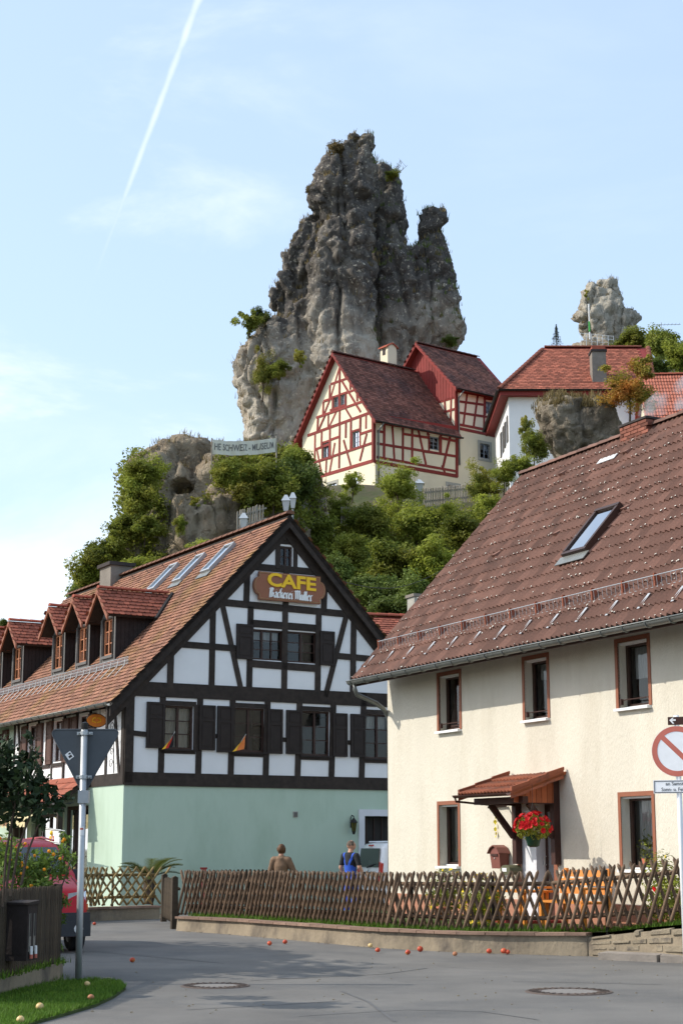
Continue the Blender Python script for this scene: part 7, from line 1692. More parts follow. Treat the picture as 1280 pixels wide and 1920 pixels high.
for px, py, kd, lb in AP_:
    z = .035 if py > 1845 and px < 230 else .0; p = atZ(px, py, z); o = link_mesh('apple', ame); o.location = p; s = 1.3 if kd == 'redbig' else random.uniform(.95, 1.15); o.scale = (s, s, s * .95); o.rotation_euler = (random.uniform(-.6, .6), random.uniform(-.6, .6), random.uniform(0, 6))
    o.location.z += .004 + .012
    o.material_slots[0].link if False else None
    if not ame.materials: ame.materials.append(M['apple_red'])
    if kd in ('pale', 'brown'): o.material_slots[0].link = 'OBJECT'; o.material_slots[0].material = M['apple_pale'] if kd == 'pale' else M['apple_brown']
    tag(o, lb, 'apple', AG)
# tiny stones and leaf bits on the asphalt
rg = np.random.default_rng(3); m = MB()
for k in range(160):
    p = atZ(rg.uniform(160, 1280), rg.uniform(1795, 1915)) if k < 90 else atZ(rg.uniform(360, 1150), 1700) ; 
    if k >= 90: q, z, d = path_at(WP, WT, rg.uniform(0, WLEN - .1)); p = q - inw(d) * abs(rg.normal(.02, .12))
    s = rg.uniform(.006, .018); m.hexa([p + Vector((a * s, b * s, 0)) for a, b in ((-1, -1), (1, -.8), (.9, 1), (-1, .9))] + [p + Vector((a * s * .6, b * s * .6, s * .8)) for a, b in ((-1, -1), (1, -.8), (.9, 1), (-1, .9))])
o = m.build('gravel', M['wall_stone']); tag(o, 'scattered gravel and leaf crumbs on the asphalt', 'gravel', kind='stuff')

# ================================================================== LEFT FOREGROUND: verge, fence, box
GP = [(-20, 1935), (-20, 1868), (40, 1862), (110, 1848), (175, 1842), (226, 1846), (236, 1856), (214, 1872), (180, 1888), (130, 1903), (70, 1920), (30, 1935)]
gp = [atZ(*p, .0) for p in GP]; m = MB(); m.prism([Vector((p.x, p.y, 0)) for p in gp], (0, 0, .028)); tag(m.build('grass_verge', M['grass_soil']), kind='structure')
def inpoly(x, y, P):
    c = False; j = len(P) - 1
    for i in range(len(P)):
        if ((P[i].y > y) != (P[j].y > y)) and (x < (P[j].x - P[i].x) * (y - P[i].y) / (P[j].y - P[i].y) + P[i].x): c = not c
        j = i
    return c
xs0, xs1, ys0_, ys1_ = min(p.x for p in gp), max(p.x for p in gp), min(p.y for p in gp), max(p.y for p in gp); pts = []
while len(pts) < 26000:
    x, y = random.uniform(xs0, xs1), random.uniform(ys0_, ys1_)
    if inpoly(x, y, gp): pts.append((x, y, .025))
o = grass_blades('verge_grass', pts, .055, 4, M['grass']); tag(o, 'mown grass patch at the bottom left corner', 'grass')
FA, FB = atZ(-60, 1892), atZ(118, 1838); FB2 = FB + Vector((-.9, 1.9, 0)); d = (FB - FA).normalized(); n = inw(d)
fwl = empty('fence_base', FB, 0, 'mossy low concrete base under the dark picket fence', 'wall')
for a, b in ((FA, FB), (FB, FB2)):
    dd = (b - a).normalized(); nn = inw(dd); m = MB(); q = [a, b, b + nn * .2, a + nn * .2]; m.hexa(q + [p + Vector((0, 0, .22)) for p in q]); o = m.build('wall_body', M['concrete_wall'], fwl); o.matrix_parent_inverse = Matrix.Translation(-FB)
dpf = empty('dark_fence', FB, 0, 'dark weathered vertical picket fence at the left edge', 'fence'); inv = Matrix.Translation(-FB)
mp_ = MB(); q = [(-.032, 0), (.032, 0), (.032, .94), (.018, .985), (-.018, .985), (-.032, .94)]; mp_.prism([(u, -.014, v) for u, v in q], (0, .028, 0)); pme = mp_.mesh('picket')
for a, b in ((FA, FB), (FB, FB2)):
    L_ = (b - a).length; dd = (b - a).normalized(); nn = inw(dd); ang = math.atan2(dd.y, dd.x)
    for k in range(int(L_ / .082)):
        o = link_mesh('picket', pme, dpf, M['picket_dark']); o.matrix_parent_inverse = inv; o.location = a + dd * (k * .082 + .04) + nn * .05 + Vector((0, 0, .20 + random.uniform(-.012, .012))); o.rotation_euler = (0, random.gauss(0, .01), ang)
    for z in (.42, .95): m = MB(); q = [a + nn * .075, b + nn * .075, b + nn * .115, a + nn * .115]; m.hexa([p + Vector((0, 0, z)) for p in q] + [p + Vector((0, 0, z + .08)) for p in q]); o = m.build('rail', M['picket_dark'], dpf); o.matrix_parent_inverse = inv
# brown double letter box with two newspaper tubes hung on that fence
pb = atY(30, 1746, 19.5); bx = empty('newspaper_box', (pb.x, pb.y, pb.z), R(-12), 'dark brown box with slots and rolled papers on the dark fence', 'letter box')
m = MB(); m.box((-.20, -.14, -.32), (.20, .14, .30)); m.hexa([(-.22, -.16, .30), (.22, -.16, .30), (.22, .16, .30), (-.22, .16, .30), (-.22, -.16, .325), (.22, -.16, .325), (.22, .16, .345), (-.22, .16, .345)]); m.build('body', M['dormer_board'], bx)
for yy in (-.07, .06):
    m = MB(); m.box((.2, yy - .03, -.22), (.206, yy + .03, .2)); s_ = m.build('slot', M['chimney_grey'], bx); m = MB(); m.box((.204, yy - .012, -.05), (.212, yy + .012, .2)); m.build('slot_gap', M['black_print'], s_)
    m = MB(); m.tube([(.225, yy, -.16), (.225, yy + .01, -.29)], .018, 8); r_ = m.build('paper_roll', M['white_paint'], bx); m = MB(); m.tube([(.225, yy + .007, -.25), (.225, yy + .0105, -.295)], .0195, 8); m.build('red_band', M['sign_red'], r_)
m = MB(); m.box((-.17, -.145, -.25), (.17, -.1405, .22)); m.build('front_panel', M['dormer_board'], bx)

# ================================================================== GARDEN BENCH
bpz = .36; bp = HF.M @ Vector((8.4, -.75, 0)); bench = empty('garden_bench', (bp.x, bp.y, bpz), HF.a, 'orange varnished wooden garden bench against the cream house wall', 'bench')
for k in range(4): m = MB(); m.box((-.75, -.12 - k * .11, .40), (.75, -.03 - k * .11, .435)); m.build('seat_slat', M['bench_orange'], bench)
for k in range(3): m = MB(); z = .54 + k * .14; m.hexa([(-.75, .02 + k * .03, z), (.75, .02 + k * .03, z), (.75, .045 + k * .03, z), (-.75, .045 + k * .03, z), (-.75, .035 + k * .03, z + .11), (.75, .035 + k * .03, z + .11), (.75, .06 + k * .03, z + .11), (-.75, .06 + k * .03, z + .11)]); m.build('back_slat', M['bench_orange'], bench)
for x in (-.62, .62):
    m = MB(); m.box((x - .035, -.46, 0), (x + .035, -.39, .40)); m.build('leg', M['bench_orange'], bench); m = MB(); m.hexa([(x - .035, .0, 0), (x + .035, .0, 0), (x + .035, .07, 0), (x - .035, .07, 0), (x - .035, .06, .96), (x + .035, .06, .96), (x + .035, .11, .96), (x - .035, .11, .96)]); m.build('leg', M['bench_orange'], bench)
    m = MB(); m.box((x - .04, -.5, .62), (x + .04, .06, .655)); m.build('armrest', M['bench_orange'], bench); m = MB(); m.box((x - .03, -.45, .4), (x + .03, -.40, .62)); m.build('arm_support', M['bench_orange'], bench)
tp = HF.M @ Vector((7.15, -1.15, 0)); gt_ = empty('garden_table', (tp.x, tp.y, bpz), HF.a, 'low orange wooden garden table next to the bench', 'table')
for k in range(5): m = MB(); m.box((-.5, -.3 + k * .12, .55), (.5, -.19 + k * .12, .585)); m.build('top_slat', M['bench_orange'], gt_)
for x in (-.4, .4):
    for y in (-.22, .22): m = MB(); m.box((x - .03, y - .03, 0), (x + .03, y + .03, .55)); m.build('leg', M['bench_orange'], gt_)

# ================================================================== VEGETATION
def leaf_quads(P, size, seed, aspect=.55, out=None, up=.35, droop=0.0):
    rg = np.random.default_rng(seed); n = len(P); nr = rg.normal(0, 1, (n, 3))
    if out is not None: nr = nr * .8 + out * .9
    nr[:, 2] += up; nr /= np.linalg.norm(nr, axis=1)[:, None] + 1e-6
    t = rg.normal(0, 1, (n, 3)); t[:, 2] -= droop; t -= nr * (t * nr).sum(1)[:, None]; t /= np.linalg.norm(t, axis=1)[:, None] + 1e-6
    b = np.cross(nr, t); s = (size * rg.uniform(.6, 1.35, n))[:, None]; f = nr * s * .12
    V = np.stack([P - t * s * .5, P + b * s * aspect * .5 + f, P + t * s * .5, P - b * s * aspect * .5 + f], 1).reshape(-1, 3)
    return V
def crown_mesh(name, seed, n_leaf, size, clumps=46, rad=(1, 1, 1), aspect=.55, spread=.30, droop=0.0, fill=.55):
    """leaf clumps through an uneven volume of about unit radius"""
    rg = np.random.default_rng(seed); C = []
    while len(C) < clumps:
        d = rg.normal(0, 1, 3); d /= np.linalg.norm(d); r = rg.uniform(fill, 1.0) * (.72 + .75 * mnoise.noise(Vector(d * 1.5) + Vector((seed * 1.3, 0, 0))))
        if d[2] < -.75 and rg.uniform() < .7: continue
        C.append(d * r)
    C = np.array(C); cs = rg.uniform(.45, 1.5, clumps) * spread; pick = rg.integers(0, clumps, n_leaf)
    off = rg.normal(0, 1, (n_leaf, 3)); off /= np.linalg.norm(off, axis=1)[:, None]; off *= (rg.uniform(.1, 1, n_leaf) ** .55)[:, None]
    P = C[pick] + off * cs[pick][:, None] * (1, 1, .75); rn = np.clip(rg.uniform(0, 1, clumps)[pick] * .6 + rg.uniform(0, .4, n_leaf), 0, 1)
    V = leaf_quads(P * np.array(rad), size, seed + 1, aspect, off, .9, droop); return np_mesh(name, V, np.arange(len(V)).reshape(-1, 4), np.repeat(rn, 4))
CR = [crown_mesh('crown', 21 + i, 8500, .115, 52, (1, 1, 1), .58, .31) for i in range(4)]
CF_ = [crown_mesh('crown', 41 + i, 9000, .085, 70, (1, 1, 1.05), .42, .24, fill=.3) for i in range(2)]      # fine, feathery
CS = [crown_mesh('crown', 61 + i, 2600, .13, 26, (1, 1, 1), .58, .24, fill=.25) for i in range(2)]           # sparse, see-through
for me in CR + CF_ + CS: me.materials.append(M['leaf_mid'])
def trunk_mesh(h, r, seed, limbs=5):
    rg = random.Random(seed); m = MB(); pts = [(0, 0, -.3)] + [(rg.gauss(0, .05) * h * .3, rg.gauss(0, .05) * h * .3, h * t) for t in (.25, .5, .75, 1.0)]
    m.tube(pts, [r, r * .85, r * .65, r * .45, r * .2], 7)
    for i in range(limbs):
        a = rg.uniform(0, 6.28); t = rg.uniform(.35, .8); b = Vector(pts[2 if t < .6 else 3]); ln = h * rg.uniform(.3, .5); m.tube([b, b + Vector((math.cos(a) * ln * .5, math.sin(a) * ln * .5, ln * .35)), b + Vector((math.cos(a) * ln, math.sin(a) * ln, ln * .75))], [r * .45, r * .3, r * .1], 5)
    return m.mesh('trunk')
TR = [trunk_mesh(1.0, .05, i) for i in range(3)]
for me in TR: me.materials.append(M['bark'])
SHRUB_N = [0]
def shrub(px, py, rx, ry, Y, mat, label, kind='bush', var=None, ry_d=1.0, group=None, cat=None, name=None):
    i = SHRUB_N[0]; SHRUB_N[0] += 1; c = atY(px, py, Y); k = Y / FPX * 1.02; RX, RZ = rx * k, ry * k
    base = Vector((c.x, c.y, c.z - RZ * .95)); lst = {'bush': CR, 'fine': CF_, 'sparse': CS}[var or 'bush']
    root = empty(name or ('tree' if kind == 'tree' else 'shrub'), base, 0, label, cat or ('tree' if kind == 'tree' else 'shrub'), group or 'trees and shrubs on the hillside')
    o = link_mesh('crown', lst[i % len(lst)], root); o.location = (0, 0, RZ * .95); o.scale = (RX * 1.22, RX * 1.15 * ry_d, RZ * 1.22); o.rotation_euler = (0, 0, random.uniform(0, 6.28)) if ry_d == 1.0 else (0, 0, random.choice((0, math.pi)))
    o.material_slots[0].link = 'OBJECT'; o.material_slots[0].material = M[mat]
    t = link_mesh('trunk', TR[i % 3], root); t.scale = (RZ * 1.0,) * 2 + (RZ * 1.2,); return root
S = shrub
# slope between the cafe gable and the brown roof
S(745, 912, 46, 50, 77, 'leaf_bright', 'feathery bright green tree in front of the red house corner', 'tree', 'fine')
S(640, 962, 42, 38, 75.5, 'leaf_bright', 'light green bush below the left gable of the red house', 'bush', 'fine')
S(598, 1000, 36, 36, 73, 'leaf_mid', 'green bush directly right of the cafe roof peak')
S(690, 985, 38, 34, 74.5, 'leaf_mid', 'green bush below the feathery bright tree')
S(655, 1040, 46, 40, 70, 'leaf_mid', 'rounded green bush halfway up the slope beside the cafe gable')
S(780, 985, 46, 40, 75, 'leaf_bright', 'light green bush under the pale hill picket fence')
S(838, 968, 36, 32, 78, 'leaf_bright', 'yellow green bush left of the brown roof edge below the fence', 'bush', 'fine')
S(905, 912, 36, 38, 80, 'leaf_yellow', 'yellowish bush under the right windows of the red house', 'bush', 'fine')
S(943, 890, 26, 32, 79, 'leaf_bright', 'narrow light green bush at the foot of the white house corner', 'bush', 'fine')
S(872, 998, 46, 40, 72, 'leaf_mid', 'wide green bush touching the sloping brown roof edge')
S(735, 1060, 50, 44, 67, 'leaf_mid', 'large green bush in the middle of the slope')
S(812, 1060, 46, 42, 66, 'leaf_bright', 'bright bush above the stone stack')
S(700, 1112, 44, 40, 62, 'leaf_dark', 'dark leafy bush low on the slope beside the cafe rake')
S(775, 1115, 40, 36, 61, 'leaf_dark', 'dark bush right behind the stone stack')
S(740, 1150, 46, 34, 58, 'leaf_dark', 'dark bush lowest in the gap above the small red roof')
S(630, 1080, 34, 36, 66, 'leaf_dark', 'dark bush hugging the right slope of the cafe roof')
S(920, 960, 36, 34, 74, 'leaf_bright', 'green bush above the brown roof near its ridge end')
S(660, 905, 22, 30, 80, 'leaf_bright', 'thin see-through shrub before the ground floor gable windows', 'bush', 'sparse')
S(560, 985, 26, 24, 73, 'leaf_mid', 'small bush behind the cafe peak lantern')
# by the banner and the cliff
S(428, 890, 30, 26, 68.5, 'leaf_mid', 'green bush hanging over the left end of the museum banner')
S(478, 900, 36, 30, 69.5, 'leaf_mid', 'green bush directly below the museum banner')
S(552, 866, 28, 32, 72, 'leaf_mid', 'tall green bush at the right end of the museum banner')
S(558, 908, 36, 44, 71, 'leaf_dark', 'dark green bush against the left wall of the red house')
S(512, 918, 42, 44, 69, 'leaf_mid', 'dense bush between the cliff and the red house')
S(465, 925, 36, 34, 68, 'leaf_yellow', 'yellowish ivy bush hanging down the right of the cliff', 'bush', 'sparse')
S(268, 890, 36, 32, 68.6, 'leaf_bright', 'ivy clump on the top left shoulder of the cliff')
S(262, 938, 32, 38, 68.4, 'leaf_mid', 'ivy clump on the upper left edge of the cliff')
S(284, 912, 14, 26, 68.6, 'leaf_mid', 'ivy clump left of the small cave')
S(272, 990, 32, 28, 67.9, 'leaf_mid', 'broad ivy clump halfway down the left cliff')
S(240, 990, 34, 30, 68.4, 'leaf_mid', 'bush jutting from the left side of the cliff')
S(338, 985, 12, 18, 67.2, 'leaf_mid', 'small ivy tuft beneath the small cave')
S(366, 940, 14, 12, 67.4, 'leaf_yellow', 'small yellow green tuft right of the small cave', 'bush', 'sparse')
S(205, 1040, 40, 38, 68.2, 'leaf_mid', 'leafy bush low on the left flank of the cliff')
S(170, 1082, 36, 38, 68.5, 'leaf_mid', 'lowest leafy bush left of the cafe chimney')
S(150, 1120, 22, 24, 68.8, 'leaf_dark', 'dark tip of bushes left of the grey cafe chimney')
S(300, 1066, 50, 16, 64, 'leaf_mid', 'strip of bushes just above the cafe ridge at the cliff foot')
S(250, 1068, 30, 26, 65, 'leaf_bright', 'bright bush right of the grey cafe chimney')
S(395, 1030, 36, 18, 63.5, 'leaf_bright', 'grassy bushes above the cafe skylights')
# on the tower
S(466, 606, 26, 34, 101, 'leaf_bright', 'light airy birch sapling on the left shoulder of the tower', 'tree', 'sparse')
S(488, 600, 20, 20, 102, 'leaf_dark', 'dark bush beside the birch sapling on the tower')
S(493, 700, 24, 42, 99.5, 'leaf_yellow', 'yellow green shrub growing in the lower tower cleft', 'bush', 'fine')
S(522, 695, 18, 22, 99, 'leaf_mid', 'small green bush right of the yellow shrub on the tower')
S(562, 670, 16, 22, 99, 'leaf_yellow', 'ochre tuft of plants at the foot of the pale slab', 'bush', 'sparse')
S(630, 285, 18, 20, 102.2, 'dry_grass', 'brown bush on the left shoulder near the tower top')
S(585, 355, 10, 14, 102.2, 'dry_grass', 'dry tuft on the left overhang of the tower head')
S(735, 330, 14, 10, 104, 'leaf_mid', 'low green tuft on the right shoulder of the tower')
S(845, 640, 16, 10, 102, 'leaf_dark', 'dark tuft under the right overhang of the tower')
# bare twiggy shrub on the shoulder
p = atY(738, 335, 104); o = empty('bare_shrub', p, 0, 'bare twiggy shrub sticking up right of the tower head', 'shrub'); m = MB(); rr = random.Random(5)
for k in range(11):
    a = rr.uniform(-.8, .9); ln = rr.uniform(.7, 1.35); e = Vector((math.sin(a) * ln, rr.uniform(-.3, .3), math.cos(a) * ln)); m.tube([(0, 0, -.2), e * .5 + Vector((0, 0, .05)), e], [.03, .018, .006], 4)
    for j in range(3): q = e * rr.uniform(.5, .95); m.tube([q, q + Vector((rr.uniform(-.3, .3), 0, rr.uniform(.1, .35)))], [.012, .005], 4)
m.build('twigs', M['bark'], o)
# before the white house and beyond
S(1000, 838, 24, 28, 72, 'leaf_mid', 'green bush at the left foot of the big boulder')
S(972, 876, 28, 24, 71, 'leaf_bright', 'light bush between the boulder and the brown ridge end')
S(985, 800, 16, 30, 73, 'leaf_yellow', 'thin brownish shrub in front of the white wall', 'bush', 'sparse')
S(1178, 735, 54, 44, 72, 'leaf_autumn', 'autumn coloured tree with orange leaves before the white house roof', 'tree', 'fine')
S(1200, 690, 34, 30, 72.5, 'leaf_autumn', 'orange topped upper part of tree above the red new roof', 'tree', 'sparse')
S(1186, 640, 34, 26, 118, 'leaf_mid', 'rounded green bush right of the far pinnacle')
S(1235, 650, 32, 40, 116, 'leaf_mid', 'green tree at the upper right beside the aerial', 'tree')
S(1272, 672, 30, 36, 112, 'leaf_bright', 'bright green tree at the right edge above the red roof', 'tree')
S(1222, 690, 30, 20, 110, 'leaf_dark', 'dark bush behind the right end of the white house roof')
S(1262, 645, 18, 26, 120, 'leaf_dark', 'slender dark tree behind the bright right edge tree', 'tree', 'sparse')
S(1196, 812, 14, 12, 50, 'leaf_yellow', 'small plant tip peeping up right of the smoking chimney', 'bush', 'sparse')
S(8, 1176, 16, 14, 90, 'leaf_dark', 'distant dark tree top at the far left edge above dormers', 'tree')
S(1100, 552, 8, 14, 149, 'leaf_yellow', 'tiny shrub on the left shoulder of the far pinnacle', 'bush', 'sparse')
# undergrowth that covers the slope as one mass
rg = np.random.default_rng(55); P = []; tries = 0
while len(P) < 2300:
    y = rg.uniform(56, 90); x = rg.uniform(-12, 13)
    z = terr(x, y)
    if z < 3: continue
    q = proj((x, y, z))
    if not (-20 < q[0] < 1010 and 860 < q[1] < 1230): continue
    if y > 80 and x > -4: continue
    P.append((x, y, z))
P = np.array(P); k = 42; n = len(P) * k; off = rg.normal(0, 1, (n, 3)); off /= np.linalg.norm(off, axis=1)[:, None]; off *= (rg.uniform(.1, 1, n) ** .5)[:, None]; s = np.repeat(rg.uniform(.35, .85, len(P)), k)[:, None]
Q = np.repeat(P, k, 0) + off * s * (1, 1, .75) + (0, 0, .35); V = leaf_quads(Q, .17, 56, .55, off, .9); rn = np.repeat(np.clip(np.repeat(rg.uniform(0, .7, len(P)), k) + rg.uniform(0, .3, n), 0, 1), 4)
ug = link_mesh('undergrowth', np_mesh('undergrowth', V, np.arange(len(V)).reshape(-1, 4), rn), None, M['leaf_mid']); tag(ug, 'tangled green undergrowth covering the slope above the cafe', 'undergrowth', kind='stuff')
# small conifer
p = atY(1043, 650, 120); o = empty('conifer', p, 0, 'small lone conifer left of the far pinnacle', 'tree'); hC = 1.75; m = MB(); m.tube([(0, 0, -1), (0, 0, hC)], [.06, .015], 5); m.build('trunk', M['bark'], o); rg = np.random.default_rng(8); P = []
for k in range(700): z = rg.uniform(.1, 1) ; a = rg.uniform(0, 6.28); r_ = (1 - z) * .62 * rg.uniform(.2, 1) * (1 if int(z * 9) % 2 else .7); P.append((math.cos(a) * r_, math.sin(a) * r_, z * hC - .12 * r_))
V = leaf_quads(np.array(P), .14, 9, .25); link_mesh('crown', np_mesh('crown', V, np.arange(len(V)).reshape(-1, 4), np.full(len(V), .5)), o, M['leaf_conifer'])

# ------------------------------------------------------------------ near plants
def clusters(spec, Y, per, seed, jy=.25):
    rg = np.random.default_rng(seed); P = []
    for px, py, r in spec:
        c = atY(px, py, Y); k = Y / FPX * r; n = int(per * r * r)
        d = rg.normal(0, 1, (n, 3)); d /= np.linalg.norm(d, axis=1)[:, None]; d *= (rg.uniform(0, 1, n) ** .45)[:, None] * k; P.append(np.array(c) + d * (1, 1.2, 1) + np.array((0, rg.normal(0, jy), 0)))
    return np.concatenate(P)
def near_plant(name, label, cat, base, spec, Y, per, size, aspect, mat, seed, stems=(), group=None, droop=.5, up=.3):
    root = empty(name, base, 0, label, cat, group); P = clusters(spec, Y, per, seed) - np.array(base); V = leaf_quads(P, size, seed, aspect, None, up, droop)
    # folded leaves: two faces each along the midrib
    rg = np.random.default_rng(seed + 5); link_mesh('foliage', np_mesh('foliage', V, np.arange(len(V)).reshape(-1, 4), np.repeat(rg.uniform(0, 1, len(P)), 4)), root, M[mat]); m = MB()
    for s in stems: pts = [Vector(q) - Vector(base) for q in s]; m.tube(pts, [.016 - .010 * i / (len(pts) - 1) for i in range(len(pts))], 6)
    if stems: m.build('stem', M['bark'], root)
    return root
YD = 18.6; A_ = lambda px, py, Y=YD: atY(px, py, Y); bs = A_(12, 1700); bs.z = .1
sp = [(30, 1455, 42), (55, 1425, 26), (18, 1408, 26), (92, 1478, 24), (112, 1512, 18), (48, 1512, 30), (84, 1540, 14), (8, 1490, 42), (64, 1388, 9), (128, 1496, 10), (60, 1470, 34), (-20, 1440, 50), (-30, 1500, 46), (75, 1505, 30), (16, 1540, 14), (44, 1372, 7)]
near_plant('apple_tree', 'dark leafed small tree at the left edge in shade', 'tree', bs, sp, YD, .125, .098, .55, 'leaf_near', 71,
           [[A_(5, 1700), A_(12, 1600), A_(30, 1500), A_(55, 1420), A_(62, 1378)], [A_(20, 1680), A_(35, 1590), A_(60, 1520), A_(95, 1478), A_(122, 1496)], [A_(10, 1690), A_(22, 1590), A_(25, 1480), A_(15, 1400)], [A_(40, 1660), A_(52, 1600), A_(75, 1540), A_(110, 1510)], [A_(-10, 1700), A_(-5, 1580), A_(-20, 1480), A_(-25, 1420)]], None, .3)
YK = 22.3; K = lambda px, py: atY(px, py, YK); bs = K(60, 1760); bs.z = .2
sp = [(20, 1640, 40), (55, 1630, 36), (85, 1620, 30), (115, 1600, 20), (30, 1600, 30), (70, 1650, 34), (105, 1640, 22), (10, 1585, 24), (125, 1570, 12), (95, 1665, 22), (55, 1670, 34), (118, 1690, 16), (112, 1725, 14), (-10, 1620, 40), (100, 1745, 14), (128, 1610, 12), (108, 1775, 12)]
kb_ = near_plant('flower_bush', 'light green bush with orange round flowers above the dark fence', 'shrub', bs, sp, YK, .20, .105, .26, 'leaf_kerria', 72,
           [[K(40, 1740), K(45, 1650), K(54, 1582)], [K(60, 1740), K(85, 1650), K(124, 1575)], [K(20, 1740), K(15, 1650), K(17, 1580)], [K(80, 1740), K(110, 1680), K(135, 1610)], [K(50, 1740), K(48, 1660), K(47, 1600)]], None, .6)
fm = MB(); fm.lathe([(.001, -.032), (.020, -.026), (.033, -.006), (.034, .010), (.022, .028), (.001, .034)], seg=9); fme = fm.mesh('blossom', True); fme.materials.append(M['flower_orange'])
for q in [(54.7, 1582), (36.7, 1591), (40, 1594.5), (45, 1601.5), (48.7, 1617), (47, 1622.7), (58, 1626), (47, 1637), (99, 1596), (17, 1581), (124, 1578), (107, 1602), (8, 1572), (127, 1574), (119, 1610), (28, 1612), (72, 1604), (90, 1630), (14, 1660), (66, 1660)]:
    o = link_mesh('blossom', fme, kb_); o.location = K(*q) - bs + Vector((0, -.25, 0)); o.scale = (random.uniform(.5, .75),) * 3; o.rotation_euler = (random.uniform(-1, 1), random.uniform(-1, 1), 0)
# moss and weeds at the fence foot
pts = [tuple(FA.lerp(FB, random.random()) + Vector((random.gauss(0, .05), random.gauss(.05, .05), .22 if random.random() < .5 else .0))) for _ in range(900)]
o = grass_blades('fence_weeds', pts, .09, 14, M['grass']); tag(o, 'weeds and moss along the dark fence foot', 'weeds')
# palm in the yard
pc = atY(280, 1660, 41.6); o = empty('palm', (pc.x, pc.y, .3), 0, 'small feather palm behind the short lattice panel', 'palm'); m = MB(); m.lathe([(.10, 0), (.16, .2), (.14, .5), (.08, .62)], seg=10); m.build('trunk', M['bark'], o)
rr = random.Random(4)
for k in range(22):
    a = k * 2.399; el = rr.uniform(.45, 1.3); ln = rr.uniform(.85, 1.12); m = MB(); pts = []
    for i in range(9):
        t = i / 8; pts.append(Vector((math.cos(a) * ln * t * math.cos(el * .6), math.sin(a) * ln * t * math.cos(el * .6), .6 + ln * (math.sin(el) * t * 1.0 - .48 * t * t))))
    m.tube(pts, [.014 - .0012 * i for i in range(9)], 4)
    for i in range(1, 40):
        t = i / 40; j = min(7, int(t * 8)); p = pts[j].lerp(pts[j + 1], t * 8 - j); d = (pts[j + 1] - pts[j]).normalized(); s = d.cross(Vector((0, 0, 1))).normalized()
        for sd_ in (-1, 1):
            L_ = .26 * math.sin(math.pi * (.12 + .84 * t)); e = p + (s * sd_ * .8 + d * .6 + Vector((0, 0, .15))) * L_; w = d * .011; m.poly([p - w, p + w, e])
    m.build('frond', M['leaf_palm'], o)
# unseen tree added out of view on the left to shade the lane
o = empty('unseen_shade_tree', (-10.9, 26.4, 0), 0, 'tall unseen tree added outside the left edge to shade the lane', 'tree'); c = link_mesh('crown', CR[1], o); c.location = (0, 0, 6.1); c.scale = (2.3, 3.6, 1.9); c.material_slots[0].link = 'OBJECT'; c.material_slots[0].material = M['leaf_mid']
c = link_mesh('crown', CR[2], o); c.location = (.4, -1.2, 5.6); c.scale = (1.7, 2.4, 1.5); t = link_mesh('trunk', TR[0], o); t.scale = (4, 4, 5.5)
# hanging basket
hb_ = HF.M @ HF.on(999, 1575, 1, -1.02); hbk = empty('hanging_basket', hb_, HF.a, 'hanging basket of red petunias under the door canopy', 'flower basket')
m = MB(); m.lathe([(.06, -.12), (.10, -.10), (.145, .08), (.15, .10), (.13, .10)], seg=18); m.build('pot', M['pot_green'], hbk, True)
m = MB()
for k in range(3): a = k * 2.09; m.tube([(.14 * math.cos(a), .14 * math.sin(a), .08), (0, 0, .62)], .004, 4)
m.tube([(0, 0, .62), (0, 0, .95)], .004, 4); m.build('chain', M['iron'], hbk)
rg = np.random.default_rng(77); n = 1500; d = rg.normal(0, 1, (n, 3)); d /= np.linalg.norm(d, axis=1)[:, None]; P = d * (rg.uniform(.3, 1, n) ** .5)[:, None] * (.34, .30, .22) + (0, 0, .22); P[:, 2] -= .10 * (np.abs(P[:, 0]) / .34) ** 2
V = leaf_quads(P, .055, 78, .5); link_mesh('foliage', np_mesh('foliage', V, np.arange(len(V)).reshape(-1, 4), np.repeat(rg.uniform(0, 1, n), 4)), hbk, M['leaf_bright'])
fl = MB()
for k in range(6): a0, a1 = k * math.pi / 3, (k + 1) * math.pi / 3; fl.poly([(0, 0, -.02), (.042 * math.cos(a0), .042 * math.sin(a0), .008), (.045 * math.cos((a0 + a1) / 2), .045 * math.sin((a0 + a1) / 2), .014), (.042 * math.cos(a1), .042 * math.sin(a1), .008)])
flm = fl.mesh('petunia'); flm.materials.append(M['flower_red'])
for k in range(90):
    d = rg.normal(0, 1, 3); d[2] = abs(d[2]) * .9 + .05; d[1] -= .4; d /= np.linalg.norm(d); o = link_mesh('petunia', flm, hbk); o.location = Vector(d * (.37, .33, .25)) + Vector((0, 0, .24 - .10 * abs(d[0]))); o.rotation_mode = 'QUATERNION'; o.rotation_quaternion = Vector(d).to_track_quat('Z', 'Y'); s = rg.uniform(.75, 1.15); o.scale = (s, s, s)
# garden flowers behind the fence
def garden_shrub(x, y, w, h, label, leafm, flowerm, seed, nf=50, name='flower_shrub'):
    b = HF.M @ Vector((x, y, 0)); b.z = .34; o = empty(name, b, 0, label, 'shrub', 'plants in the front garden'); rg = np.random.default_rng(seed); n = 1100; d = rg.normal(0, 1, (n, 3)); d /= np.linalg.norm(d, axis=1)[:, None]
    P = d * (rg.uniform(.2, 1, n) ** .5)[:, None] * (w, w, h / 2) + (0, 0, h / 2); V = leaf_quads(P, .07, seed, .5); link_mesh('foliage', np_mesh('foliage', V, np.arange(len(V)).reshape(-1, 4), np.repeat(rg.uniform(0, 1, n), 4)), o, M[leafm])
    if nf:
        d = d[:nf]; V = leaf_quads(d * (w * 1.03, w * 1.03, h / 2 * 1.03) + (0, 0, h / 2), .075, seed + 1, .9); link_mesh('blossoms', np_mesh('blossoms', V, np.arange(len(V)).reshape(-1, 4), np.repeat(rg.uniform(0, 1, nf), 4)), o, M[flowerm])
    m = MB(); m.tube([(0, 0, -.1), (0, 0, h * .6)], [.02, .008], 5); m.build('stem', M['bark'], o); return o
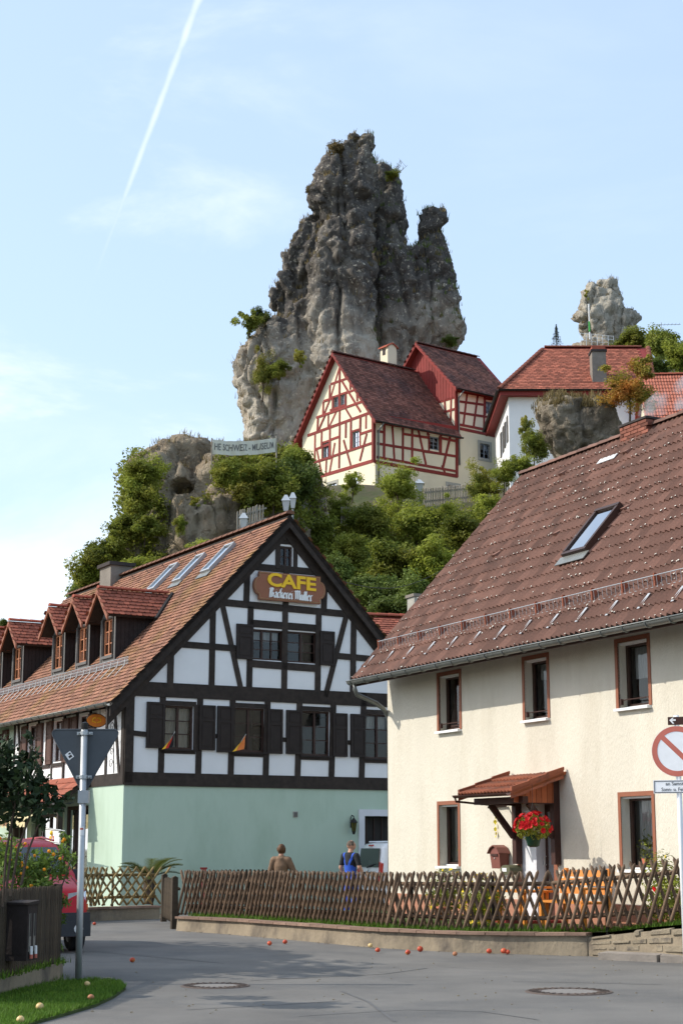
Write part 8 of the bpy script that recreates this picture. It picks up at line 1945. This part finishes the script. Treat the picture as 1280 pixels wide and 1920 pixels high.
garden_shrub(4.2, -1.0, .38, .95, 'green bush with yellow flowers left of the doorstep behind the fence', 'leaf_mid', 'flower_yellow', 81)
garden_shrub(6.55, -1.6, .40, .85, 'bush with many yellow flowers below the door canopy', 'leaf_bright', 'flower_yellow', 82, 160)
garden_shrub(6.0, -1.2, .26, .6, 'low bush with yellow flowers before the doorstep', 'leaf_mid', 'flower_yellow', 83, 80)
garden_shrub(10.1, -.42, .36, 1.3, 'tall leafy bush with pale buds at the right edge behind the fence', 'leaf_mid', 'flower_yellow', 84, 12)
garden_shrub(10.5, -.45, .36, 1.0, 'leafy green bush below the right ground floor window', 'leaf_bright', 'flower_red', 85, 8)
for x, y, lb in ((4.6, -1.3, 'terracotta flower pot left of the doorstep'),):
    b = HF.M @ Vector((x, y, 0)); b.z = .35; o = empty('flower_pot', b, 0, lb, 'flower pot'); m = MB(); m.lathe([(.09, 0), (.13, .2), (.145, .2), (.145, .24), (.12, .24)], seg=16); m.build('pot', M['pot_terracotta'], o, True)
    rg = np.random.default_rng(91); P = rg.normal(0, .09, (200, 3)) + (0, 0, .36); V = leaf_quads(P, .06, 92, .4); link_mesh('foliage', np_mesh('foliage', V, np.arange(len(V)).reshape(-1, 4), np.full(len(V), .5)), o, M['leaf_mid'])
# plants standing in the ground floor windows
for w, x, lb in ((low[0], .75, 'green house plant in the left ground floor window'), (low[1], .35, 'purple and green house plants in the right ground floor window')):
    u0, u1, v0, v1 = w; b = HF.M @ Vector((u0 + (u1 - u0) * x, .25, v0 + .06)); o = empty('house_plant', b, HF.a, lb, 'plant'); m = MB(); m.lathe([(.05, 0), (.07, .11), (.075, .12)], seg=12); m.build('pot', M['pot_terracotta'], o)
    rg = np.random.default_rng(int(u0 * 10)); P = rg.normal(0, 1, (160, 3)) * (.09, .03, .13) + (0, 0, .28); V = leaf_quads(P, .075, 5, .35); link_mesh('foliage', np_mesh('foliage', V, np.arange(len(V)).reshape(-1, 4), np.full(len(V), .6)), o, M['leaf_bright'])
